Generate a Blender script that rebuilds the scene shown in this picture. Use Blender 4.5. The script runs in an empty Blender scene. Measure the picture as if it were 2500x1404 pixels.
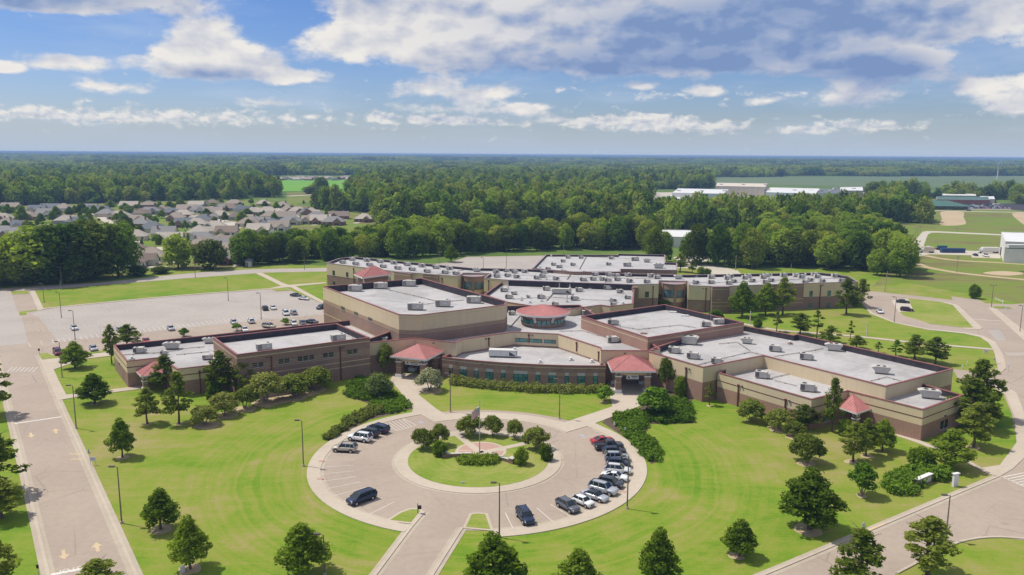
import bpy, math, random, zlib
import numpy as np
from mathutils import Vector, Matrix

scene = bpy.context.scene
col = scene.collection
R = math.radians

# ------------------------------------------------------------------ camera
CAM_H = 56.2          # metres above the school grounds
F_PX = 1944.0         # focal length in pixels of a 2500 px wide frame (28 mm equivalent)
PW, PH = 2500.0, 1404.0
ROLL = math.atan(16.0 / 2500.0)
PITCH = math.atan((PH / 2 - 377.0) * math.cos(ROLL) / F_PX)
cam_data = bpy.data.cameras.new('camera')
cam_data.sensor_width = 36.0
cam_data.lens = 36.0 * F_PX / PW
cam_data.clip_start = 1.0
cam_data.clip_end = 60000.0
cam = bpy.data.objects.new('camera', cam_data)
col.objects.link(cam)
cam.matrix_world = (Matrix.Translation((0, 0, CAM_H)) @ Matrix.Rotation(math.pi / 2 - PITCH, 4, 'X')
                    @ Matrix.Rotation(ROLL, 4, 'Z'))
scene.camera = cam

# ------------------------------------------------------------------ sun, exposure
SUN_EL, SUN_AZ = R(60.0), math.atan2(-0.945, 0.33)      # the sun stands left of and a little beyond the school
sd = Vector((math.cos(SUN_EL) * math.sin(SUN_AZ), math.cos(SUN_EL) * math.cos(SUN_AZ), math.sin(SUN_EL)))
sun_data = bpy.data.lights.new('sun', 'SUN')
sun_data.energy = 3.4
sun_data.angle = R(0.5)
sun_data.color = (1.0, 0.95, 0.86)
sun = bpy.data.objects.new('sun', sun_data)
sun.rotation_euler = (-sd).to_track_quat('-Z', 'Y').to_euler()
sun.location = sd * 300
col.objects.link(sun)
scene.view_settings.view_transform = 'Standard'
scene.view_settings.look = 'None'
scene.view_settings.exposure = 0.32
scene.view_settings.gamma = 1.0
scene.view_settings.use_curve_mapping = False
scene.cycles.use_denoising = True
scene.cycles.max_bounces = 6
scene.cycles.diffuse_bounces = 2
scene.cycles.glossy_bounces = 2
scene.cycles.transmission_bounces = 2
scene.cycles.volume_bounces = 0
scene.cycles.sample_clamp_indirect = 4.0


class NT:
    """small helper to write node trees"""
    def __init__(self, tree):
        self.t = tree
        tree.nodes.clear()

    def n(self, kind, **kw):
        node = self.t.nodes.new(kind)
        for k, v in kw.items():
            setattr(node, k, v)
        return node

    def l(self, a, b):
        self.t.links.new(a, b)

    def m(self, op, a, b=None, c=None, clamp=False):
        node = self.n('ShaderNodeMath', operation=op, use_clamp=clamp)
        for i, v in enumerate((a, b, c)):
            if v is None:
                continue
            if isinstance(v, (int, float)):
                node.inputs[i].default_value = v
            else:
                self.l(v, node.inputs[i])
        return node.outputs[0]

    def mix(self, fac, a, b, kind='RGBA', blend='MIX'):
        node = self.n('ShaderNodeMix', data_type=kind, blend_type=blend)
        ia, ib = (6, 7) if kind == 'RGBA' else (2, 3)
        out = 2 if kind == 'RGBA' else 0
        for i, v in ((0, fac), (ia, a), (ib, b)):
            if isinstance(v, (int, float)):
                node.inputs[i].default_value = v
            elif isinstance(v, tuple):
                node.inputs[i].default_value = v if len(v) == 4 else (*v, 1)
            else:
                self.l(v, node.inputs[i])
        return node.outputs[out]

    def noise(self, vec, scale, detail=3.0, rough=0.5, dist=0.0):
        node = self.n('ShaderNodeTexNoise')
        node.inputs['Scale'].default_value = scale
        node.inputs['Detail'].default_value = detail
        node.inputs['Roughness'].default_value = rough
        node.inputs['Distortion'].default_value = dist
        if vec is not None:
            self.l(vec, node.inputs['Vector'])
        return node.outputs[0]

    def maprange(self, v, a, b, c=0.0, d=1.0, smooth=True):
        node = self.n('ShaderNodeMapRange', interpolation_type='SMOOTHSTEP' if smooth else 'LINEAR')
        for i, x in enumerate((v, a, b, c, d)):
            if isinstance(x, (int, float)):
                node.inputs[i].default_value = x
            else:
                self.l(x, node.inputs[i])
        return node.outputs[0]

    def mapping(self, vec, loc=(0, 0, 0), rot=(0, 0, 0), scale=(1, 1, 1)):
        node = self.n('ShaderNodeMapping')
        node.inputs['Location'].default_value = loc
        node.inputs['Rotation'].default_value = rot
        node.inputs['Scale'].default_value = scale
        self.l(vec, node.inputs['Vector'])
        return node.outputs[0]

    def ramp(self, fac, stops, interp='LINEAR'):
        node = self.n('ShaderNodeValToRGB')
        cr = node.color_ramp
        cr.interpolation = interp
        while len(cr.elements) < len(stops):
            cr.elements.new(0.5)
        for e, (p, c) in zip(cr.elements, stops):
            e.position = p
            e.color = (*c, 1) if len(c) == 3 else c
        self.l(fac, node.inputs[0])
        return node.outputs[0]


# ------------------------------------------------------------------ sky with clouds
world = bpy.data.worlds.new('World')
scene.world = world
world.use_nodes = True
world.cycles.sampling_method = 'MANUAL'
world.cycles.sample_map_resolution = 512
w = NT(world.node_tree)
sky = w.n('ShaderNodeTexSky', sky_type='NISHITA')
sky.sun_disc = False
sky.sun_elevation = SUN_EL
sky.sun_rotation = SUN_AZ
sky.altitude = 100.0
sky.air_density = 1.0
sky.dust_density = 0.6
sky.ozone_density = 2.0
tc = w.n('ShaderNodeTexCoord')
sep = w.n('ShaderNodeSeparateXYZ')
w.l(tc.outputs['Generated'], sep.inputs[0])
az = w.m('ARCTAN2', sep.outputs[0], sep.outputs[1])            # 0 straight ahead, + right
el = w.m('ARCSINE', sep.outputs[2])


def px_dir(x, y):
    """azimuth and elevation of a cloud seen at a place of the photograph"""
    return (x - 1250.0) / F_PX, (378.0 + (x - 1250) * 0.0064 - y) / F_PX


cdir = w.n('ShaderNodeCombineXYZ')
w.l(az, cdir.inputs[0])
w.l(el, cdir.inputs[1])


def bump(x, y, rx, ry, amp):
    return (x, y, rx, ry, amp)


def total(parts):
    """sum of round swellings, each given by where it is seen, its half size and its strength"""
    acc = 0.0
    for x, y, rx, ry, amp in parts:
        a, e = px_dir(x, y)
        sx, sy = F_PX / (rx * 1.5), F_PX / (ry * 1.5)
        v = w.n('ShaderNodeVectorMath', operation='MULTIPLY_ADD')
        w.l(cdir.outputs[0], v.inputs[0])
        v.inputs[1].default_value = (sx, sy, 0)
        v.inputs[2].default_value = (-a * sx, -e * sy, 0)
        gr = w.n('ShaderNodeTexGradient', gradient_type='SPHERICAL')
        w.l(v.outputs[0], gr.inputs[0])
        acc = w.m('MULTIPLY_ADD', gr.outputs[1], amp * 1.32, acc)
    return acc


def cvec(sx, sy, ox=0.0, oy=0.0):
    c = w.n('ShaderNodeCombineXYZ')
    w.l(w.m('MULTIPLY', w.m('ADD', az, ox), sx), c.inputs[0])
    w.l(w.m('MULTIPLY', w.m('ADD', el, oy), sy), c.inputs[1])
    return c.outputs[0]


# cumulus: billows gathered round the cloud masses that stand in this sky
SX, SY = 15.0, 27.0
n_here = w.noise(cvec(SX, SY), 1.0, 8.0, 0.62, 0.1)
n_low = w.noise(cvec(SX, SY), 1.0, 4.0, 0.5, 0.1)
n_sun = w.noise(cvec(SX, SY, -0.008, 0.014), 1.0, 4.0, 0.5, 0.1)
n_fine = w.noise(cvec(46.0, 80.0, 0.3), 1.0, 6.0, 0.58, 0.2)
n_fine2 = w.noise(cvec(46.0, 80.0, 0.297, 0.004), 1.0, 6.0, 0.58, 0.2)
mass = total([bump(1010, 95, 230, 85, 0.62), bump(1330, 60, 330, 120, 0.72), bump(1760, 60, 420, 120, 0.70),
              bump(830, 130, 80, 36, 0.30), bump(700, 60, 60, 60, -0.30), bump(330, 130, 120, 30, -0.25), bump(900, 215, 60, 30, -0.2), bump(2120, 95, 150, 70, 0.50), bump(1720, 165, 330, 34, 0.36), bump(1130, 0, 300, 70, 0.5),
              bump(420, 18, 150, 50, 0.66), bump(210, 40, 190, 44, 0.60), bump(280, 84, 90, 18, 0.46),
              bump(560, 115, 90, 56, 0.54), bump(640, 180, 120, 36, 0.52), bump(770, 205, 90, 18, 0.42), bump(470, 165, 70, 40, 0.42), bump(540, 205, 90, 20, 0.32),
              bump(280, 190, 130, 24, 0.48), bump(370, 235, 90, 18, 0.40), bump(170, 208, 30, 12, 0.4),
              bump(10, 60, 60, 46, 0.58), bump(50, 105, 60, 16, 0.42), bump(1040, 225, 110, 22, 0.48), bump(1160, 245, 60, 16, 0.4), bump(1220, 228, 60, 18, 0.40),
              bump(1120, 272, 150, 18, 0.42), bump(1300, 268, 70, 16, 0.42), bump(1370, 295, 110, 14, 0.38),
              bump(2400, 240, 95, 42, 0.62), bump(2425, 200, 16, 14, 0.42), bump(2245, 240, 55, 28, 0.52), bump(2030, 250, 95, 28, 0.52), bump(2080, 195, 130, 30, 0.50),
              bump(2330, 285, 120, 20, 0.42), bump(2330, 100, 190, 60, 0.30), bump(2440, 60, 120, 30, 0.26), bump(1700, 235, 60, 14, 0.44), bump(1550, 220, 50, 12, 0.42),
              bump(1840, 258, 60, 16, 0.36), bump(700, 262, 90, 16, 0.40), bump(550, 292, 70, 14, 0.38), bump(770, 292, 40, 10, 0.36)])
high = w.maprange(el, 0.19, 0.40, 0.0, 0.36)                       # scattered cumulus overhead as well
field = w.m('ADD', w.m('ADD', mass, high), w.m('MULTIPLY', w.m('SUBTRACT', n_here, 0.5), 1.2))
dens_a = w.maprange(field, 0.20, 0.50)
row = total([bump(1460, 303, 200, 16, 0.28), bump(1590, 308, 90, 20, 0.34), bump(1740, 318, 80, 16, 0.34), bump(1560, 290, 40, 10, .3), bump(500, 295, 460, 22, 0.19), bump(1690, 240, 500, 16, 0.12),
             bump(2040, 318, 120, 14, 0.34), bump(1910, 325, 60, 10, 0.30), bump(1100, 300, 120, 14, 0.30), bump(300, 300, 300, 16, 0.18), bump(60, 280, 100, 20, 0.28), bump(930, 290, 40, 14, 0.34), bump(1250, 285, 1100, 45, 0.05)])
fb = w.m('ADD', row, w.m('MULTIPLY', w.m('SUBTRACT', n_fine, 0.5), 1.1))
dens_b = w.m('MULTIPLY', w.maprange(fb, 0.13, 0.40), 0.85)
near_h = w.maprange(el, 0.008, 0.045)
dens = w.m('MULTIPLY', w.m('MAXIMUM', dens_a, dens_b), w.m('MULTIPLY_ADD', near_h, 0.55, 0.45))
veil = w.noise(cvec(5.0, 24.0, 0.7), 1.0, 5.0, 0.55)
veil = w.m('MULTIPLY', w.maprange(w.m('ADD', veil, total([bump(2350, 110, 320, 130, 0.17)])), 0.45, 0.78), 0.45)
lit_a = w.m('MULTIPLY_ADD', w.m('SUBTRACT', n_low, n_sun), 1.9, 0.84, clamp=True)
lit_b = w.m('MULTIPLY_ADD', w.m('SUBTRACT', n_fine, n_fine2), 2.0, 0.84, clamp=True)
lit = w.mix(dens_a, lit_b, lit_a, 'FLOAT')
core = w.m('MULTIPLY', w.maprange(field, 0.45, 1.0), 0.10)           # thick cloud lets less light through
shade = total([bump(1600, 172, 420, 44, 0.55), bump(2080, 205, 170, 34, 0.62), bump(1450, 80, 300, 70, 0.20), bump(1950, 60, 360, 90, 0.42),
               bump(1800, 110, 380, 60, 0.22), bump(300, 60, 260, 36, 0.42), bump(570, 205, 110, 18, 0.40), bump(200, 35, 240, 30, .25), bump(920, 30, 150, 26, 0.22), bump(1150, 185, 170, 26, 0.26),
               bump(1180, 292, 240, 10, 0.22), bump(2030, 270, 110, 14, 0.25), bump(2380, 275, 130, 14, 0.22), bump(1330, 170, 200, 30, .12)])
base_n = w.noise(cvec(6.0, 20.0, 1.7), 1.0, 3.0, 0.5)
shade = w.m('MULTIPLY', shade, w.maprange(base_n, 0.25, 0.7, 0.95, 1.3))
lit2 = w.m('SUBTRACT', w.m('SUBTRACT', lit, shade), core, clamp=True)
cloud_col = w.ramp(lit2, [(0.0, (1.1, 1.65, 2.9)), (0.25, (1.75, 2.2, 3.25)), (0.50, (2.75, 2.95, 3.5)), (0.72, (3.55, 3.6, 3.85)), (1.0, (4.6, 4.45, 4.25))])
# clear air: the Nishita sky, a touch deeper blue as the photograph has it
hs = w.n('ShaderNodeHueSaturation')
hs.inputs['Saturation'].default_value = 1.25
hs.inputs['Value'].default_value = 0.45
w.l(sky.outputs[0], hs.inputs['Color'])
air = w.mix(1.0, hs.outputs[0], (0.86, 0.93, 1.27), blend='MULTIPLY')
air = w.mix(veil, air, (2.8, 3.35, 4.2))
airfade = w.maprange(el, -0.015, 0.055)
air = w.mix(airfade, (2.5, 3.1, 4.0), air)
skyc = w.mix(dens, air, cloud_col)
bg = w.n('ShaderNodeBackground')
bg.inputs['Strength'].default_value = 0.15
w.l(skyc, bg.inputs['Color'])
wo = w.n('ShaderNodeOutputWorld')
w.l(bg.outputs[0], wo.inputs['Surface'])


# ------------------------------------------------------------------ from the photograph to the ground
def view_ray(x, y):
    u, v = x - PW / 2, PH / 2 - y
    c, s = math.cos(ROLL), math.sin(ROLL)
    u2, v2 = u * c - v * s, u * s + v * c
    return Vector((u2, F_PX * math.cos(PITCH) + v2 * math.sin(PITCH), -F_PX * math.sin(PITCH) + v2 * math.cos(PITCH)))


def g(x, y, z=0.0):
    """the point at height z that the survey picture shows at (x, y)"""
    d = view_ray(x, y)
    t = (CAM_H - z) / -d.z
    return Vector((d.x * t, d.y * t, z))


def to_px(p):
    d = Vector(p) - Vector((0, 0, CAM_H))
    dp = d.y * math.cos(PITCH) - d.z * math.sin(PITCH)
    up = d.y * math.sin(PITCH) + d.z * math.cos(PITCH)
    u2, v2 = d.x / dp * F_PX, up / dp * F_PX
    c, s = math.cos(ROLL), math.sin(ROLL)
    return PW / 2 + u2 * c + v2 * s, PH / 2 - (-u2 * s + v2 * c)


def height_at(base, ty):
    """height of something that stands at ground point base and reaches picture row ty"""
    lo, hi = 0.0, 60.0
    for _ in range(40):
        m = (lo + hi) / 2
        if to_px((base.x, base.y, m))[1] > ty:
            lo = m
        else:
            hi = m
    return lo


def wall_hit(x, y, a, b):
    """where the sight line meets the vertical plane through a and b: metres along ab, height"""
    d = view_ray(x, y)
    ab = Vector((b[0] - a[0], b[1] - a[1]))
    n = Vector((ab.y, -ab.x))
    t = (n.x * a[0] + n.y * a[1]) / (n.x * d.x + n.y * d.y)
    p = d * t
    return (Vector((p.x - a[0], p.y - a[1])).dot(ab.normalized()), p.z + CAM_H)


# ------------------------------------------------------------------ objects
def put(o, parent=None):
    col.objects.link(o)
    if parent is not None:
        o.parent = parent
    return o


def tag(o, label=None, cat=None, group=None, kind=None):
    if label: o['label'] = label
    if cat: o['category'] = cat
    if group: o['group'] = group
    if kind: o['kind'] = kind
    return o


def empty(name, loc=(0, 0, 0), rz=0.0, label=None, cat=None, group=None):
    o = bpy.data.objects.new(name, None)
    o.location = loc
    o.rotation_euler = (0, 0, rz)
    put(o)
    return tag(o, label, cat, group)


def area2(p):
    return sum(p[i][0] * p[(i + 1) % len(p)][1] - p[(i + 1) % len(p)][0] * p[i][1] for i in range(len(p)))


def ccw(p):
    p = [Vector((q[0], q[1])) for q in p]
    return p if area2(p) > 0 else p[::-1]


def inset(poly, d):
    """offset a ccw polygon inwards (d > 0)"""
    n = len(poly)
    out = []
    for i in range(n):
        a, b, c = poly[i - 1], poly[i], poly[(i + 1) % n]
        e1, e2 = (b - a).normalized(), (c - b).normalized()
        n1, n2 = Vector((-e1.y, e1.x)), Vector((-e2.y, e2.x))
        k = 1 + n1.dot(n2)
        m = (n1 + n2) / max(k, 0.25)
        out.append(b + m * d)
    return out


class MB:
    def __init__(self):
        self.v, self.f, self.mi, self.mats, self.cur = [], [], [], [], 0

    def mat(self, m):
        if m not in self.mats:
            self.mats.append(m)
        self.cur = self.mats.index(m)
        return self

    def face(self, pts):
        i = len(self.v)
        self.v += [tuple(p) for p in pts]
        self.f.append(list(range(i, i + len(pts))))
        self.mi.append(self.cur)

    def add(self, verts, faces):
        i = len(self.v)
        self.v += [tuple(p) for p in verts]
        for f in faces:
            self.f.append([k + i for k in f])
            self.mi.append(self.cur)

    def box(self, c, s, rz=0.0, top=1.0, M=None):
        hx, hy, hz = s[0] / 2, s[1] / 2, s[2] / 2
        vs = [(-hx, -hy, -hz), (hx, -hy, -hz), (hx, hy, -hz), (-hx, hy, -hz),
              (-hx * top, -hy * top, hz), (hx * top, -hy * top, hz), (hx * top, hy * top, hz), (-hx * top, hy * top, hz)]
        ca, sa = math.cos(rz), math.sin(rz)
        vs = [(c[0] + x * ca - y * sa, c[1] + x * sa + y * ca, c[2] + z) for x, y, z in vs]
        if M is not None:
            vs = [tuple(M @ Vector(p)) for p in vs]
        self.add(vs, [(0, 3, 2, 1), (4, 5, 6, 7), (0, 1, 5, 4), (1, 2, 6, 5), (2, 3, 7, 6), (3, 0, 4, 7)])
        return self

    def prism(self, poly, z0, z1, bottom=False):
        p = ccw(poly)
        n = len(p)
        self.face([(q.x, q.y, z1) for q in p])
        if bottom:
            self.face([(q.x, q.y, z0) for q in p[::-1]])
        for i in range(n):
            a, b = p[i], p[(i + 1) % n]
            self.face([(a.x, a.y, z0), (b.x, b.y, z0), (b.x, b.y, z1), (a.x, a.y, z1)])
        return self

    def ring(self, poly, outer, inner, z0, z1):
        """closed band between two offsets of a ccw polygon"""
        o, q = inset(poly, -outer), inset(poly, inner)
        n = len(o)
        for i in range(n):
            j = (i + 1) % n
            self.face([(o[i].x, o[i].y, z0), (o[j].x, o[j].y, z0), (o[j].x, o[j].y, z1), (o[i].x, o[i].y, z1)])
            self.face([(o[i].x, o[i].y, z1), (o[j].x, o[j].y, z1), (q[j].x, q[j].y, z1), (q[i].x, q[i].y, z1)])
            self.face([(q[j].x, q[j].y, z0), (q[i].x, q[i].y, z0), (q[i].x, q[i].y, z1), (q[j].x, q[j].y, z1)])
            self.face([(q[i].x, q[i].y, z0), (q[j].x, q[j].y, z0), (o[j].x, o[j].y, z0), (o[i].x, o[i].y, z0)])
        return self

    def tube(self, a, b, r0, r1=None, n=8, cap=True):
        r1 = r0 if r1 is None else r1
        a, b = Vector(a), Vector(b)
        d = (b - a).normalized()
        x = d.orthogonal().normalized()
        y = d.cross(x)
        vs = [a + (x * math.cos(2 * math.pi * k / n) + y * math.sin(2 * math.pi * k / n)) * r0 for k in range(n)]
        vs += [b + (x * math.cos(2 * math.pi * k / n) + y * math.sin(2 * math.pi * k / n)) * r1 for k in range(n)]
        fs = [(k, (k + 1) % n, n + (k + 1) % n, n + k) for k in range(n)]
        if cap:
            fs += [tuple(range(n))[::-1], tuple(range(n, 2 * n))]
        self.add(vs, fs)
        return self

    def disc(self, c, axis, r, n=12, depth=0.0):
        a = Vector(c)
        return self.tube(a - Vector(axis) * depth / 2, a + Vector(axis) * depth / 2, r, r, n)

    def mesh(self, name, mat=None, smooth=False):
        me = bpy.data.meshes.new(name)
        me.from_pydata(self.v, [], self.f)
        mats = self.mats or ([mat] if mat else [])
        for m in mats:
            me.materials.append(M_[m] if isinstance(m, str) else m)
        if len(mats) > 1:
            me.polygons.foreach_set('material_index', self.mi)
        if smooth:
            me.polygons.foreach_set('use_smooth', [True] * len(me.polygons))
        me.update()
        return me

    def build(self, name, mat=None, parent=None, smooth=False, loc=None, rz=0.0):
        o = bpy.data.objects.new(name, self.mesh(name, mat, smooth))
        if loc is not None:
            o.location = loc
        o.rotation_euler[2] = rz
        return put(o, parent)


def copy_tree(o, parent=None):
    c = o.copy()
    put(c)
    c.parent = parent
    for ch in list(o.children):
        copy_tree(ch, c)
    return c


def spline(pts, k=8, closed=False):
    p = [Vector(q) for q in pts]
    n = len(p)
    out = []
    segs = n if closed else n - 1
    for i in range(segs):
        p1, p2 = p[i], p[(i + 1) % n]
        p0 = p[i - 1] if (closed or i > 0) else p1 * 2 - p2
        p3 = p[(i + 2) % n] if (closed or i + 2 < n) else p2 * 2 - p1
        for s in range(k):
            t = s / k
            out.append(0.5 * ((2 * p1) + (p2 - p0) * t + (2 * p0 - 5 * p1 + 4 * p2 - p3) * t * t + (3 * p1 - p0 - 3 * p2 + p3) * t ** 3))
    if not closed:
        out.append(p[-1])
    return out


ORD = ['first', 'second', 'third', 'fourth', 'fifth', 'sixth', 'seventh', 'eighth', 'ninth', 'tenth', 'eleventh', 'twelfth',
       'thirteenth', 'fourteenth', 'fifteenth', 'sixteenth', 'seventeenth', 'eighteenth', 'nineteenth', 'twentieth']


def nth(i):
    i += 1
    if i <= 20:
        return ORD[i - 1]
    tens = ['', '', 'twenty', 'thirty', 'forty', 'fifty', 'sixty', 'seventy', 'eighty', 'ninety'][i // 10 % 10]
    pre = 'hundred and ' if i > 100 else ''
    if i == 100:
        return 'hundredth'
    if i > 100 and i % 100 <= 20:
        return pre + ORD[i % 100 - 1] if i % 100 else 'two hundredth'
    return pre + (tens + '-' + ORD[i % 10 - 1] if i % 10 else tens[:-1] + 'ieth')


# ------------------------------------------------------------------ materials
M_ = {}


def new_mat(name):
    m = bpy.data.materials.new(name)
    m.use_nodes = True
    M_[name] = m
    return m, NT(m.node_tree)


def finish(t, color, rough=0.8, spec=0.3, metal=0.0, bump_h=None, bump_s=0.2, bump_d=0.02):
    p = t.n('ShaderNodeBsdfPrincipled')
    for key, v in (('Base Color', color), ('Roughness', rough), ('Metallic', metal), ('Specular IOR Level', spec)):
        if isinstance(v, tuple):
            p.inputs[key].default_value = (*v, 1)
        elif isinstance(v, (int, float)):
            p.inputs[key].default_value = v
        else:
            t.l(v, p.inputs[key])
    if bump_h is not None:
        b = t.n('ShaderNodeBump')
        b.inputs['Strength'].default_value = bump_s
        b.inputs['Distance'].default_value = bump_d
        t.l(bump_h, b.inputs['Height'])
        t.l(b.outputs[0], p.inputs['Normal'])
    o = t.n('ShaderNodeOutputMaterial')
    t.l(p.outputs[0], o.inputs['Surface'])
    return p


def worldpos(t):
    return t.n('ShaderNodeNewGeometry').outputs['Position']


def simple(name, color, rough=0.7, var=0.12, scale=1.5, spec=0.3, metal=0.0, detail=4.0):
    """plain stuff with a little uneven tone, in world space"""
    m, t = new_mat(name)
    n = t.noise(worldpos(t), scale, detail, 0.6)
    lo = tuple(c * (1 - var) for c in color)
    hi = tuple(min(1, c * (1 + var)) for c in color)
    finish(t, t.mix(t.maprange(n, 0.3, 0.7), lo, hi), rough, spec, metal)
    return m


def stained(name, color, dirt, rough=0.85, s1=0.06, s2=0.9, amt=0.5, fine=6.0, crack=False):
    """weathered flat surface: broad stains, mid blotches, fine grain"""
    m, t = new_mat(name)
    p = worldpos(t)
    broad = t.maprange(t.noise(p, s1, 5.0, 0.6, 0.4), 0.35, 0.7)
    mid = t.maprange(t.noise(p, s2, 4.0, 0.6), 0.35, 0.72)
    grain = t.noise(p, fine, 3.0, 0.6)
    f = t.m('MULTIPLY_ADD', broad, 0.6, t.m('MULTIPLY', mid, 0.4))
    c = t.mix(t.m('MULTIPLY', f, amt), color, dirt)
    c = t.mix(1.0, c, t.mix(grain, (0.90, 0.90, 0.90), (1.08, 1.08, 1.08)), blend='MULTIPLY')
    if crack:
        v = t.n('ShaderNodeTexVoronoi', feature='DISTANCE_TO_EDGE')
        v.inputs['Scale'].default_value = 0.09
        wv = t.mix(0.12, p, t.n('ShaderNodeTexNoise').outputs[1], 'RGBA')
        t.l(wv, v.inputs['Vector'])
        line = t.maprange(v.outputs[0], 0.0, 0.012, 1.0, 0.0)
        line = t.m('MULTIPLY', line, t.maprange(t.noise(p, 0.05, 2.0), 0.40, 0.62, 0.0, 0.42))
        spot = t.maprange(t.noise(p, 0.33, 2.0, 0.5), 0.68, 0.80, 0.0, 0.45)
        c = t.mix(spot, c, tuple(x * 0.6 for x in dirt))
        c = t.mix(line, c, tuple(x * 0.55 for x in dirt))
    finish(t, c, rough, 0.2, 0.0, grain, 0.15, 0.01)
    return m


stained('asphalt', (0.40, 0.325, 0.26), (0.305, 0.245, 0.195), amt=0.75, crack=True)
stained('asphalt_grey', (0.415, 0.37, 0.33), (0.33, 0.29, 0.255), amt=0.7, crack=True)
stained('concrete', (0.51, 0.435, 0.345), (0.40, 0.335, 0.26), amt=0.75)
stained('gutter', (0.46, 0.395, 0.31), (0.35, 0.29, 0.22), amt=0.8)
stained('concrete_far', (0.52, 0.47, 0.39), (0.42, 0.38, 0.31), amt=0.6)
stained('dirt', (0.50, 0.38, 0.25), (0.36, 0.30, 0.14), amt=0.7, s1=0.03)
stained('mulch', (0.09, 0.062, 0.045), (0.16, 0.12, 0.085), amt=0.8, s2=1.6)
stained('white_paint', (0.70, 0.66, 0.60), (0.52, 0.45, 0.38), amt=0.75, s1=0.3, s2=1.5)
stained('faded_paint', (0.50, 0.455, 0.40), (0.41, 0.36, 0.31), amt=0.9, s1=0.3, s2=1.5)
stained('yellow_paint', (0.62, 0.48, 0.28), (0.46, 0.36, 0.26), amt=0.8, s1=0.3, s2=1.5)
stained('blue_paint', (0.36, 0.40, 0.50), (0.42, 0.36, 0.32), amt=0.7, s1=0.5, s2=2)
stained('paver', (0.46, 0.29, 0.235), (0.38, 0.25, 0.205), amt=0.8, s2=2.5)
simple('trim_white', (0.72, 0.70, 0.67), 0.6, 0.05)
simple('coping', (0.27, 0.105, 0.095), 0.5, 0.15, 0.8)
simple('coping_grey', (0.34, 0.24, 0.25), 0.5, 0.15, 0.8)
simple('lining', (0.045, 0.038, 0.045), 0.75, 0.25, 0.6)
simple('downspout', (0.15, 0.045, 0.035), 0.5, 0.15)
simple('stripe_tan', (0.60, 0.46, 0.28), 0.85, 0.08)
simple('stripe_brown', (0.16, 0.075, 0.058), 0.85, 0.1)
simple('spandrel', (0.50, 0.49, 0.44), 0.7, 0.06)
simple('frame_dark', (0.045, 0.05, 0.05), 0.5, 0.1)
simple('unit_white', (0.62, 0.605, 0.575), 0.55, 0.07, 2.0)
simple('unit_cream', (0.50, 0.47, 0.42), 0.6, 0.09, 2.0)
simple('grille', (0.13, 0.125, 0.12), 0.6, 0.2, 6.0)
simple('dark_metal', (0.05, 0.048, 0.045), 0.5, 0.2)
simple('lamp_pole', (0.20, 0.165, 0.13), 0.55, 0.12)
simple('lamp_head', (0.11, 0.095, 0.08), 0.5, 0.1)
simple('galvanized', (0.45, 0.46, 0.46), 0.45, 0.1, 2.0, 0.4, 0.3)
simple('wood_pole', (0.36, 0.30, 0.22), 0.9, 0.2)
simple('bark', (0.14, 0.10, 0.075), 0.95, 0.3, 4.0)
simple('bark_pale', (0.30, 0.24, 0.18), 0.9, 0.25, 4.0)
simple('floor_grey', (0.33, 0.30, 0.27), 0.8, 0.1)  # plain warm grey for the right canopy floor and the dealer forecourt
simple('tyre', (0.02, 0.02, 0.02), 0.8, 0.2, 4.0)
simple('rim', (0.45, 0.45, 0.46), 0.35, 0.1, 4.0, 0.5, 0.6)
simple('trim_black', (0.025, 0.025, 0.028), 0.45, 0.1)
simple('tail_red', (0.30, 0.01, 0.012), 0.3, 0.1)
simple('head_clear', (0.65, 0.66, 0.68), 0.15, 0.05, 1.0, 0.6)
simple('warehouse_wall', (0.74, 0.72, 0.68), 0.7, 0.04, 0.3)
simple('warehouse_roof', (0.68, 0.67, 0.65), 0.6, 0.04, 0.2)
simple('green_roof', (0.07, 0.15, 0.115), 0.6, 0.12, 0.3)
simple('brick_far', (0.25, 0.12, 0.09), 0.9, 0.15, 0.4)
simple('beige_far', (0.62, 0.54, 0.43), 0.8, 0.08, 0.2)
simple('fence_wood', (0.24, 0.19, 0.15), 0.9, 0.2)
simple('sign_blue', (0.05, 0.18, 0.42), 0.5, 0.05)
simple('sign_black', (0.02, 0.02, 0.022), 0.5, 0.05)
simple('flag_red', (0.42, 0.03, 0.05), 0.7, 0.06)
simple('flag_white', (0.75, 0.73, 0.72), 0.7, 0.04)
simple('flag_blue', (0.03, 0.045, 0.16), 0.7, 0.06)
simple('flatbed_blue', (0.03, 0.07, 0.17), 0.5, 0.1)


def brick(name, c1, c2):
    m, t = new_mat(name)
    p = worldpos(t)
    sp = t.n('ShaderNodeSeparateXYZ')
    t.l(p, sp.inputs[0])
    course = t.m('FRACT', t.m('MULTIPLY', sp.outputs[2], 1 / 0.2))
    joint = t.maprange(course, 0.0, 0.14, 0.86, 1.0)
    n1 = t.maprange(t.noise(p, 3.5, 5.0, 0.7), 0.3, 0.7)
    n2 = t.maprange(t.noise(p, 0.12, 4.0, 0.6), 0.3, 0.7, 0.86, 1.1)
    c = t.mix(n1, c1, c2)
    c = t.mix(1.0, c, t.n('ShaderNodeCombineColor').outputs[0], blend='MIX') if False else c
    v = t.m('MULTIPLY', joint, n2)
    cc = t.n('ShaderNodeCombineXYZ')
    for i in range(3):
        t.l(v, cc.inputs[i])
    finish(t, t.mix(1.0, c, cc.outputs[0], blend='MULTIPLY'), 0.9, 0.2)


brick('brick_brown', (0.27, 0.172, 0.130), (0.355, 0.235, 0.18))
brick('brick_red', (0.33, 0.195, 0.148), (0.42, 0.255, 0.195))
brick('brick_house', (0.27, 0.155, 0.115), (0.36, 0.225, 0.17))


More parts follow.
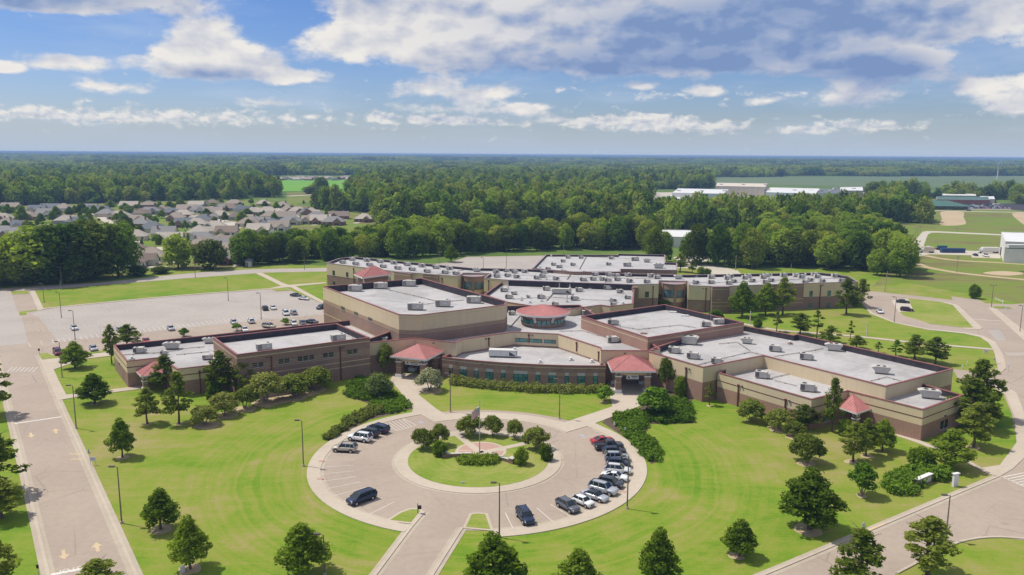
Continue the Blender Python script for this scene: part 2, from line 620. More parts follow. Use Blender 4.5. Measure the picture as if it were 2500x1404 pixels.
def stucco(name, color):
    m, t = new_mat(name)
    p = worldpos(t)
    sp = t.n('ShaderNodeSeparateXYZ')
    t.l(p, sp.inputs[0])
    st = t.noise(t.mapping(p, scale=(1.2, 1.2, 0.12)), 1.0, 4.0, 0.6)            # streaks run down the wall
    f = t.maprange(st, 0.35, 0.75)
    g2 = t.noise(p, 0.25, 3.0)
    c = t.mix(t.m('MULTIPLY', f, 0.28), color, tuple(x * 0.72 for x in color))
    c = t.mix(t.m('MULTIPLY', t.maprange(g2, 0.35, 0.7), 0.25), c, tuple(min(1, x * 1.12) for x in color))
    finish(t, c, 0.9, 0.15)


stucco('stucco_tan', (0.66, 0.53, 0.345))
stucco('siding_cream', (0.60, 0.52, 0.40))
stucco('siding_white', (0.68, 0.66, 0.62))
stucco('siding_grey', (0.34, 0.35, 0.36))


def membrane(name, c1, c2):
    """single-ply roof: sheet seams, ponding stains"""
    m, t = new_mat(name)
    p = worldpos(t)
    rot = t.mapping(p, rot=(0, 0, R(32)))
    sp = t.n('ShaderNodeSeparateXYZ')
    t.l(rot, sp.inputs[0])
    seam = t.m('FRACT', t.m('MULTIPLY', sp.outputs[0], 1 / 3.0))
    seam = t.maprange(seam, 0.0, 0.035, 0.90, 1.0)
    pond = t.maprange(t.noise(p, 0.07, 6.0, 0.62, 0.8), 0.42, 0.66)
    mid = t.maprange(t.noise(p, 0.7, 5.0, 0.65), 0.35, 0.75)
    c = t.mix(t.m('MULTIPLY_ADD', pond, 0.75, t.m('MULTIPLY', mid, 0.45), clamp=True), c1, c2)
    cc = t.n('ShaderNodeCombineXYZ')
    for i in range(3):
        t.l(seam, cc.inputs[i])
    finish(t, t.mix(1.0, c, cc.outputs[0], blend='MULTIPLY'), 0.75, 0.25)


membrane('roof_deck', (0.46, 0.442, 0.432), (0.33, 0.315, 0.305))


def metal_roof(name, color):
    m, t = new_mat(name)
    p = worldpos(t)
    n = t.maprange(t.noise(p, 0.6, 4.0, 0.6), 0.3, 0.7)
    finish(t, t.mix(n, tuple(c * 0.88 for c in color), tuple(c * 1.08 for c in color)), 0.6, 0.3)


metal_roof('red_roof', (0.44, 0.175, 0.160))


def glass(name, color, rough=0.08):
    m, t = new_mat(name)
    n = t.noise(worldpos(t), 0.8, 2.0)
    finish(t, t.mix(t.maprange(n, 0.35, 0.65), tuple(c * 0.6 for c in color), color), rough, 0.8)


glass('glass_teal', (0.10, 0.30, 0.26), 0.15)
glass('glass_dark', (0.025, 0.055, 0.055))
glass('glass_blue', (0.12, 0.22, 0.28), 0.15)
glass('car_glass', (0.018, 0.03, 0.035))


def shingle(name, color):
    m, t = new_mat(name)
    p = worldpos(t)
    r = t.n('ShaderNodeObjectInfo').outputs['Random']
    n = t.maprange(t.noise(p, 1.6, 5.0, 0.7), 0.3, 0.7)
    c = t.mix(n, tuple(x * 0.82 for x in color), tuple(x * 1.12 for x in color))
    c = t.mix(t.m('MULTIPLY', r, 0.35), c, tuple(x * 1.3 for x in color))
    finish(t, c, 0.9, 0.15)


shingle('shingle_taupe', (0.31, 0.26, 0.215))
shingle('shingle_brown', (0.225, 0.175, 0.145))
shingle('shingle_grey', (0.245, 0.235, 0.225))
shingle('shingle_slate', (0.16, 0.17, 0.185))
shingle('shingle_pale', (0.42, 0.37, 0.31))

CAR_PAINT = {}


def paint(key, color, metal=0.0, rough=0.3):
    m, t = new_mat('paint_' + key)
    p = finish(t, color, rough, 0.5, metal)
    p.inputs['Coat Weight'].default_value = 0.6
    p.inputs['Coat Roughness'].default_value = 0.05
    return 'paint_' + key


for k, c, me in (('white', (0.74, 0.74, 0.73), 0), ('black', (0.012, 0.013, 0.016), 0), ('navy', (0.012, 0.022, 0.06), 0.2),
                 ('silver', (0.50, 0.51, 0.53), 0.4), ('tan', (0.50, 0.44, 0.35), 0.3), ('grey', (0.12, 0.125, 0.145), 0.3),
                 ('red', (0.42, 0.012, 0.02), 0.1), ('charcoal', (0.05, 0.053, 0.06), 0.3), ('burgundy', (0.17, 0.012, 0.03), 0.2),
                 ('maroon', (0.07, 0.012, 0.016), 0.2), ('blue', (0.05, 0.12, 0.30), 0.3), ('pearl', (0.66, 0.66, 0.65), 0.1)):
    paint(k, c, me)


def foliage(name, dark, mid, light, transl=0.22, scale=1.1, vary=0.34):
    m, t = new_mat(name)
    p = worldpos(t)
    r = t.n('ShaderNodeObjectInfo').outputs['Random']
    n = t.noise(p, scale, 4.0, 0.65)
    n2 = t.noise(p, scale * 6, 2.0, 0.6)
    f = t.m('ADD', t.m('MULTIPLY', n, 0.7), t.m('MULTIPLY', n2, 0.3))
    f = t.m('ADD', f, t.m('MULTIPLY', t.m('SUBTRACT', r, 0.5), vary))
    c = t.ramp(f, [(0.28, dark), (0.5, mid), (0.72, light)])
    d = t.n('ShaderNodeBsdfPrincipled')
    d.inputs['Roughness'].default_value = 0.85
    d.inputs['Specular IOR Level'].default_value = 0.08
    t.l(c, d.inputs['Base Color'])
    tr = t.n('ShaderNodeBsdfTranslucent')
    t.l(t.mix(1.0, c, (1.5, 1.5, 0.7), blend='MULTIPLY'), tr.inputs['Color'])
    mx = t.n('ShaderNodeMixShader')
    mx.inputs[0].default_value = transl
    t.l(d.outputs[0], mx.inputs[1])
    t.l(tr.outputs[0], mx.inputs[2])
    o = t.n('ShaderNodeOutputMaterial')
    t.l(mx.outputs[0], o.inputs['Surface'])


foliage('leaf_oak', (0.070, 0.118, 0.010), (0.148, 0.228, 0.018), (0.250, 0.325, 0.040), 0.45)
foliage('leaf_pine', (0.085, 0.125, 0.016), (0.170, 0.222, 0.028), (0.275, 0.315, 0.058), 0.46)
foliage('leaf_crape', (0.095, 0.128, 0.018), (0.180, 0.228, 0.034), (0.285, 0.295, 0.075), 0.3)
foliage('leaf_bright', (0.080, 0.160, 0.012), (0.160, 0.280, 0.026), (0.25, 0.355, 0.06), 0.3)
foliage('leaf_bloom', (0.10, 0.155, 0.04), (0.20, 0.25, 0.08), (0.44, 0.42, 0.32), 0.3)
foliage('leaf_juniper', (0.065, 0.125, 0.011), (0.135, 0.232, 0.019), (0.215, 0.31, 0.035), 0.25, 1.6)
foliage('leaf_hedge', (0.085, 0.112, 0.020), (0.17, 0.205, 0.040), (0.23, 0.25, 0.06), 0.2, 2.0)
foliage('leaf_wood', (0.060, 0.118, 0.012), (0.150, 0.240, 0.024), (0.285, 0.365, 0.052), 0.46, 0.16, 0.55)
foliage('leaf_wood_warm', (0.085, 0.120, 0.014), (0.185, 0.235, 0.030), (0.31, 0.345, 0.06), 0.42, 0.16, 0.55)


def grass(name, ringed=False):
    """mown turf: dry and lush patches, stripes left by the mower"""
    m, t = new_mat(name)
    p = worldpos(t)
    broad = t.noise(p, 0.022, 5.0, 0.6, 0.6)
    mid = t.noise(p, 0.11, 5.0, 0.65, 0.4)
    fine = t.noise(p, 2.2, 4.0, 0.7)
    sp = t.n('ShaderNodeSeparateXYZ')
    t.l(p, sp.inputs[0])
    dx = t.m('SUBTRACT', sp.outputs[0], RING.x)
    dy = t.m('SUBTRACT', sp.outputs[1], RING.y)
    rad = t.m('SQRT', t.m('ADD', t.m('MULTIPLY', dx, dx), t.m('MULTIPLY', dy, dy)))
    wob = t.m('MULTIPLY_ADD', t.noise(p, 0.05, 2.0), 4.0, rad)
    wave_n = t.n('ShaderNodeTexNoise', noise_dimensions='1D')
    wave_n.inputs['Scale'].default_value = 0.8
    wave_n.inputs['Detail'].default_value = 3.0
    t.l(wob, wave_n.inputs['W'])
    nearring = t.maprange(rad, 33.0, 70.0, 1.0, 0.0)
    str_rot = t.mapping(p, rot=(0, 0, R(-20)), scale=(0.03, 1.0, 1.0))
    stripe = t.noise(str_rot, 0.5, 3.0, 0.55)
    streak = t.mix(nearring, stripe, wave_n.outputs[0], 'FLOAT')
    f = t.m('ADD', t.m('MULTIPLY', broad, 0.44), t.m('MULTIPLY', mid, 0.40))
    f = t.m('ADD', f, t.m('MULTIPLY', streak, 0.21))
    f = t.m('MULTIPLY_ADD', t.m('SUBTRACT', fine, 0.5), 0.24, f)
    thin = t.noise(t.mapping(p, rot=(0, 0, R(35)), scale=(0.06, 1.0, 1.0)), 1.6, 3.0, 0.6)
    f = t.m('MULTIPLY_ADD', t.m('SUBTRACT', thin, 0.5), 0.13, f)
    f = t.m('MULTIPLY_ADD', t.m('SUBTRACT', t.noise(p, 0.5, 4.0, 0.65), 0.5), 0.14, f)
    return m, t, f


RING = g(1150, 1118)
RING = Vector((-6.07, 141.5, 0))
m, t, f = grass('lawn')
c = t.ramp(f, [(0.36, (0.088, 0.190, 0.012)), (0.45, (0.138, 0.232, 0.018)), (0.51, (0.188, 0.250, 0.028)), (0.575, (0.235, 0.252, 0.050)), (0.64, (0.285, 0.252, 0.09)), (0.74, (0.32, 0.26, 0.14))])
finish(t, c, 0.9, 0.1)
m, t, f = grass('lawn_dry')
c = t.ramp(f, [(0.38, (0.13, 0.21, 0.02)), (0.48, (0.19, 0.255, 0.035)), (0.58, (0.27, 0.285, 0.07)), (0.70, (0.33, 0.29, 0.13))])
finish(t, c, 0.9, 0.1)
m, t = new_mat('meadow')
p = worldpos(t)
b = t.noise(p, 0.016, 6.0, 0.65, 0.8)
mi = t.noise(t.mapping(p, scale=(0.3, 1.0, 1.0)), 0.05, 5.0, 0.6)
f = t.m('ADD', t.m('MULTIPLY', b, 0.55), t.m('MULTIPLY', mi, 0.45))
finish(t, t.ramp(f, [(0.33, (0.10, 0.19, 0.020)), (0.44, (0.15, 0.215, 0.03)), (0.51, (0.185, 0.205, 0.05)), (0.57, (0.165, 0.145, 0.06)), (0.64, (0.20, 0.17, 0.075)), (0.74, (0.30, 0.24, 0.13))]), 0.95, 0.1)
m, t = new_mat('crop_field')
p = worldpos(t)
f = t.noise(t.mapping(p, scale=(0.15, 1.0, 1.0)), 0.02, 5.0, 0.6)
finish(t, t.ramp(f, [(0.3, (0.12, 0.30, 0.025)), (0.7, (0.18, 0.36, 0.05))]), 0.95, 0.1)
m, t = new_mat('far_field')
p = worldpos(t)
f = t.noise(t.mapping(p, scale=(0.2, 1.0, 1.0)), 0.008, 5.0, 0.6)
finish(t, t.ramp(f, [(0.3, (0.11, 0.16, 0.07)), (0.7, (0.16, 0.20, 0.10))]), 0.95, 0.1)
m, t = new_mat('countryside')
p = worldpos(t)
f = t.noise(p, 0.0011, 7.0, 0.65, 0.5)
f2 = t.noise(p, 0.02, 6.0, 0.7)
f = t.m('ADD', t.m('MULTIPLY', f, 0.6), t.m('MULTIPLY', f2, 0.4))
finish(t, t.ramp(f, [(0.35, (0.06, 0.11, 0.02)), (0.5, (0.11, 0.17, 0.035)), (0.62, (0.18, 0.24, 0.06)), (0.8, (0.28, 0.27, 0.12))]), 0.95, 0.1)


# ------------------------------------------------------------------ ground, roads, walks
def struct(name, o=None, label=None):
    o['kind'] = 'structure'
    if label: o['label'] = label
    return o


xs = [-15000, -6000, -2500, -1000, -480, -330, -200, -120, -60, 0, 60, 120, 200, 330, 480, 1000, 2500, 6000, 15000]
ys = [-600, -100, 60, 120, 180, 240, 300, 345, 400, 470, 560, 900, 1600, 3000, 6000, 10000, 15000]
mb = MB()
for i in range(len(xs) - 1):
    for j in range(len(ys) - 1):
        lawn = xs[i] >= -330 and xs[i + 1] <= 330 and ys[j + 1] <= 400
        mb.mat('lawn' if lawn else 'countryside')
        mb.face([(xs[i], ys[j], 0), (xs[i + 1], ys[j], 0), (xs[i + 1], ys[j + 1], 0), (xs[i], ys[j + 1], 0)])
ground = struct('ground', mb.build('ground'))


def sheet(name, pts, mat, z, px=True, z0=None, curve=0, label=None, parent=None):
    p = [g(*q) if px else Vector((q[0], q[1], 0)) for q in pts]
    if curve:
        p = spline(p, curve, True)
    p = ccw(p)
    mb = MB()
    if z0 is None:
        mb.face([(q.x, q.y, z) for q in p])
    else:
        mb.prism(p, z0, z)
    o = mb.build(name, mat, parent)
    if parent is None:
        struct(name, o, label)
    elif label:
        o['label'] = label
    return o


def ribbon(name, pts, width, mat, z, z0=None, px=True, k=6, parent=None, label=None):
    """strip of constant width along a smooth line"""
    c = spline([g(*q) if px else Vector((q[0], q[1], 0)) for q in pts], k)
    L, Rr = [], []
    for i, p in enumerate(c):
        a, b = c[max(0, i - 1)], c[min(len(c) - 1, i + 1)]
        d = (b - a).normalized()
        n = Vector((-d.y, d.x, 0)) * width / 2
        L.append(p + n)
        Rr.append(p - n)
    mb = MB()
    for i in range(len(c) - 1):
        q = [Rr[i], Rr[i + 1], L[i + 1], L[i]]
        mb.face([(v.x, v.y, z) for v in q])
        if z0 is not None:
            for a, b in ((Rr[i], Rr[i + 1]), (L[i + 1], L[i])):
                mb.face([(a.x, a.y, z0), (b.x, b.y, z0), (b.x, b.y, z), (a.x, a.y, z)])
    if z0 is not None:
        for a, b in ((L[0], Rr[0]), (Rr[-1], L[-1])):
            mb.face([(a.x, a.y, z0), (b.x, b.y, z0), (b.x, b.y, z), (a.x, a.y, z)])
    o = mb.build(name, mat, parent)
    if parent is None:
        struct(name, o, label)
    elif label:
        o['label'] = label
    return o


def arc(r, a0, a1, n=None, c=RING):
    n = n or max(2, int(abs(a1 - a0) / 3))
    return [(c.x + r * math.cos(R(a0 + (a1 - a0) * k / n)), c.y + r * math.sin(R(a0 + (a1 - a0) * k / n))) for k in range(n + 1)]


def arc_band(name, r0, r1, a0, a1, mat, z, z0=None, parent=None, label=None):
    return sheet(name, arc(r1, a0, a1) + arc(r0, a1, a0), mat, z, False, z0, parent=parent, label=label)


ZA, ZG, ZM, ZS, ZL = 0.03, 0.040, 0.052, 0.12, 0.13
# meadow and fields on the right and far away
meadow = sheet('meadow', [(2130, 700), (2215, 690), (2500, 742), (2900, 760), (3000, 505), (2500, 505), (2190, 505), (2085, 545), (2085, 565), (2190, 640)], 'meadow', 0.015)
sheet('crop_field', [(640, 440), (900, 440), (880, 466), (640, 468)], 'crop_field', 0.3)
sheet('far_field', [(1730, 433), (2900, 428), (2900, 459), (2100, 459), (1740, 447)], 'far_field', 0.3)
sheet('rear_lawn', [(700, 470), (880, 467), (860, 487), (700, 500)], 'meadow', 0.2)

sheet('neighbourhood_lawn', [(-400, 690), (-400, 503), (0, 501), (330, 492), (520, 487), (640, 489), (720, 498), (800, 513), (915, 520), (925, 545), (915, 612), (800, 622), (600, 634), (560, 655), (420, 660), (300, 672), (240, 668), (0, 675)], 'meadow', 0.02)
sheet('gap_field', [(930, 612), (1000, 602), (1330, 592), (1600, 590), (1600, 556), (1330, 552), (1110, 554), (930, 558)], 'meadow', 0.02)
# drive on the left, service road behind, car park
drive = sheet('entrance_drive', [(164, 1600), (118, 1404), (59, 1150), (15.8, 976), (-13, 860), (-60, 704), (0, 704.5), (102.6, 697.7), (236, 690.5), (300, 684),
                        (414.7, 672), (492, 664.5), (619.5, 657), (796, 654), (1000, 651), (1100, 640), (1140, 627), (1330, 624), (1330, 662), (1010, 672), (796, 663.4), (640, 666), (619.5, 668), (477, 678), (300, 692.3), (85.5, 710), (27, 711),
                        (26, 718.7), (42.6, 764.6), (95, 866), (142, 976), (205.2, 1118), (331.5, 1404), (418, 1600)], 'asphalt', ZA)
car_park = sheet('car_park', [(26, 718.7), (42.6, 764.6), (87, 864), (130, 869.5), (270, 854), (520, 828), (790, 800), (800, 770), (788, 742), (710.7, 709.6), (673.7, 711.7), (660, 706), (420, 724), (142, 750.7), (93, 758), (72, 711)], 'asphalt', ZA + 0.006)
sheet('asphalt_patch', [(-60, 704.6), (27, 712), (44, 764), (53, 776), (70, 838.7), (-10, 846), (-16, 860)], 'asphalt_grey', ZG + 0.004)
sheet('asphalt_patch', [(96, 775), (142, 833.6), (420, 804), (788, 767.5), (788, 742.5), (710, 710.5), (674, 712.3), (660, 707), (420, 724.8), (142, 751.6), (94, 759), (76, 768)], 'asphalt_grey', ZG + 0.004)
sheet('service_road', [(30, 709.5), (102.6, 699), (236, 691.8), (300, 685), (414.7, 673), (492, 665.5), (619.5, 658.2), (796, 655), (1000, 652), (1100, 641), (1142, 628.5), (1328, 625.5), (1328, 661), (1010, 671), (796, 662.4), (640, 665), (619.5, 667), (477, 677), (300, 691.2), (85.5, 709)], 'asphalt_grey', ZG)
# kerbs
ribbon('kerb', [(-45, 740), (-13, 860), (15.8, 976), (59, 1150), (118, 1404), (164, 1600)], 0.5, 'concrete', 0.14, 0.0)
ribbon('kerb', [(95, 868), (142, 978), (205.2, 1118), (331.5, 1404), (418, 1600)], 0.45, 'concrete', 0.14, 0.0)
ribbon('kerb', [(93, 757.6), (142, 750.2), (420, 723.4), (660, 705.2)], 1.5, 'concrete', 0.14, 0.0)
for pts in ([(-45, 740), (-13, 860), (15.8, 976), (59, 1150), (118, 1404), (164, 1600)], [(95, 868), (142, 978), (205.2, 1118), (331.5, 1404), (418, 1600)], [(1790, 1434), (1900, 1390), (2159, 1280.6), (2300, 1221), (2436, 1164.5)],
            [(1036, 1250), (1003, 1288), (916, 1404), (830, 1518)], [(1128, 1289), (1118, 1304), (1055, 1404), (975, 1535)]):
    ribbon('gutter', pts, 1.7, 'gutter', 0.047, k=4)
# islands of the car park
for pts in ([(27, 716), (72, 711.8), (71, 717.5), (29, 719.5)], [(44, 762), (92, 755.5), (93, 759), (67, 762.5), (67, 769), (46, 770)],
            [(92, 864.5), (118, 861.6), (129, 868.6), (155, 867.6), (155, 873.5), (98, 879)], [(660, 705.8), (697, 702.2), (710.7, 709.2), (673.7, 711.4)],
            [(212, 861.5), (268, 855.2), (268, 859.5), (212, 866.5)]):
    isl = sheet('grass_island', pts, 'concrete', 0.12, z0=0.0)
    q = inset(ccw([g(*a) for a in pts]), 0.2)
    MB().prism(q, 0.0, ZL).build('turf', 'lawn_dry', isl)
# walks left of the school
sheet('walk', [(98.3, 879.7), (153.8, 873.8), (270, 858.4), (270, 869.5), (212, 876.3), (164, 891.7), (131.6, 902.8), (143.6, 930), (161.8, 964.4), (347, 942.7), (352, 950), (339, 951), (199, 968.4), (144, 978)], 'concrete', ZS, z0=0.0)
sheet('walk', [(72, 711.3), (85.5, 710.2), (106.8, 754.4), (93, 758)], 'concrete', ZS, z0=0.0)
sheet('walk', [(624, 667.5), (640, 666.3), (688, 690), (705, 696.3), (796, 689.5), (796, 692), (722, 699.5), (790, 736), (788, 742), (711, 702.5), (697, 702), (660, 706), (660, 704), (687, 698.4)], 'concrete', ZS, z0=0.0)

# circle drive
sheet('circle_drive', arc(28.75, 0, 357), 'asphalt', ZA, False)
sheet('entry_drive', [(1034, 1246), (1007, 1281), (916, 1404), (800, 1560), (960, 1560), (1055, 1404), (1118, 1304), (1129, 1291), (1146, 1250), (1100, 1220)], 'asphalt', ZA + 0.006)
walk_out = arc_band('ring_walk', 28.7, 31.1, 132, 251.5, 'concrete', ZS, 0.0)
walk_out2 = arc_band('ring_walk', 28.7, 31.1, 276.5, 397, 'concrete', ZS, 0.0)
arc_band('gutter', 28.15, 28.72, 132, 243, 'gutter', 0.046)
arc_band('gutter', 28.15, 28.72, 277, 397, 'gutter', 0.046)
arc_band('gutter', 15.48, 16.05, 0, 357, 'gutter', 0.046)
arc_band('gutter', 22.3, 22.82, 40, 116.7, 'gutter', 0.046)
# north side: the walk is deeper, with the two entrance walks running up to the canopies
north = sheet('north_walk', arc(31.1, 132, 120.5) + [tuple(g(1009, 998.6))[:2], tuple(g(971.7, 950))[:2], tuple(g(952.8, 930.4))[:2], tuple(g(962, 912))[:2], tuple(g(1075, 915))[:2], tuple(g(1075, 945))[:2],
                                 tuple(g(1041.6, 952.8))[:2], tuple(g(1021.6, 964))[:2], tuple(g(1066.4, 1000))[:2]] + arc(27.0, 108, 50)
              + [tuple(g(1495, 993.5))[:2], tuple(g(1490, 972.4))[:2], tuple(g(1485, 935))[:2], tuple(g(1600, 935))[:2], tuple(g(1600, 960))[:2], tuple(g(1569, 989.5))[:2], tuple(g(1453, 1034.3))[:2]] + arc(31.1, 33, 37.0)
              + arc(28.7, 37.0, 40.0) + arc(22.8, 40.0, 116.7) + arc(28.7, 118.2, 132), 'concrete', ZS, False, 0.0)
# mulched bed edge and turf tongues where the drive leaves the circle
for pts in ([(941.6, 1273), (975, 1251.5), (1000.4, 1242.4), (1025.6, 1242.4), (1033, 1249), (1007.4, 1281)], [(1129, 1291), (1146, 1255), (1168, 1252.5), (1191, 1255), (1206, 1298)]):
    isl = sheet('grass_island', pts, 'concrete', 0.13, z0=0.0)
    MB().prism(inset(ccw([g(*a) for a in pts]), 0.45), 0.0, 0.15).build('turf', 'lawn_dry', isl)
ribbon('kerb', [(1036, 1250), (1003, 1288), (916, 1404), (830, 1518)], 0.5, 'concrete', 0.15, 0.0, k=2)
ribbon('kerb', [(1128, 1289), (1118, 1304), (1055, 1404), (975, 1535)], 0.5, 'concrete', 0.15, 0.0, k=2)
# round island
isl = struct('round_island', MB().prism(arc(15.5, 0, 357.0), 0.0, 0.13).build('round_island', 'concrete'))
MB().prism(arc(13.1, 0, 357.0), 0.0, 0.15).build('turf', 'lawn_dry', isl)
MED = g(1174, 1103)
for a, b in (((1116, 1063), (1174, 1108)), ((1289, 1083), (1172, 1108))):
    ribbon('cross_walk', [a, b], 1.5, 'concrete', 0.183, 0.1, k=1, parent=isl)
MB().prism(arc(4.9, 0, 357, c=MED), 0.1, 0.17).build('medallion_edge', 'concrete', isl)
MB().prism(arc(4.35, 8, 172, c=MED) + arc(0.9, 172, 8, c=MED), 0.1, 0.176).build('medallion_paving', 'paver', isl)
for a0, a1 in ((180, 215), (325, 360)):
    MB().prism(arc(4.35, a0, a1, c=MED) + arc(1.0, a1, a0, c=MED), 0.1, 0.176).build('medallion_paving', 'paver', isl)
BED = Vector((MED.x, MED.y - 0.6, 0))
MB().prism(arc(5.2, 205, 335, c=BED) + [(BED.x + 2.5, BED.y - 1.0), (BED.x - 2.5, BED.y - 1.0)], 0.1, 0.185).build('bed_edge', 'concrete', isl)
MB().prism(arc(4.8, 207, 333, c=BED) + [(BED.x + 2.5, BED.y - 1.2), (BED.x - 2.5, BED.y - 1.2)], 0.1, 0.19).build('bed_mulch', 'mulch', isl)
cd = bpy.data.objects['circle_drive']


def line_mark(name, a, b, width, mat, parent, z=ZM):
    a, b = Vector((a[0], a[1], 0)), Vector((b[0], b[1], 0))
    d = (b - a).normalized()
    n = Vector((-d.y, d.x, 0)) * width / 2
    mb = MB()
    mb.face([(*(q.xy), z) for q in (a - n, b - n, b + n, a + n)])
    return mb.build(name, mat, parent)


def polar(r, a):
    return RING.x + r * math.cos(R(a)), RING.y + r * math.sin(R(a))


STEP = 6.65
for k in range(-4, 10):
    a = 175.6 + k * STEP
    if a < 238:
        line_mark('stall_line', polar(22.9, a), polar(28.5, a), 0.12, 'white_paint', cd)
for k in range(0, 17):
    a = -77.0 + k * STEP
    line_mark('stall_line', polar(23.2, a), polar(28.5, a), 0.12, 'white_paint', cd)
for k in range(6):                                                     # hatched aisle by the north-west walk
    a = 128.2 + k * 1.75
    line_mark('hatch_line', polar(23.0, a + 1.6), polar(28.3, a - 0.6), 0.13, 'white_paint', cd)
for a in (127.0, 139.0):
    line_mark('hatch_line', polar(22.9, a), polar(28.4, a), 0.13, 'white_paint', cd)
line_mark('hatch_line', polar(22.9, 127), polar(22.9, 139), 0.13, 'white_paint', cd)
for a in (122.8, 142.5, 32):
    sheet('disabled_symbol', [polar(23.6, a - 1), polar(23.6, a + 1), polar(24.6, a + 1), polar(24.6, a - 1)], 'blue_paint', ZM, False, parent=cd)
for (x, y), s in (((1342, 1154), 1.0), ((1453, 1160), 1.0), ((1463, 1131.5), 1.1)):
    pass
# drains in the ring walk
for a in (-176.5, 200, -30):
    b = MB().box((0, 0, 0.125), (1.1, 0.8, 0.03)).build('drain_cover', 'paver', walk_out if a != -30 else walk_out2)
    b.location = (*polar(28.95, a), 0)
    b.rotation_euler[2] = R(a)

# car park stall lines
def stall_row(p0, p1, d0, d1, n, mat='faded_paint', wdt=0.12, z=ZM):
    a, b = g(*p0), g(*p1)
    d = g(*d1) - g(*d0)
    d = d.normalized() * 5.4
    for k in range(n):
        q = a + (b - a) * (k / (n - 1))
        line_mark('stall_line', q, q + d, wdt, mat, car_park, z)


stall_row((96.4, 775), (618, 724), (188, 765), (200, 779), 50)
stall_row((92, 804), (600, 751), (136.8, 799.4), (146, 812), 47)
stall_row((70, 838), (127, 829), (127, 829), (138, 846), 3, 'white_paint')
stall_row((127, 829.5), (640, 768), (325, 804.5), (342, 823), 44, 'white_paint')
stall_row((110, 756.5), (640, 707), (188, 765), (200, 779), 52)
for o in list(car_park.children)[-52:]:
    pass
# stop lines, arrows and lettering on the drive
line_mark('stop_line', g(35, 1035), g(150, 1018), 0.6, 'white_paint', drive)
line_mark('stop_line', g(124, 1404), g(207, 1388), 0.6, 'white_paint', drive)
for k in range(7):
    a = 18 + k * 10.2
    line_mark('crossing_bar', g(a, 908.5), g(a + 13, 896.5), 0.5, 'faded_paint', drive)


def road_arrow(at, toward, mat='yellow_paint', L=3.2):
    p = g(*at)
    q = g(*toward)
    d = (q - p).normalized()
    n = Vector((-d.y, d.x, 0))
    mb = MB()
    pts = [(-.5, .16), (.02, .16), (.02, .5), (.5, 0), (.02, -.5), (.02, -.16), (-.5, -.16)]
    mb.face([((p + d * a * L + n * b * 1.5).x, (p + d * a * L + n * b * 1.5).y, ZM) for a, b in pts][::-1])
    mb.build('lane_arrow', mat, drive)


road_arrow((156, 1355), (163, 1390))
road_arrow((237, 1336), (231, 1310))
road_arrow((76, 1063), (80, 1080))
road_arrow((136, 1053), (132, 1038))


def text_mesh(name, body, mat, M, size, parent, extrude=0.0):
    cu = bpy.data.curves.new(name, 'FONT')
    cu.body = body
    cu.size = size
    cu.extrude = extrude
    cu.align_x = 'CENTER'
    cu.align_y = 'CENTER'
    tmp = bpy.data.objects.new(name, cu)
    col.objects.link(tmp)
    dg = bpy.context.evaluated_depsgraph_get()
    me = bpy.data.meshes.new_from_object(tmp.evaluated_get(dg))
    bpy.data.objects.remove(tmp)
    me.name = name
    me.transform(M)
    me.materials.clear()
    me.materials.append(M_[mat])
    o = bpy.data.objects.new(name, me)
    return put(o, parent)


# STOP is painted for the traffic that comes towards the camera, so it reads upside down from here
a, b = g(148, 1397), g(188, 1389)
d = (b - a).normalized()
Mx = Matrix.Translation((*((a + b) / 2).xy, ZM + 0.002)) @ Matrix.Rotation(math.atan2(d.y, d.x) + math.pi, 4, 'Z') @ Matrix.Diagonal((1.0, 1.5, 1, 1))
text_mesh('stop_lettering', 'STOP', 'white_paint', Mx, 1.25, drive)
for k, (x, y) in enumerate(((185.5, 1109), (190, 1122))):
    p = g(x, y)
    for i, s in enumerate((-.9, -.3, .3, .9)):
        line_mark('faded_lettering', (p.x + s - .18, p.y - .55), (p.x + s - .18, p.y + .55), 0.28, 'yellow_paint', drive)

# right side roads
right = sheet('east_drive', [(1700, 1470), (1900, 1390), (2159, 1280.6), (2438, 1164), (2470, 1145), (2482, 1080), (2470, 1010), (2447, 955), (2419, 941), (2345, 936), (2326, 901), (2409, 911), (2455, 903), (2448, 865), (2429.6, 835.6), (2400, 821),
                    (2359, 812.5), (2266.7, 803), (2183.3, 786.5), (2129.6, 763.3), (2100, 738), (2100, 712), (2130.6, 711.5), (2257.4, 724.4), (2326, 733), (2322, 723.5), (2389, 731.9), (2407, 741), (2466.7, 743), (2560, 738),
                    (2900, 760), (2900, 1330), (2500, 1319.4), (2440, 1312), (2360.4, 1319.4), (2290, 1345), (2233.8, 1377), (2190, 1400), (2060, 1500)], 'asphalt', ZA)
ribbon('kerb', [(1790, 1434), (1900, 1390), (2159, 1280.6), (2300, 1221), (2436, 1164.5)], 0.4, 'concrete', 0.15, 0.0, k=3)
ribbon('kerb', [(2108, 1301), (2140, 1288.2), (2162, 1279)], 0.42, 'yellow_paint', 0.157, 0.0, k=3)
ribbon('kerb', [(2190, 1400), (2233.8, 1377), (2300, 1341), (2360.4, 1319.4), (2440, 1312), (2560, 1322)], 0.4, 'concrete', 0.15, 0.0, k=3)
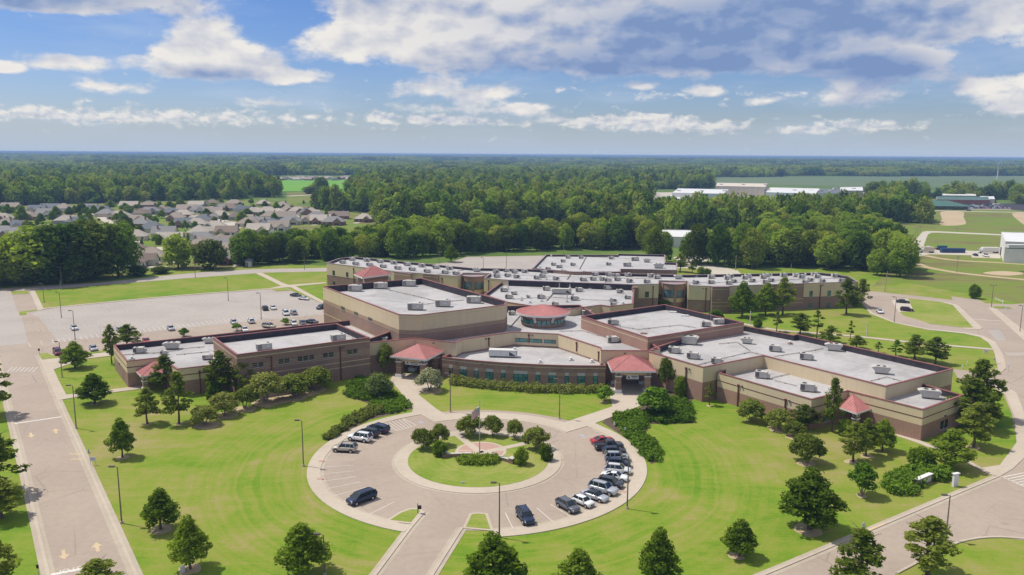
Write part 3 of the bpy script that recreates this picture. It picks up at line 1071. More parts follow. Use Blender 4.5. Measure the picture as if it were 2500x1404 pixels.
# walks right of the school
w1 = [(2117.6, 744.8), (2129.6, 763.3), (2183.3, 786.5), (2266.7, 803), (2359.3, 812.4), (2400, 820.7), (2429.6, 835.6), (2448, 865), (2457.4, 898.5), (2442.6, 910.6), (2409, 911.5)]
w2 = [(2409, 905), (2436, 900.4), (2428.7, 865), (2423, 851.3), (2413, 837), (2392.6, 823.5), (2355.6, 815.2), (2266.7, 806), (2181.5, 788.3), (2124, 766), (2110, 748)]
sheet('walk', w1 + w2, 'concrete', ZS, z0=0.0)
sheet('walk', [(2419.5, 944), (2455, 963.7), (2476.5, 1017), (2481.8, 1081), (2441, 1136.4), (2396, 1143.5), (2355, 1119), (2240, 1074), (2185, 1060), (2192, 1066), (2240, 1082), (2350, 1126), (2396, 1150), (2409, 1157), (2440, 1164.5), (2472, 1146), (2510, 1110), (2505, 1020), (2482, 960), (2445, 938), (2422, 937)], 'concrete', ZS, z0=0.0)
ribbon('walk', [(1760, 781), (1824, 793), (1895, 806), (2000, 815), (2100, 822.8), (2202, 833.7), (2309, 843.6), (2424, 853.5)], 2.0, 'concrete', ZS, 0.0, k=4)
sheet('walk', [(2300, 737.5), (2316, 739.5), (2338, 745), (2399, 802), (2391, 804.8), (2352, 803.5), (2352, 801), (2377.8, 801.3), (2328, 746)], 'concrete', ZS, z0=0.0)
sheet('walk', [(2411, 751.3), (2429.6, 752), (2500, 807.8), (2600, 890), (2600, 920), (2500, 831.9)], 'concrete', ZS, z0=0.0)
wedge = [(2171, 723.5), (2215, 729), (2230, 762), (2193, 762.4), (2203.7, 771), (2266.7, 791), (2352, 801), (2377.8, 801), (2328, 746), (2300, 738.3)]
isl = sheet('grass_wedge', wedge, 'concrete', 0.12, z0=0.0)
MB().prism(inset(ccw([g(*a) for a in wedge]), 0.25), 0.0, 0.14).build('turf', 'lawn_dry', isl)
sheet('parking_pad', [(2176, 733), (2216, 730.5), (2232, 762.6), (2194, 762.2)], 'concrete_far', ZG)
sheet('asphalt_patch', [(2411, 806), (2440, 805), (2458, 830.5), (2432, 831)], 'asphalt_grey', ZG)
isl = sheet('grass_island', [(2418, 749.5), (2440, 748), (2470, 751), (2472, 754), (2430, 753.5)], 'concrete', 0.12, z0=0.0)
MB().prism(inset(ccw([g(*a) for a in [(2418, 749.5), (2440, 748), (2470, 751), (2472, 754), (2430, 753.5)]]), 0.25), 0.0, 0.14).build('turf', 'lawn_dry', isl)
line_mark('stop_line', g(2377, 779.5), g(2444, 784), 0.5, 'white_paint', right)
for k in range(7):
    line_mark('crossing_bar', g(2455 + k * 8, 861), g(2465 + k * 8, 868.5), 0.5, 'faded_paint', right)
for k in range(5):
    line_mark('hatch_line', g(2447 + k * 11, 1165.5 + k * 4.6), g(2500 + k * 11, 1155 + k * 4.6), 0.25, 'white_paint', right)
line_mark('hatch_line', g(2442, 1163), g(2520, 1197), 0.25, 'white_paint', right)
sheet('rear_drive', [(1650, 655), (1672, 645), (1740, 646), (1800, 660), (1815, 674), (1760, 676), (1700, 655)], 'concrete_far', ZA)
sheet('rear_drive', [(1675, 646), (1710, 640), (1790, 626), (1815, 612), (1700, 612), (1640, 630)], 'concrete_far', ZA + 0.006)
# far right roads
sheet('concrete_road', [(2211.5, 615), (2252, 566), (2262, 564.3), (2290, 564.6), (2500, 574.3), (2900, 592), (2900, 596), (2500, 577.3), (2290, 568), (2274, 568), (2265, 573), (2254, 603), (2262, 607), (2393, 613.5), (2441, 615), (2443, 631), (2372.6, 629), (2370.7, 623.3), (2269, 621), (2240, 626), (2216, 625)], 'concrete_far', ZA)
ribbon('dirt_track', [(2212, 632), (2240, 644), (2265, 653), (2339, 666), (2430, 676), (2500, 682.6), (2700, 698)], 5.0, 'dirt', ZA + 0.006)
ribbon('dirt_track', [(2258, 624), (2290, 630), (2339, 636), (2430, 641), (2500, 645.6), (2700, 656)], 4.5, 'dirt', ZA + 0.006)
sheet('bare_earth', [(2400, 666), (2440, 662), (2490, 665), (2496, 670), (2460, 673), (2425, 671)], 'dirt', ZA, curve=4)
sheet('bare_earth', [(2298, 517), (2350, 517.5), (2352, 530), (2356, 548), (2296, 550), (2300, 535)], 'dirt', ZA, curve=3)
sheet('bare_earth', [(2470, 521), (2520, 524), (2540, 560), (2505, 552)], 'dirt', ZA, curve=3)
ribbon('highway', [(2200, 513.5), (2300, 515), (2500, 519), (2900, 530)], 9.0, 'concrete_far', ZA + 0.01)
ribbon('highway', [(700, 480), (735, 478), (832, 472.5), (900, 468)], 14.0, 'concrete_far', 0.5)
ribbon('highway', [(2140, 490), (2162, 480), (2175, 466), (2185, 459)], 16.0, 'concrete_far', 0.4)
sheet('dealer_forecourt', [(2205, 511), (2470, 512), (2480, 498), (2290, 494), (2210, 493)], 'floor_grey', ZA)
sheet('dealer_forecourt', [(2470, 512), (2520, 517), (2500, 497), (2440, 497)], 'lining', ZA + 0.01)
sheet('works_yard', [(1570, 489), (2110, 478), (2110, 468), (1600, 470)], 'concrete_far', 0.2)
sheet('street', [(470, 541), (500, 549), (560, 552), (600, 546), (560, 540), (535, 530), (520, 523), (508, 523)], 'concrete_far', 0.05)
sheet('street', [(362, 604), (402, 603), (430, 640), (408, 645), (395, 624), (375, 610)], 'concrete_far', 0.05)
sheet('street', [(222, 522), (240, 520), (300, 555), (282, 560)], 'concrete_far', 0.05)
sheet('street', [(690, 530), (720, 520), (740, 528), (720, 538)], 'concrete_far', 0.05)


# ------------------------------------------------------------------ the school
school = empty('school_building', g(1290, 790), 0, 'sprawling tan and brown brick school with flat pale roofs and red hipped canopies', 'school')
SCH = Matrix.Translation(school.location).inverted()


def sub(mb, name, parent, mat=None, smooth=False, label=None):
    """a mesh in world coordinates placed under a part of the school"""
    me = mb.mesh(name, mat, smooth)
    me.transform(SCH)
    o = bpy.data.objects.new(name, me)
    put(o, parent)
    if label: o['label'] = label
    return o


class Wing:
    def __init__(self, name, label, pts, H, parapet, bands, px=True, z0=0.0, deck='roof_deck', lining='lining', coping='coping', t=0.35):
        self.H, self.deck_z = H, H - parapet
        p = [g(x, y, H).xy for x, y in pts] if px else [Vector(q) for q in pts]
        self.P = ccw(p)
        self.src = [Vector((q.x, q.y)) for q in p]
        mb = MB()
        n = len(self.P)
        for i in range(n):
            a, b = self.P[i], self.P[(i + 1) % n]
            lo = z0
            for top, mat in bands:
                top = min(top, H)
                mb.mat(mat)
                mb.face([(a.x, a.y, lo), (b.x, b.y, lo), (b.x, b.y, top), (a.x, a.y, top)])
                lo = top
        self.o = sub(mb, name, school, label=label)
        q = inset(self.P, t)
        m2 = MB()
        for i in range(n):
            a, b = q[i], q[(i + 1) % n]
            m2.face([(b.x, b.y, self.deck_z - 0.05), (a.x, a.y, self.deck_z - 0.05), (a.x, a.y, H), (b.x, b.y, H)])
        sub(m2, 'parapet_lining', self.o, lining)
        m3 = MB()
        m3.face([(v.x, v.y, self.deck_z) for v in inset(self.P, t - 0.02)])
        sub(m3, 'roof_deck', self.o, deck)
        m4 = MB()
        m4.ring(self.P, 0.07, t + 0.06, H - 0.04, H + 0.13)
        sub(m4, 'coping', self.o, coping)

    def band(self, z0, z1, mat, proud=0.04, name='stripe'):
        return sub(MB().ring(self.P, proud, 0.02, z0, z1), name, self.o, mat)

    def edge(self, i, j=None):
        """wall between the i-th and the next of the corners as they were listed"""
        a, b = self.src[i], self.src[(i + 1) % len(self.src) if j is None else j]
        return a, b

    def window(self, e, rect, cols=1, rows=1, glass='glass_dark', panel=None, name='window'):
        """rect: the opening's picture box on wall e (left, top, right, bottom)"""
        a, b = self.edge(*e) if isinstance(e, tuple) else self.edge(e)
        xm, ym = (rect[0] + rect[2]) / 2, (rect[1] + rect[3]) / 2
        s0, _ = wall_hit(rect[0], ym, a, b)
        s1, _ = wall_hit(rect[2], ym, a, b)
        z1 = wall_hit(xm, rect[1], a, b)[1]
        z0 = wall_hit(xm, rect[3], a, b)[1]
        return wall_window(self.o, a, b, min(s0, s1), max(s0, s1), z0, z1, cols, rows, glass, panel, name)

    def pipe_down(self, e, x, ytop, ybot=None, zb=0.1):
        a, b = self.edge(*e) if isinstance(e, tuple) else self.edge(e)
        s, z = wall_hit(x, ytop, a, b)
        if ybot is not None:
            zb = wall_hit(x, ybot, a, b)[1]
        d = (b - a).normalized()
        n = outward(self, a, b)
        p = a + d * s + n * 0.14
        mb = MB()
        mb.box((p.x, p.y, (z + zb) / 2), (0.22, 0.22, z - zb), math.atan2(d.y, d.x))
        mb.box((p.x, p.y, z + 0.1), (0.45, 0.36, 0.45), math.atan2(d.y, d.x))
        return sub(mb, 'downspout', self.o, 'downspout')

    def wall_lamp(self, e, x, y):
        a, b = self.edge(*e) if isinstance(e, tuple) else self.edge(e)
        s, z = wall_hit(x, y, a, b)
        d = (b - a).normalized()
        n = outward(self, a, b)
        p = a + d * s + n * 0.16
        mb = MB().mat('dark_metal')
        mb.box((p.x, p.y, z), (0.42, 0.3, 0.22), math.atan2(d.y, d.x))
        mb.mat('trim_white')
        mb.box((p.x + n.x * .05, p.y + n.y * .05, z - 0.13), (0.34, 0.22, 0.05), math.atan2(d.y, d.x))
        return sub(mb, 'wall_light', self.o)


def outward(wing, a, b):
    d = (b - a).normalized()
    n = Vector((d.y, -d.x))
    m = (a + b) / 2 + n * 0.5
    # even-odd test
    P, inside = wing.P, False
    for i in range(len(P)):
        p, q = P[i], P[(i + 1) % len(P)]
        if (p.y > m.y) != (q.y > m.y) and m.x < (q.x - p.x) * (m.y - p.y) / (q.y - p.y) + p.x:
            inside = not inside
    return -n if inside else n


def wall_window(parent, a, b, s0, s1, z0, z1, cols, rows, glass, panel=None, name='window', n=None):
    d = (b - a).normalized()
    if n is None:
        n = Vector((d.y, -d.x))
        if n.dot(-a) < 0:                 # windows in view look towards the camera
            n = -n
    mid = (s0 + s1) / 2
    c = a + d * mid
    rz = math.atan2(d.y, d.x)
    wd, ht = s1 - s0, z1 - z0
    mb = MB()
    f = 0.09

    def bx(u, z, w_, h_, depth, mat):
        mb.mat(mat)
        p = c + d * u + n * (depth / 2)
        mb.box((p.x, p.y, z), (w_, depth, h_), rz)
    zc = (z0 + z1) / 2
    bx(0, zc, wd, ht, 0.03, glass)
    for k in range(cols + 1):
        bx(-wd / 2 + wd * k / cols, zc, f, ht + f, 0.08, 'frame_dark')
    for k in range(rows + 1):
        bx(0, z0 + ht * k / rows, wd - f, f, 0.078, 'frame_dark')
    bx(0, z0 - 0.12, wd + 0.3, 0.14, 0.12, 'spandrel')
    if panel:
        bx(0, z1 + panel / 2 + 0.05, wd, panel, 0.06, 'spandrel')
    return sub(mb, name, parent)


BR, TN, RD = 'brick_brown', 'stucco_tan', 'brick_red'
# two-storey classroom range at the back
two = Wing('classroom_range', 'long two-storey tan and brick classroom range across the back',
           [(797.4, 642), (962, 662.6), (1116.8, 674.8), (1132, 666.8), (1197, 668), (1181.5, 679), (1240, 684), (1545, 695), (1608, 693.8), (1608.8, 685.2), (1678.4, 686.8), (1680.8, 697.2), (1733, 699), (1778, 698.6),
            (1960.6, 692), (2095, 688.3), (2074.4, 675.5), (2037, 669.5), (1999, 666), (1680, 671.5), (1508, 668), (1350, 661), (1291, 657.5), (1218.5, 656), (1153, 655), (862.4, 627), (827.4, 631.3)], 9.6, 0.95,
           [(4.3, BR), (9.6, TN)], coping='coping_grey')
two.band(4.25, 4.4, 'stripe_brown')
rear = Wing('rear_block', 'pale roofed rear block with parapet behind the classroom range',
            [(1300, 655), (1332.5, 622), (1507, 623), (1507.5, 620), (1624, 622.5), (1624.5, 641.5), (1653, 642.5), (1653, 660), (1515, 657), (1515, 664), (1400, 664)], 9.9, 0.8, [(9.9, BR)], coping='coping_grey')
sub(MB().ring(rear.P, 0.04, 0.02, 8.3, 8.45), 'stripe', rear.o, 'stripe_tan')
mid = Wing('centre_block', 'central block with a crowded equipment roof behind the rotunda',
           [(1232.8, 683), (1549.5, 694.5), (1545.5, 741.9), (1489.4, 748.3), (1467, 745), (1391.7, 754.7), (1330, 752), (1238, 738), (1181.5, 719.6)], 8.5, 1.05, [(4.3, BR), (8.5, TN)])
gym = Wing('gymnasium', 'tall gymnasium block with tan upper walls and brown brick base',
           [(788.3, 699.7), (1029, 679.7), (1238.5, 736.7), (1232, 745), (1023.4, 770), (973.5, 768.6)], 14.0, 2.0, [(9.95, BR), (14.0, TN)])
for z in (9.0, 9.4, 9.8):
    gym.band(z, z + 0.1, 'stripe_tan')
gym.band(5.2, 5.38, 'stripe_tan')
gym.band(13.1, 13.22, 'stripe_tan', 0.03)
left1 = Wing('west_wing', 'low west wing with tan band and dark lined parapet',
             [(276.5, 843.4), (309, 882.5), (386.8, 873.9), (389, 876), (432.3, 901.9), (515, 892), (560, 885), to_px((-42, 200, 6.5)), to_px((-29, 214, 6.5)), to_px((-40, 240.5, 6.5))], 6.5, 1.35, [(3.55, BR), (6.5, TN)])
left1.band(4.85, 5.05, 'stripe_brown')
left2 = Wing('music_block', 'tall brown brick block with thin tan stripes and small square windows',
             [(520, 824.6), (577.6, 866.8), (902.4, 824.6), (822.6, 790.5)], 10.0, 1.5, [(10.0, BR)])
left2.band(9.05, 9.25, 'stripe_tan')
for z in (4.55, 3.2):
    left2.band(z, z + 0.18, 'stripe_tan')
for z in (5.9, 6.3, 6.7, 7.1):
    left2.band(z, z + 0.07, 'stripe_tan', 0.03)
link = Wing('entrance_link', 'tan entrance link wrapping the rotunda roof',
            [to_px((-40, 197.5, 8.3)), (1012, 826.4), (1112.8, 837.6), (1127, 829.6), (1255, 811), (1362, 816.3), (1464.4, 848.8), (1466.8, 856.3), (1582.8, 856.8), (1612, 852.5), to_px((36.5, 199, 8.3)), to_px((28, 226, 8.3)), to_px((22, 253, 8.3)), to_px((-5, 250, 8.3)), to_px((-27, 226, 8.3))], 8.3, 2.0,
            [(4.9, BR), (8.3, TN)])
theatre = Wing('theatre_block', 'brown brick theatre block with a tan stripe and dark parapet lining',
               [(1419, 772), (1622.4, 744), (1816.3, 787.7), (1581.4, 825.2)], 10.0, 1.5, [(10.0, RD)])
theatre.band(8.95, 9.15, 'stripe_tan')
right_w = Wing('east_wing', 'broad east wing with tan walls over brick base',
               [(1717, 897.3), (1584.5, 859.4), (1590, 852), (1700, 815), (1812, 795), (1936.5, 818.8), (1946, 816.5), (2327, 901.4), (2163, 944), (1864.4, 868.5)], 8.2, 1.4, [(4.6, RD), (8.2, TN)])
right_r = Wing('east_lower_roof', 'lower roofed bay set into the front of the east wing',
               [(1752.2, 910), (1981.5, 976), (2070.5, 954.8), (2254, 1001), (2351.8, 965.5), (2250, 937), (2150, 930), (1864.4, 862)], 6.5, 1.3, [(3.25, RD), (6.5, TN)])
right_r.band(4.65, 4.83, 'stripe_brown')
curve_top = [(1079.2, 872), (1110, 876), (1160, 881.2), (1210, 885.3), (1260, 888.4), (1310, 890.8), (1362, 892.8), (1420, 893.8), (1478.8, 894)]
admin = Wing('office_front', 'low curved brick office front with teal windows',
             curve_top + [(1468.4, 870), (1420, 835), (1360, 815), (1255, 812), (1140, 835), (1109.6, 858.4)], 5.2, 0.75, [(5.2, BR)])
admin.band(4.55, 4.70, 'stripe_tan')
for z in (2.75, 3.02, 3.29):
    admin.band(z, z + 0.06, 'stripe_tan', 0.03)

# ---- windows
for k, x in enumerate((1231, 1278.4)):
    pass
Z4 = lambda x0, y0, x1, y1: (900 + x0 / 6.25, 780 + y0 / 6.25, 900 + x1 / 6.25, 780 + y1 / 6.25)
Z5 = lambda x0, y0, x1, y1: (1250 + x0 / 6.25, 760 + y0 / 6.25, 1250 + x1 / 6.25, 760 + y1 / 6.25)
for r, c_, gl in ((Z4(1230, 775, 1280, 890), 1, 'glass_dark'), (Z4(1397, 800, 1497, 915), 2, 'glass_teal'), (Z4(1617, 822, 1673, 935), 1, 'glass_teal'), (Z4(1793, 835, 1900, 955), 2, 'glass_teal'),
                  (Z4(2023, 852, 2082, 972), 1, 'glass_teal'), (Z4(2212, 872, 2424, 995), 3, 'glass_teal'), (Z5(366, 1012, 426, 1132), 1, 'glass_teal'), (Z5(556, 1020, 670, 1140), 2, 'glass_teal'),
                  (Z5(804, 1027, 864, 1147), 1, 'glass_teal'), (Z5(998, 1032, 1111, 1147), 2, 'glass_teal'), (Z5(1243, 1035, 1302, 1147), 1, 'glass_teal')):
    xm = (r[0] + r[2]) / 2
    e = max(i for i in range(len(curve_top) - 1) if curve_top[i][0] <= xm)
    a, b = admin.edge(e)
    s0, s1 = wall_hit(r[0], (r[1] + r[3]) / 2, a, b)[0], wall_hit(r[2], (r[1] + r[3]) / 2, a, b)[0]
    wall_window(admin.o, a, b, s0, s1, 0.75, 2.65, c_, 2, gl, 0.75)
for x in (1340, 1730, 2145, 2490):
    xx = 900 + x / 6.25
    e = max(i for i in range(len(curve_top) - 1) if curve_top[i][0] <= xx)
    admin.wall_lamp(e, xx, 780 + {1340: 650, 1730: 690, 2145: 722, 2490: 743}[x] / 6.25)
for x, y in ((300, 866), (738, 884), (1176, 890)):
    xx = 1250 + x / 6.25
    e = max(i for i in range(len(curve_top) - 1) if curve_top[i][0] <= xx)
    admin.wall_lamp(e, xx, 760 + y / 6.25)
# clerestory in the link wall behind the office roof
for r in (Z5(55, 415, 238, 465), Z5(270, 425, 458, 475), Z5(492, 438, 670, 487)):
    link.window(4, r, 3, 1, 'glass_teal')
for e, x, y0, y1 in ((3, 1119.5, 840, 862), (3, 1193, 828, 846), (4, 1291.5, 819, 837), (5, 1408.5, 838, 858), (5, 1462.5, 861, 881)):
    link.pipe_down(e, x, y0, y1)
link.wall_lamp(1, 1059, 837.5)
link.wall_lamp(3, 1186, 827.5)
link.wall_lamp(4, 1300, 819.5)
link.wall_lamp(7, 1526, 862.5)
for r in ((820 - 5, 0, 0, 0),):
    pass
C3 = lambda x0, y0, x1, y1: (250 + x0 / 3.51, 750 + y0 / 3.51, 250 + x1 / 3.51, 750 + y1 / 3.51)
for x, y in ((1305, 498), (1358, 491), (1530, 466), (1582, 459), (1692, 443), (1742, 437), (1792, 430), (1911, 413), (1960, 407), (2117, 384), (2164, 377)):
    left2.window(1, C3(x - 17, y - 18, x + 17, y + 18), 1, 1, 'glass_dark')
left2.pipe_down(1, 250 + 1446 / 3.51, 750 + 430 / 3.51)
left2.pipe_down(1, 250 + 2037 / 3.51, 750 + 350 / 3.51)
left2.wall_lamp(1, 250 + 1412 / 3.51, 750 + 432 / 3.51)
left2.wall_lamp(1, 250 + 2065 / 3.51, 750 + 342 / 3.51)
left1.pipe_down(4, 250 + 832 / 3.51, 750 + 555 / 3.51)
left1.wall_lamp(4, 250 + 866 / 3.51, 750 + 548 / 3.51)
left1.wall_lamp(0, 250 + 150 / 3.51, 750 + 485 / 3.51)
G1 = lambda x0, y0, x1, y1: (780 + x0 / 6.25, 610 + y0 / 6.25, 780 + x1 / 6.25, 610 + y1 / 6.25)
for x, y in ((345, 885), (373, 898), (546, 967), (577, 979), (760, 1053), (792, 1066)):
    gym.window(5, G1(x - 11, y - 22, x + 11, y + 22), 1, 2, 'glass_dark')
# two-storey range
for r in (G1(202, 318, 232, 386), G1(408, 345, 438, 412), G1(206, 485, 236, 535), G1(1052, 418, 1082, 465)):
    two.window(0, r, 2, 2, 'glass_dark')
B3 = lambda x0, y0, x1, y1: (1500 + x0 / 6.25, 610 + y0 / 6.25, 1500 + x1 / 6.25, 610 + y1 / 6.25)
two.window(7, B3(470, 640, 523, 724), 1, 1, 'glass_dark')
two.window(13, B3(1815, 690, 1855, 748), 1, 1, 'glass_dark')
E8 = lambda x0, y0, x1, y1: (1850 + x0 / 6.25, 630 + y0 / 6.25, 1850 + x1 / 6.25, 630 + y1 / 6.25)
for r in (E8(790, 506, 835, 590), E8(1067, 500, 1112, 584), E8(780, 692, 825, 762), E8(1055, 685, 1100, 765)):
    two.window(14, r, 2, 2, 'glass_teal')
two.window(13, E8(502, 712, 545, 780), 2, 2, 'glass_teal')
for e, x, y in ((0, 780 + 523 / 6.25, 610 + 290 / 6.25), (2 - 1, 780 + 1872 / 6.25, 610 + 440 / 6.25), (5, 1160 + 208 / 6.25, 610 + 475 / 6.25), (7, 1500 + 592 / 6.25, 610 + 565 / 6.25),
                (11, 1500 + 1400 / 6.25, 610 + 592 / 6.25), (14, 1850 + 960 / 6.25, 630 + 425 / 6.25)):
    two.pipe_down(e, x, y)
two.wall_lamp(11, 1500 + 1350 / 6.25, 610 + 590 / 6.25)
two.wall_lamp(14, 1850 + 995 / 6.25, 630 + 415 / 6.25)


def bay(wing, e, x0, x1, y, proud, mat=BR, stripes=()):
    a, b = wing.edge(e)
    s0, s1 = wall_hit(x0, y, a, b)[0], wall_hit(x1, y, a, b)[0]
    d = (b - a).normalized()
    n = outward(wing, a, b)
    c = a + d * (s0 + s1) / 2 + n * (proud / 2 - 0.1)
    rz = math.atan2(d.y, d.x)
    mb = MB().mat(mat)
    mb.box((c.x, c.y, 4.75), (abs(s1 - s0), proud + 0.2, 9.5), rz)
    mb.mat('stripe_tan')
    for z in stripes:
        mb.box((c.x + n.x * .02, c.y + n.y * .02, z), (abs(s1 - s0) + .04, proud + 0.22, 0.18), rz)
    mb.mat('coping_grey')
    mb.box((c.x, c.y, 9.6), (abs(s1 - s0) + .1, proud + 0.3, 0.16), rz)
    return sub(mb, 'brick_bay', wing.o), (a, b, n)


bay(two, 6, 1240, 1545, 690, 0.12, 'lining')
bay(two, 0, 964, 1005, 670, 0.5, BR, (8.7,))
bay(two, 1, 1034, 1072, 680, 0.5, BR, (8.7,))
bay(two, 12, 1735, 1777, 720, 1.4, BR, (8.7, 3.9, 2.5))
bay(two, 13, 1885, 1960, 720, 0.4, BR, (8.7, 3.9, 2.5))
wall_window(two.o, *[p + outward(two, *two.edge(12)) * 1.3 for p in two.edge(12)], 2.4, 3.9, 5.0, 6.9, 1, 1, 'glass_blue')


def drum(cx, cy, r, wing, name, a0, a1):
    """round stair tower set in a recess: brick crown, tan drums, dark mullions"""
    mb = MB()
    n = 20

    def seg(z0, z1, rr, mat):
        mb.mat(mat)
        pts = [(cx + rr * math.cos(R(a0 + (a1 - a0) * k / n)), cy + rr * math.sin(R(a0 + (a1 - a0) * k / n))) for k in range(n + 1)]
        for k in range(n):
            p, q = pts[k], pts[k + 1]
            mb.face([(p[0], p[1], z0), (q[0], q[1], z0), (q[0], q[1], z1), (p[0], p[1], z1)])
        mb.face([(p[0], p[1], z1) for p in pts])
    seg(0, 2.3, r, BR)
    seg(2.3, 3.9, r + .02, TN)
    seg(3.9, 4.15, r + .08, 'stripe_brown')
    seg(4.15, 6.9, r, 'glass_blue')
    seg(6.9, 9.0, r + .1, BR)
    seg(9.0, 9.15, r + .3, 'coping_grey')
    mb.mat(BR)
    for k in (0.12, 0.5, 0.88):
        a = R(a0 + (a1 - a0) * k)
        mb.box((cx + r * math.cos(a), cy + r * math.sin(a), 4.5), (0.7, 0.9, 9.0), a)
    return sub(mb, name, wing.o)


c1 = (g(1157, 667.5, 9.6) + g(1157, 668.5, 9.6)) / 2
drum(c1.x, c1.y - 0.5, 4.3, two, 'stair_drum', 180, 360)
c2 = g(1643, 686, 9.6)
drum(c2.x, c2.y - 0.5, 4.3, two, 'stair_drum', 180, 360)
sub(MB().box((g(1551, 702, 9.0).x, g(1551, 702, 9.0).y, 4.6), (2.2, 2.0, 9.2)), 'corner_pier', two.o, BR)

# east wing details
Z6 = lambda x, y: (1550 + x / 5, 760 + y / 5)
right_w.pipe_down(0, *Z6(630, 700))
right_w.wall_lamp(0, *Z6(668, 705))
right_r.pipe_down(0, *Z6(1268, 910))
right_r.pipe_down(0, *Z6(1842, 1085))
right_r.wall_lamp(0, *Z6(1310, 915))
right_r.wall_lamp(0, *Z6(1888, 1092))
Z7 = lambda x0, y0, x1, y1: (1950 + x0 / 5, 850 + y0 / 5, 1950 + x1 / 5, 850 + y1 / 5)
right_r.window(3, Z7(1732, 890, 1762, 985), 1, 2, 'glass_dark')
right_r.window(3, Z7(1782, 870, 1812, 965), 1, 2, 'glass_dark')
right_r.window(1, Z7(300, 790, 345, 890), 2, 1, 'glass_teal')
right_r.window(1, Z7(368, 775, 405, 870), 2, 1, 'glass_teal')
right_r.wall_lamp(3, 1950 + 1785 / 5, 850 + 825 / 5)


# ---- hipped red metal roofs
def hip_roof(corners, apex, eave_z, parent, fascia=0.38, seam=0.55, name='canopy_roof'):
    """standing seam hip over a quadrilateral of eave corners"""
    P = ccw(corners)
    n = len(P)
    A = Vector(apex)
    ro = MB()
    se = MB()
    for i in range(n):
        a = Vector((*P[i], eave_z + 0.02))
        b = Vector((*P[(i + 1) % n], eave_z + 0.02))
        ro.face([a, b, A])
        L = (b - a).length
        d = (b - a).normalized()
        nrm = (b - a).cross(A - a).normalized()
        k = int(L / seam)
        foot = (A - a).dot(d)
        up = (A - (a + d * foot))
        for j in range(1, k):
            s = j * L / k
            t = s / foot if s < foot else (L - s) / (L - foot)
            p0 = a + d * s
            p1 = p0 + up * max(0.0, min(1.0, t)) * 0.985
            w_ = d * 0.03
            h = nrm * 0.06
            se.face([p0 - w_, p0 + h, p1 + h, p1 - w_])
            se.face([p0 + h, p0 + w_, p1 + w_, p1 + h])
    for i in range(n):                                          # hip caps
        a = Vector((*P[i], eave_z + 0.03))
        se.tube(a, A, 0.09, 0.09, 5)
    o = sub(ro, name, parent, 'red_roof')
    s = sub(se, 'standing_seam', parent, 'red_roof')
    s['kind'] = 'stuff'
    fb = MB()
    fb.ring(P, 0.04, 0.4, eave_z - fascia, eave_z + 0.015)
    fb.face([(q.x, q.y, eave_z - fascia * 0.6) for q in inset(P, 0.3)][::-1])
    sub(fb, 'fascia', parent, 'trim_white')
    return o


def column(p, h, parent, w_=1.5, rz=0.0):
    mb = MB().mat('trim_white')
    mb.box((p[0], p[1], 0.45), (w_ + 0.5, w_ + 0.5, 0.9), rz, 0.92)
    mb.mat(BR)
    mb.box((p[0], p[1], (0.9 + h - 1.5) / 2), (w_, w_, h - 1.5 - 0.9 + 0.9), rz)
    mb.mat('stripe_tan')
    mb.box((p[0], p[1], h * 0.48), (w_ + .05, w_ + .05, 0.1), rz)
    mb.mat('trim_white')
    mb.box((p[0], p[1], h - 1.45), (w_ + 0.3, w_ + 0.3, 0.28), rz)
    mb.mat('stripe_tan')
    mb.box((p[0], p[1], h - 0.65), (w_ * 0.55, w_ * 0.55, 1.35), rz)
    mb.mat('trim_white')
    ca, sa = math.cos(rz), math.sin(rz)
    for dx, dy in ((1, 1), (1, -1), (-1, 1), (-1, -1)):
        ox, oy = (dx * ca - dy * sa) * w_ * .42, (dx * sa + dy * ca) * w_ * .42
        mb.tube((p[0] + ox * .75, p[1] + oy * .75, h - 1.3), (p[0] + ox * 1.35, p[1] + oy * 1.35, h - 0.1), 0.11, 0.14, 6)
    return sub(mb, 'column', parent)


def part(name, label=None):
    o = bpy.data.objects.new(name, None)
    put(o, school)
    if label: o['label'] = label
    return o


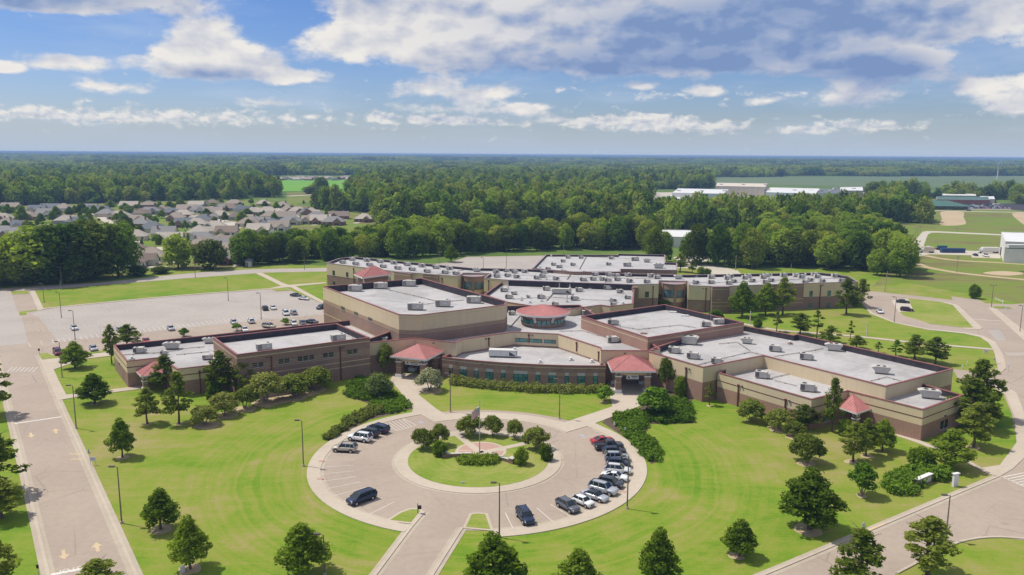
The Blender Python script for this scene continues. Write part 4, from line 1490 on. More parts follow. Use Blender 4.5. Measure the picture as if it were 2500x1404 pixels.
def entrance_sign(parent, a, b, z, h, axis_up=0.0):
    """white banner with a black emblem and two lines of lettering"""
    a, b = Vector((a[0], a[1])), Vector((b[0], b[1]))
    d = (b - a).normalized()
    n = Vector((d.y, -d.x))
    c = (a + b) / 2
    L = (b - a).length
    rz = math.atan2(d.y, d.x)
    mb = MB()
    mb.box((c.x, c.y, z), (L, 0.06, h), rz)
    s = sub(mb, 'entrance_sign', parent, 'trim_white')
    base = SCH @ Matrix.Translation((c.x + n.x * .04, c.y + n.y * .04, z)) @ Matrix.Rotation(rz, 4, 'Z') @ Matrix.Rotation(math.pi / 2, 4, 'X')
    em = MB()
    k = h * 0.36
    x0 = -L * 0.32
    em.face([(x0 - k, -k, 0), (x0 - k * .55, -k, 0), (x0 + k * .25, k * .9, 0), (x0 - k * .1, k * .9, 0)])
    em.face([(x0 + k * .45, -k, 0), (x0 + k * 1.0, -k, 0), (x0 + k * .25, k * .9, 0), (x0 - k * .05, k * .55, 0)])
    em.face([(x0 - k * .6, -k * .35, 0.001), (x0 + k * .75, -k * .35, 0.001), (x0 + k * .6, -k * .05, 0.001), (x0 - k * .45, -k * .05, 0.001)])
    me = em.mesh('emblem', 'sign_black')
    me.transform(base)
    put(bpy.data.objects.new('emblem', me), parent)
    text_mesh('sign_lettering', 'ACADEMY', 'sign_black', base @ Matrix.Translation((L * 0.14, h * .17, 0.002)), h * 0.34, parent) if False else None
    for row, (y, wd, m) in enumerate(((0.18, 0.5, 'sign_black'), (-0.20, 0.42, 'sign_blue'))):
        gl = MB()
        u = -wd * L / 2
        rnd = random.Random(row)
        while u < wd * L / 2:
            lw = rnd.uniform(.045, .07) * L
            gl.face([(L * .14 + u, (y - .1) * h, 0.002), (L * .14 + u + lw, (y - .1) * h, 0.002), (L * .14 + u + lw, (y + .1) * h, 0.002), (L * .14 + u, (y + .1) * h, 0.002)])
            u += lw * 1.18
        me = gl.mesh('sign_lettering', m)
        me.transform(base)
        put(bpy.data.objects.new('sign_lettering', me), parent)
    return s


# left and right entrance canopies
EZ = 5.7
fl, fr, rb = g(952, 869.6, EZ), g(1040.8, 878.4, EZ), g(1086.4, 856, EZ)
bl = fl + rb - fr
can = part('entrance_canopy', 'red hipped entrance canopy on brick columns, left of the office front')
ctr = (fl + rb) / 2
hip_roof([fl.xy, fr.xy, rb.xy, bl.xy], (ctr.x, ctr.y, EZ + 2.6), EZ, can)
rz = math.atan2((fr - fl).y, (fr - fl).x)
for u, v in ((.17, .17), (.83, .17), (.83, .83), (.17, .83)):
    p = fl + (fr - fl) * u + (bl - fl) * v
    column((p.x, p.y), EZ - 0.1, can, 1.35, rz)
p0, p1 = fl + (fr - fl) * .3 + (bl - fl) * .2, fl + (fr - fl) * .7 + (bl - fl) * .2
q0, q1 = fl + (fr - fl) * .17 + (bl - fl) * .17, fl + (fr - fl) * .83 + (bl - fl) * .17
for a, b in ((q0, q1), (fr + (fl - fr) * .17 + (rb - fr) * .17, fr + (fl - fr) * .17 + (rb - fr) * .83)):
    c = (a + b) / 2
    dd = b - a
    sub(MB().box((c.x, c.y, EZ - 0.85), (dd.length, 0.5, 1.0), math.atan2(dd.y, dd.x)), 'fascia_beam', can, 'stripe_tan')
entrance_sign(can, p0, p1, EZ - 1.85, 0.95)
fl, fr, lb = g(1493.2, 906, EZ), g(1602, 906.5, EZ), g(1481.2, 878, EZ)
rbk = fr + lb - fl
can = part('entrance_canopy', 'red hipped entrance canopy on brick columns, right of the office front')
ctr = (fr + lb) / 2
hip_roof([fl.xy, fr.xy, rbk.xy, lb.xy], (ctr.x, ctr.y, EZ + 2.7), EZ, can)
rz = math.atan2((fr - fl).y, (fr - fl).x)
for u, v in ((.17, .14), (.83, .14), (.83, .84), (.17, .84)):
    p = fl + (fr - fl) * u + (lb - fl) * v
    column((p.x, p.y), EZ - 0.1, can, 1.35, rz)
p0, p1 = fl + (fr - fl) * .36 + (lb - fl) * .16, fl + (fr - fl) * .64 + (lb - fl) * .16
q0, q1 = fl + (fr - fl) * .17 + (lb - fl) * .14, fl + (fr - fl) * .83 + (lb - fl) * .14
c = (q0 + q1) / 2
sub(MB().box((c.x, c.y, EZ - 0.85), ((q1 - q0).length, 0.5, 1.0), rz), 'fascia_beam', can, 'stripe_tan')
entrance_sign(can, p0, p1, EZ - 1.95, 1.0)
sub(MB().prism([(fl + (fr - fl) * u + (lb - fl) * v).xy for u, v in ((.08, -.05), (.92, -.05), (.92, 1.1), (.08, 1.1))], 0.1, 0.135), 'canopy_floor', can, 'floor_grey')

# corner canopies on the wings
def corner_canopy(label, apex_px, apex_z, left_px, front_px, right_px, ez, col_px):
    can = part('corner_canopy', label)
    A = g(*apex_px, apex_z)
    l, f, r = g(*left_px, ez), g(*front_px, ez), g(*right_px, ez)
    b = l + r - f
    hip_roof([l.xy, f.xy, r.xy, b.xy], ((A.x + b.x) / 2, (A.y + b.y) / 2, apex_z), ez, can, 0.3)
    p = f + (b - f) * 0.2
    column((p.x, p.y), ez - 0.1, can, 1.0, math.atan2((r - f).y, (r - f).x))
    return can


corner_canopy('red hipped porch roof tucked into the west wing corner', (386.8, 882.5), 6.2, (331, 905), (344.5, 919), (398, 911), 4.0, None)
corner_canopy('red hipped porch roof tucked into the east wing front', (2075, 965), 6.2, (2050, 995), (2092, 1009.5), (2128, 997), 4.0, None)

# square stair tower with its own red roof behind the gymnasium
TZ = 15.4
tl, tf, tr = g(864, 669.2, TZ), g(884.8, 678, TZ), g(957.6, 668.4, TZ)
tb = tl + tr - tf
tower = part('stair_tower', 'square brick tower with red hipped roof rising behind the gymnasium')
ct = (tl + tr) / 2
hip_roof([tl.xy, tf.xy, tr.xy, tb.xy], (ct.x, ct.y, TZ + 3.0), TZ, tower, 0.45)
q = inset(ccw([tl, tf, tr, tb]), 1.2)
sub(MB().prism(q, 0, TZ - 0.4), 'tower_wall', tower, BR)
for i in range(4):
    v = q[i]
    c = sum(q, Vector((0, 0))) / 4
    o = (v - c).normalized()
    sub(MB().tube((v.x + o.x * .1, v.y + o.y * .1, TZ - 2.3), (v.x + o.x * .9, v.y + o.y * .9, TZ - 0.4), 0.28, 0.2, 6), 'bracket', tower, 'trim_white')

# rotunda
rc_front = g(1327.5, 802, 6.3)
RC = Vector((rc_front.x, rc_front.y + 6.5))
rot = part('rotunda', 'round brick rotunda with a shallow red conical roof and a ring of teal windows')
mb = MB()
n = 48
rp = [(RC.x + 6.5 * math.cos(2 * math.pi * k / n), RC.y + 6.5 * math.sin(2 * math.pi * k / n)) for k in range(n)]
mb.prism(rp, 6.0, 9.9)
sub(mb, 'drum_wall', rot, BR)
ER = 8.0
EZr = 10.2
ro, se = MB(), MB()
apex = Vector((RC.x, RC.y, EZr + 2.1))
ringp = [Vector((RC.x + ER * math.cos(2 * math.pi * k / 72), RC.y + ER * math.sin(2 * math.pi * k / 72), EZr)) for k in range(72)]
for k in range(72):
    a, b = ringp[k], ringp[(k + 1) % 72]
    ro.face([a, b, apex])
    d = (b - a).normalized() * 0.03
    se.face([a - d, a + Vector((0, 0, .06)), apex, ])
    se.face([a + Vector((0, 0, .06)), a + d, apex])
sub(ro, 'cone_roof', rot, 'red_roof')
sub(se, 'standing_seam', rot, 'red_roof')['kind'] = 'stuff'
fb = MB()
fb.ring(ccw([q.xy for q in ringp]), 0.03, 0.5, EZr - 0.5, EZr + 0.01)
fb.face([(q.x + (RC.x - q.x) * .05, q.y + (RC.y - q.y) * .05, EZr - 0.3) for q in ringp][::-1])
sub(fb, 'fascia', rot, 'trim_white')
for k in range(8):
    a = R(-90 + 22.5 + k * 45)
    mb = MB()
    for da in (-.03, .03):
        c, s = math.cos(a + da), math.sin(a + da)
        mb.tube((RC.x + 6.6 * c, RC.y + 6.6 * s, 8.4), (RC.x + 7.6 * c, RC.y + 7.6 * s, 9.75), 0.16, 0.14, 6)
        mb.tube((RC.x + 6.6 * c, RC.y + 6.6 * s, 7.9), (RC.x + 6.6 * c, RC.y + 6.6 * s, 8.5), 0.16, 0.16, 6)
    sub(mb, 'bracket', rot, 'trim_white')
    a2 = R(-90 + k * 45)
    for j in (-1, 0, 1):
        aa = a2 + j * 0.21
        pa = Vector((RC.x + 6.53 * math.cos(aa - .1), RC.y + 6.53 * math.sin(aa - .1)))
        pb = Vector((RC.x + 6.53 * math.cos(aa + .1), RC.y + 6.53 * math.sin(aa + .1)))
        nn = Vector((math.cos(aa), math.sin(aa)))
        wall_window(rot, pa, pb, 0.02, (pb - pa).length - 0.02, 7.25, 8.55, 1, 1, 'glass_teal', n=nn)


# ------------------------------------------------------------------ vegetation
def leaf_cloud(lobes, n, leaf, seed, fill=0.25, flat=0.6, droop=0.0):
    """many small bent leaf sprays through the volume of a set of ellipsoids -> verts, faces"""
    rng = np.random.default_rng(seed)
    lobes = np.array(lobes, float)
    wgt = (lobes[:, 3] * lobes[:, 4] + lobes[:, 4] * lobes[:, 5] + lobes[:, 3] * lobes[:, 5])
    k = rng.choice(len(lobes), n * 2, p=wgt / wgt.sum())
    d = rng.normal(size=(n * 2, 3))
    d /= np.linalg.norm(d, axis=1)[:, None]
    rad = np.where(rng.random(n * 2) < fill, rng.uniform(0.35, 0.85, n * 2), rng.uniform(0.80, 1.08, n * 2))
    rad = np.where(rng.random(n * 2) < 0.12, rng.uniform(1.05, 1.38, n * 2), rad)          # loose sprays outside
    P = lobes[k, :3] + d * lobes[k, 3:6] * rad[:, None]
    keep = np.ones(n * 2, bool)
    for q in lobes:                                      # drop leaves buried deep inside another lobe
        e = np.linalg.norm((P - q[:3]) / q[3:6], axis=1)
        keep &= ~((e < 0.6) & (rng.random(n * 2) < 0.8))
    P, d = P[keep][:n], d[keep][:n]
    m = len(P)
    nr = d + rng.normal(size=(m, 3)) * flat
    nr[:, 2] += 0.35
    nr /= np.linalg.norm(nr, axis=1)[:, None]
    t = np.cross(nr, rng.normal(size=(m, 3)))
    t /= np.linalg.norm(t, axis=1)[:, None]
    b = np.cross(nr, t)
    s = leaf * rng.uniform(0.55, 1.35, m)[:, None]
    L = t * s
    Wd = b * s * rng.uniform(0.45, 0.8, m)[:, None]
    up = nr * s * 0.25
    V = np.stack([P - L, P + Wd + up * 0.6, P + L - up, P - Wd + up * 0.6], 1).reshape(-1, 3)
    F = np.arange(m * 4).reshape(-1, 4)
    return V, F


def mesh_np(name, V, F, mat, smooth=False):
    me = bpy.data.meshes.new(name)
    me.vertices.add(len(V))
    me.vertices.foreach_set('co', np.ascontiguousarray(V, np.float32).ravel())
    nl = F.size
    me.loops.add(nl)
    me.loops.foreach_set('vertex_index', F.astype(np.int32).ravel())
    me.polygons.add(len(F))
    me.polygons.foreach_set('loop_start', np.arange(0, nl, F.shape[1], dtype=np.int32))
    me.polygons.foreach_set('loop_total', np.full(len(F), F.shape[1], np.int32))
    me.materials.append(M_[mat])
    me.update(calc_edges=True)
    return me


def trunk_mesh(name, mat, seed, top=0.6, r=0.022, limbs=7, start=0.25, spread=0.2, stems=1):
    """tapered trunk with limbs, for a tree one unit tall"""
    rnd = random.Random(seed)
    mb = MB()
    for st in range(stems):
        ox = oy = 0.0
        lean = Vector((rnd.uniform(-.03, .03), rnd.uniform(-.03, .03), 1))
        if stems > 1:
            a = 2 * math.pi * st / stems + rnd.uniform(-.3, .3)
            lean = Vector((math.cos(a) * .35, math.sin(a) * .35, 1))
        pts = [Vector((ox, oy, -0.01))]
        kN = 5
        for k in range(1, kN + 1):
            pts.append(pts[-1] + lean * (top / kN) + Vector((rnd.uniform(-.012, .012), rnd.uniform(-.012, .012), 0)))
        rr = [r * (1.25 if k == 0 else 1 - 0.75 * k / kN) for k in range(kN + 1)]
        for k in range(kN):
            mb.tube(pts[k], pts[k + 1], rr[k], rr[k + 1], 7, False)
        for i in range(limbs):
            t = start + (top - start) * i / max(1, limbs - 1)
            kk = min(kN - 1, int(t / top * kN))
            p = pts[kk].lerp(pts[kk + 1], t / top * kN - kk)
            a = i * 2.4 + rnd.uniform(-.4, .4)
            L = spread * rnd.uniform(.6, 1.1)
            q = p + Vector((math.cos(a) * L, math.sin(a) * L, L * rnd.uniform(.4, .9)))
            mb.tube(p, q, r * 0.42, r * 0.12, 5, False)
    return mb.mesh(name, mat, True)


def oak_lobes(seed, rx=0.30, z0=0.20, z1=1.0, n=15, lob=(.30, .46), round_=False):
    """egg-shaped crown: lobes spread over it, widest below the middle"""
    rnd = random.Random(seed)
    out = []
    for i in range(n):
        t = (i + .5) / n
        z = z0 + (z1 - z0) * (0.10 + 0.78 * t)
        u = (z - z0) / (z1 - z0)
        w_ = rx * max(.08, (1 - abs(u - .28) ** 1.25 * (1.38 if u > .28 else 2.2))) * rnd.uniform(.82, 1.1)
        if round_:
            w_ = rx * max(.15, math.sqrt(max(0.0, 1 - (2 * u - .95) ** 2))) * rnd.uniform(.8, 1.12)
        a = i * 2.399 + rnd.uniform(-.4, .4)
        rr = rx * rnd.uniform(*lob) * (1.0 if round_ else 1.08 - .45 * u)
        d = max(0.0, w_ - rr * .75)
        out.append((math.cos(a) * d, math.sin(a) * d, z, rr * rnd.uniform(.9, 1.2), rr * rnd.uniform(.9, 1.2), rr * rnd.uniform(.8, 1.05)))
    out.append((0, 0, z0 + (z1 - z0) * .45, rx * .55, rx * .55, (z1 - z0) * .33))
    out.append((rnd.uniform(-.02, .02), 0, z1 - rx * .28, rx * .25, rx * .25, rx * .28))
    return out


def pine_lobes(seed, rx=0.22, z0=0.28, z1=1.0, n=20):
    """tufts at the ends of whorled boughs with air between"""
    rnd = random.Random(seed)
    out = []
    for i in range(n):
        t = i / (n - 1)
        z = z0 + (z1 - z0) * t * .95
        w_ = rx * (1.0 - t) ** 0.6 * rnd.uniform(.55, 1.1) * (0.75 + .5 * min(1, t * 4))
        a = i * 2.399 + rnd.uniform(-.6, .6)
        rr = rx * rnd.uniform(.20, .36) * (1 - .35 * t)
        out.append((math.cos(a) * w_ * .85, math.sin(a) * w_ * .85, z, rr * 1.15, rr * 1.15, rr * .72))
        if i % 3 == 0:
            out.append((math.cos(a) * w_ * .35, math.sin(a) * w_ * .35, z + .01, rr * .9, rr * .9, rr * .7))
    out.append((0, 0, z1 - .05, rx * .2, rx * .2, .06))
    return out


def vase_lobes(seed, rx=0.55, z0=0.25, z1=1.0, n=14):
    rnd = random.Random(seed)
    out = []
    for i in range(n):
        a = i * 2.399 + rnd.uniform(-.3, .3)
        t = math.sqrt((i + .5) / n)
        z = z0 + (z1 - z0) * (0.30 + 0.5 * (1 - t ** 2) + rnd.uniform(-.12, .12))
        rr = rx * rnd.uniform(.28, .42)
        out.append((math.cos(a) * rx * t * .72, math.sin(a) * rx * t * .72, z, rr, rr, rr * rnd.uniform(.7, 1.0)))
    return out


TREE = {}      # kind -> list of (crown mesh, trunk mesh, width of a tree one unit tall)


def add_kind(kind, lobes, n, leaf, mat, trunk, seed, fill=.25, flat=.6):
    V, F = leaf_cloud(lobes, n, leaf, seed, fill, flat)
    me = mesh_np(kind + '_crown', V, F, mat)
    wd = float((np.percentile(V[:, 0], 99.6) - np.percentile(V[:, 0], .4) + np.percentile(V[:, 1], 99.6) - np.percentile(V[:, 1], .4)) / 2) * 1.04
    TREE.setdefault(kind, []).append((me, trunk, wd))


for s in range(4):
    tk = trunk_mesh('trunk', 'bark', s, .62, .020, 8, .24, .2)
    add_kind('oak', oak_lobes(s + 1, z0=.14, n=24 + s, lob=(.22, .38)), 4600, .023, 'leaf_oak', tk, s)
    tk = trunk_mesh('trunk', 'bark', s + 10, .95, .016, 14, .25, .15)
    add_kind('pine', pine_lobes(s + 5, n=26 + s * 2), 2500, .021, 'leaf_pine', tk, s + 20, .35, .8)
    tk = trunk_mesh('trunk', 'bark_pale', s + 20, .6, .020, 4, .3, .3, 4)
    add_kind('crape', vase_lobes(s + 9), 3200, .042, 'leaf_crape', tk, s + 40)
    add_kind('bright', vase_lobes(s + 19, rx=.42, n=12), 2000, .045, 'leaf_bright', tk, s + 60)
tk = trunk_mesh('trunk', 'bark_pale', 31, .6, .020, 4, .3, .3, 5)
add_kind('bloom', vase_lobes(77, n=16), 3600, .04, 'leaf_bloom', tk, 81)
tk = trunk_mesh('trunk', 'bark', 33, .9, .014, 8, .3, .12)
add_kind('sapling', pine_lobes(55, rx=.15, z0=.3, n=14), 900, .03, 'leaf_bright', tk, 90, .3, .8)
add_kind('sapling', pine_lobes(56, rx=.15, z0=.42, n=10), 700, .03, 'leaf_pine', tk, 91, .3, .8)
for s in range(3):
    add_kind('bush', oak_lobes(s + 30, rx=.5, z0=-.02, z1=1.0, n=14, round_=True), 2600, .055, 'leaf_oak', trunk_mesh('stem', 'bark', s + 40, .5, .03, 4, .2, .2), s + 95)
for s in range(5):
    tk = trunk_mesh('trunk', 'bark', s + 50, .7, .020, 7, .35, .2)
    add_kind('wood', oak_lobes(s + 60, rx=.36, z0=.10, n=17 + s, lob=(.30, .50), round_=True), 3000, .034, 'leaf_wood' if s % 3 else 'leaf_wood_warm', tk, s + 120, .25, .55)

tree_no = [0]


def tree(kind, x, y, ty, wpx, label, cat='tree', group=None, var=None, name=None, zb=0.0, rot=None):
    """a tree whose foot stands at picture point (x, y), reaching row ty, wpx wide"""
    base = g(x, y, zb)
    h = height_at(base, ty) - zb
    wid = wpx * (base - Vector((0, 0, CAM_H))).length / F_PX
    return tree_at(kind, base, h, wid, label, cat, group, var, name, rot)


def tree_at(kind, base, h, wid, label, cat='tree', group=None, var=None, name=None, rot=None):
    i = tree_no[0]
    tree_no[0] += 1
    me, tk, w0 = TREE[kind][(i if var is None else var) % len(TREE[kind])]
    nm = name or {'oak': 'oak_tree', 'pine': 'pine_tree', 'crape': 'crape_myrtle', 'bright': 'young_tree', 'bloom': 'flowering_crape_myrtle', 'sapling': 'sapling',
                  'bush': 'shrub', 'wood': 'woodland_tree'}[kind]
    root = empty(nm, base, random.Random(i).uniform(0, 6.28) if rot is None else rot, label, cat, group)
    s = wid / w0
    root.scale = (s, s, h)
    c = bpy.data.objects.new('crown', me)
    put(c, root)
    t = bpy.data.objects.new('trunk', tk)
    put(t, root)
    return root


LT = 'trees on the lawns'
for a in [
    ('oak', 183.7, 899, 833.5, 58, 'dark rounded oak beside the car park walk, left of the west wing'),
    ('oak', 231, 986, 910.6, 70, 'dark rounded oak south of the walk to the west porch'),
    ('pine', 273, 888, 792.5, 36, 'thin see-through pine at the west wing back corner'),
    ('pine', 312, 850, 792, 62, 'bushy dark pine showing over the west wing roof'),
    ('oak', 298.7, 1116.4, 1019.7, 57, 'slim young oak on the west lawn, nearest the white two-post sign'),
    ('oak', 392.7, 1292, 1191, 79, 'mid-sized oak beside the street lamp on the west lawn'),
    ('oak', 464.9, 1388.7, 1256.5, 84, 'tall narrow oak at the bottom edge of the west lawn'),
    ('pine', 360.3, 1034.7, 946.7, 58, 'smaller of the two lone pines in front of the west wing'),
    ('pine', 436.9, 1034.3, 909, 64, 'taller of the two lone pines in front of the west wing'),
    ('pine', 405, 955, 868, 66, 'pine against the west wing wall, right of its porch'),
    ('pine', 539.7, 966.5, 856.8, 72, 'broad pine in the corner where the brown block begins'),
    ('pine', 592, 965, 874, 56, 'pine in front of the left end of the brown striped block'),
    ('crape', 500.7, 1037, 990, 66, 'crape myrtle at the near end of the row before the brown block'),
    ('crape', 548, 1014, 960, 70, 'second crape myrtle of the row before the brown block'),
    ('crape', 597.6, 998, 949, 58, 'third crape myrtle of the row before the brown block'),
    ('crape', 649, 981, 912, 92, 'largest crape myrtle of the row before the brown block'),
    ('crape', 717, 969, 914, 82, 'fifth crape myrtle of the row before the brown block'),
    ('crape', 771.4, 951, 897, 80, 'crape myrtle at the far end of the row before the brown block'),
    ('bush', 523, 974, 934, 34, 'dark upright shrub under the broad pine by the west wing'),
    ('oak', 740, 1401, 1277, 112, 'large dark oak at the bottom edge beside a lamp post'),
    ('oak', 1205, 1462, 1302, 140, 'broad oak cut by the bottom edge, right of the entry drive'),
    ('oak', 1413, 1470, 1337, 108, 'rounded oak cut by the bottom edge below the parked cars'),
    ('oak', 1606, 1440, 1288, 96, 'pointed oak cut by the bottom edge right of the circle'),
    ('oak', 1805, 1357.6, 1268, 80, 'small oak with a leaning trunk near the right road'),
    ('oak', 1976, 1292, 1145, 130, 'largest oak on the east lawn, standing alone'),
    ('pine', 2096, 1460, 1295, 118, 'dark tree cut by the bottom edge on the right road verge'),
    ('pine', 2264, 1404, 1262, 106, 'spreading tree below the right road, beside the lamp post'),
    ('pine', 240, 1450, 1367, 90, 'pine top showing at the bottom edge beside the road'),
    ('pine', -18, 1015, 872, 76, 'pine cut by the left edge, farthest up the drive'),
    ('pine', -12, 1210, 1055, 124, 'big dark pine cut by the left edge across the drive'),
    ('pine', 4, 1265, 1170, 86, 'smaller pine in front of the big one at the left edge'),
    ('pine', -8, 1440, 1318, 90, 'pine in the bottom left corner'),
    ('crape', 1627, 953, 873, 48, 'tall upright crape myrtle right of the right entrance canopy'),
    ('bush', 1660, 968, 918, 32, 'dark holly against the east wing wall'),
    ('bright', 1598, 1016, 946, 84, 'big bright green bush in the juniper bed right of the entrance'),
    ('sapling', 1732, 990, 934, 24, 'thin sapling before the corner of the east wing'),
    ('crape', 1834, 1029, 975, 68, 'crape myrtle by the downspout of the east wing, first of its row'),
    ('crape', 1898, 1046, 1000, 64, 'second crape myrtle along the east wing'),
    ('pine', 1962, 1047, 988, 66, 'bushy small pine along the east wing before the windows'),
    ('crape', 1938.7, 1067, 1031, 50, 'small crape myrtle in front of the bushy small pine'),
    ('crape', 1970.8, 1131, 1060, 82, 'brownish crape myrtle standing out on the east lawn'),
    ('pine', 2031.3, 1054.5, 923.4, 48, 'tallest slim pine in front of the east porch'),
    ('pine', 2083, 1127.5, 1031, 62, 'left pine of the three together on the east lawn'),
    ('pine', 2114, 1113, 1022, 54, 'middle pine of the three together on the east lawn'),
    ('oak', 2154, 1101, 1022, 58, 'right tree of the three together on the east lawn'),
    ('bush', 2063, 1062, 1022, 34, 'dark shrub beside the east porch column'),
    ('pine', 2377, 1092, 985, 74, 'nearest pine of the clump at the east end of the school'),
    ('pine', 2388, 1022, 878, 90, 'tallest pine of the clump at the east end of the school'),
    ('pine', 2372, 1045, 925, 92, 'middle pine of the clump at the east end of the school'),
    ('pine', 2410, 1035, 975, 56, 'small pine at the right of the clump at the east end'),
    ('oak', 2320, 1142, 1047, 88, 'dark oak over the low hedge by the monument wall'),
    ('bush', 2248.6, 1140, 1093, 58, 'rounded small tree left of the dark oak by the monument'),
    ('bright', 2104, 1210, 1134, 62, 'airy light green tree left of the monument hedge'),
    ('sapling', 1896.4, 810, 762, 26, 'first young tree along the path behind the east wing'),
    ('pine', 1953, 817, 764.4, 48, 'second tree along the path behind the east wing, a full pine'),
    ('sapling', 1993, 825, 758.8, 34, 'third tree along the path behind the east wing, thin'),
    ('pine', 2026, 836, 795.6, 50, 'fourth tree along the path behind the east wing, low and wide'),
    ('sapling', 2074.8, 832, 783.6, 18, 'spindly fifth tree along the path behind the east wing'),
    ('pine', 2091.6, 850, 818.8, 38, 'rounded pine behind the east wing parapet'),
    ('sapling', 2144, 862, 835, 20, 'tiny brownish sapling behind the east wing parapet'),
    ('sapling', 2187, 870, 830, 30, 'light green sapling behind the east wing parapet'),
    ('pine', 2233.6, 877, 817.7, 56, 'left of the two wide pines behind the east wing end'),
    ('pine', 2283, 888, 823, 56, 'right of the two wide pines behind the east wing end'),
    ('pine', 1910.8, 769, 677, 58, 'tall pine before the brick bay of the two-storey range'),
    ('pine', 2066, 768, 679.6, 54, 'tall pine near the right end of the two-storey range'),
    ('pine', 2102.8, 751, 681, 42, 'pine at the far right corner of the two-storey range'),
    ('oak', 1811.5, 775, 685.8, 64, 'dark tree against the two-storey range, left of three'),
    ('oak', 1869, 770, 690.6, 60, 'dark tree against the two-storey range, middle of three'),
    ('bush', 1850, 799, 777, 22, 'little round tree by the path behind the theatre block'),
    ('oak', 1101.7, 640, 595.7, 34, 'lone small tree on the grass by the rear car park'),
    ('bright', 449, 822, 801, 24, 'small yellowish tree in the car park beyond the west wing'),
    ('bright', 579, 808, 789, 22, 'small bushy tree in the car park, second along its front row'),
    ('bright', 697, 793, 777, 22, 'small tree in the car park nearest the gymnasium'),
    ('bush', 2378.6, 729, 695, 26, 'upright bush at the edge of the meadow by the right drive'),
    ('crape', 1031.6, 1097, 1048, 56, 'left crape myrtle on the round island'),
    ('crape', 1074, 1089.6, 1037, 50, 'taller crape myrtle behind the left one on the round island'),
    ('bush', 1074, 1114.5, 1078, 40, 'dark shrub at the left end of the island bench wall'),
    ('crape', 1146, 1064.7, 1016, 66, 'crape myrtle behind the flagpole on the round island'),
    ('crape', 1203.6, 1064.7, 1016, 50, 'brownish crape myrtle right of the flagpole at the back of the island'),
    ('crape', 1255.4, 1071, 1026, 44, 'narrow crape myrtle at the back right of the round island'),
    ('crape', 1308, 1098, 1044, 66, 'widest crape myrtle on the right of the round island'),
    ('bush', 1332, 1124, 1082, 34, 'leafy shrub at the right rim of the round island'),
    ('bush', 1271, 1135, 1093, 38, 'dark shrub beside the right bench pier on the round island'),
    ('crape', 943, 912, 839, 40, 'tall thin crape myrtle left of the left entrance canopy'),
    ('bloom', 925.6, 973, 913, 66, 'white flowering crape myrtle over the juniper bed'),
    ('bloom', 1048.8, 953.5, 901.6, 66, 'crape myrtle with pale tips right of the left entrance canopy'),
    ('bright', 1476.4, 980, 942.4, 44, 'small bright tree left of the right entrance canopy'),
    ('bush', 1748, 776, 757, 36, 'flowering shrub behind the theatre block'),
    ('bush', 1620, 752, 732, 40, 'shrub in the recess beside the round stair drum'),
    ('pine', 1660, 664, 618, 40, 'dark pine at the corner of the rear block'),
    ('bush', 1712, 669, 651, 20, 'small shrub by the rear drive'),
    ('pine', 1690, 667, 635, 22, 'small dark pine by the rear drive'),
    ('bush', 1727, 672, 656, 18, 'low shrub by the rear drive, the last one'),
]:
    tree(*a[:5], a[5], 'shrub' if a[0] == 'bush' else 'tree', LT if a[0] != 'bush' else 'shrubs round the school')

for i, (x, y, ty, wpx) in enumerate([(1598, 646, 552, 56), (1622, 640, 566, 46), (1702, 646, 545, 56), (1728, 642, 560, 50), (1750, 650, 548, 54), (1782, 647, 556, 50), (1808, 652, 545, 58), (1836, 656, 556, 54), (1768, 640, 562, 46), (1682, 640, 568, 44)]):
    tree('wood', x, y, ty, wpx, 'roadside tree before the long metal shed, %s from the left' % nth(sorted([1598, 1622, 1702, 1728, 1750, 1782, 1808, 1836, 1768, 1682]).index(x)), 'tree', 'trees before the metal shed', name='roadside_tree')

# earth rings under the lawn trees
def soil(x, y, r):
    p = g(x, y)
    rnd = random.Random(int(x * 7 + y))
    pts = [(p.x + r * rnd.uniform(.8, 1.2) * math.cos(a * .6283), p.y + r * rnd.uniform(.8, 1.2) * math.sin(a * .6283)) for a in range(10)]
    sheet('bare_soil', pts, 'dirt', 0.012, False, curve=3)


for x, y, r in ((298.7, 1117, 1.1), (392.7, 1293, 1.5), (465, 1389, 1.6), (360, 1035, .8), (437, 1035, .9), (231, 987, 1.0), (1972, 1293, 2.2), (1797, 1358, 1.1), (2083, 1129, 1.4), (2118, 1114, 1.2), (1969, 1132, 1.6),
                (1732, 991, .7), (2377, 1093, 1.2), (2103, 1211, .9), (505, 1038, 2.6), (552, 1015, 2.5), (600, 999, 2.6), (655, 983, 3.2), (720, 970, 3.0), (772, 952, 2.6), (1940, 1068, 1.8), (1900, 1046, 2.2), (1476, 981, .8), (1052, 955, 2.6)):
    soil(x, y, r)


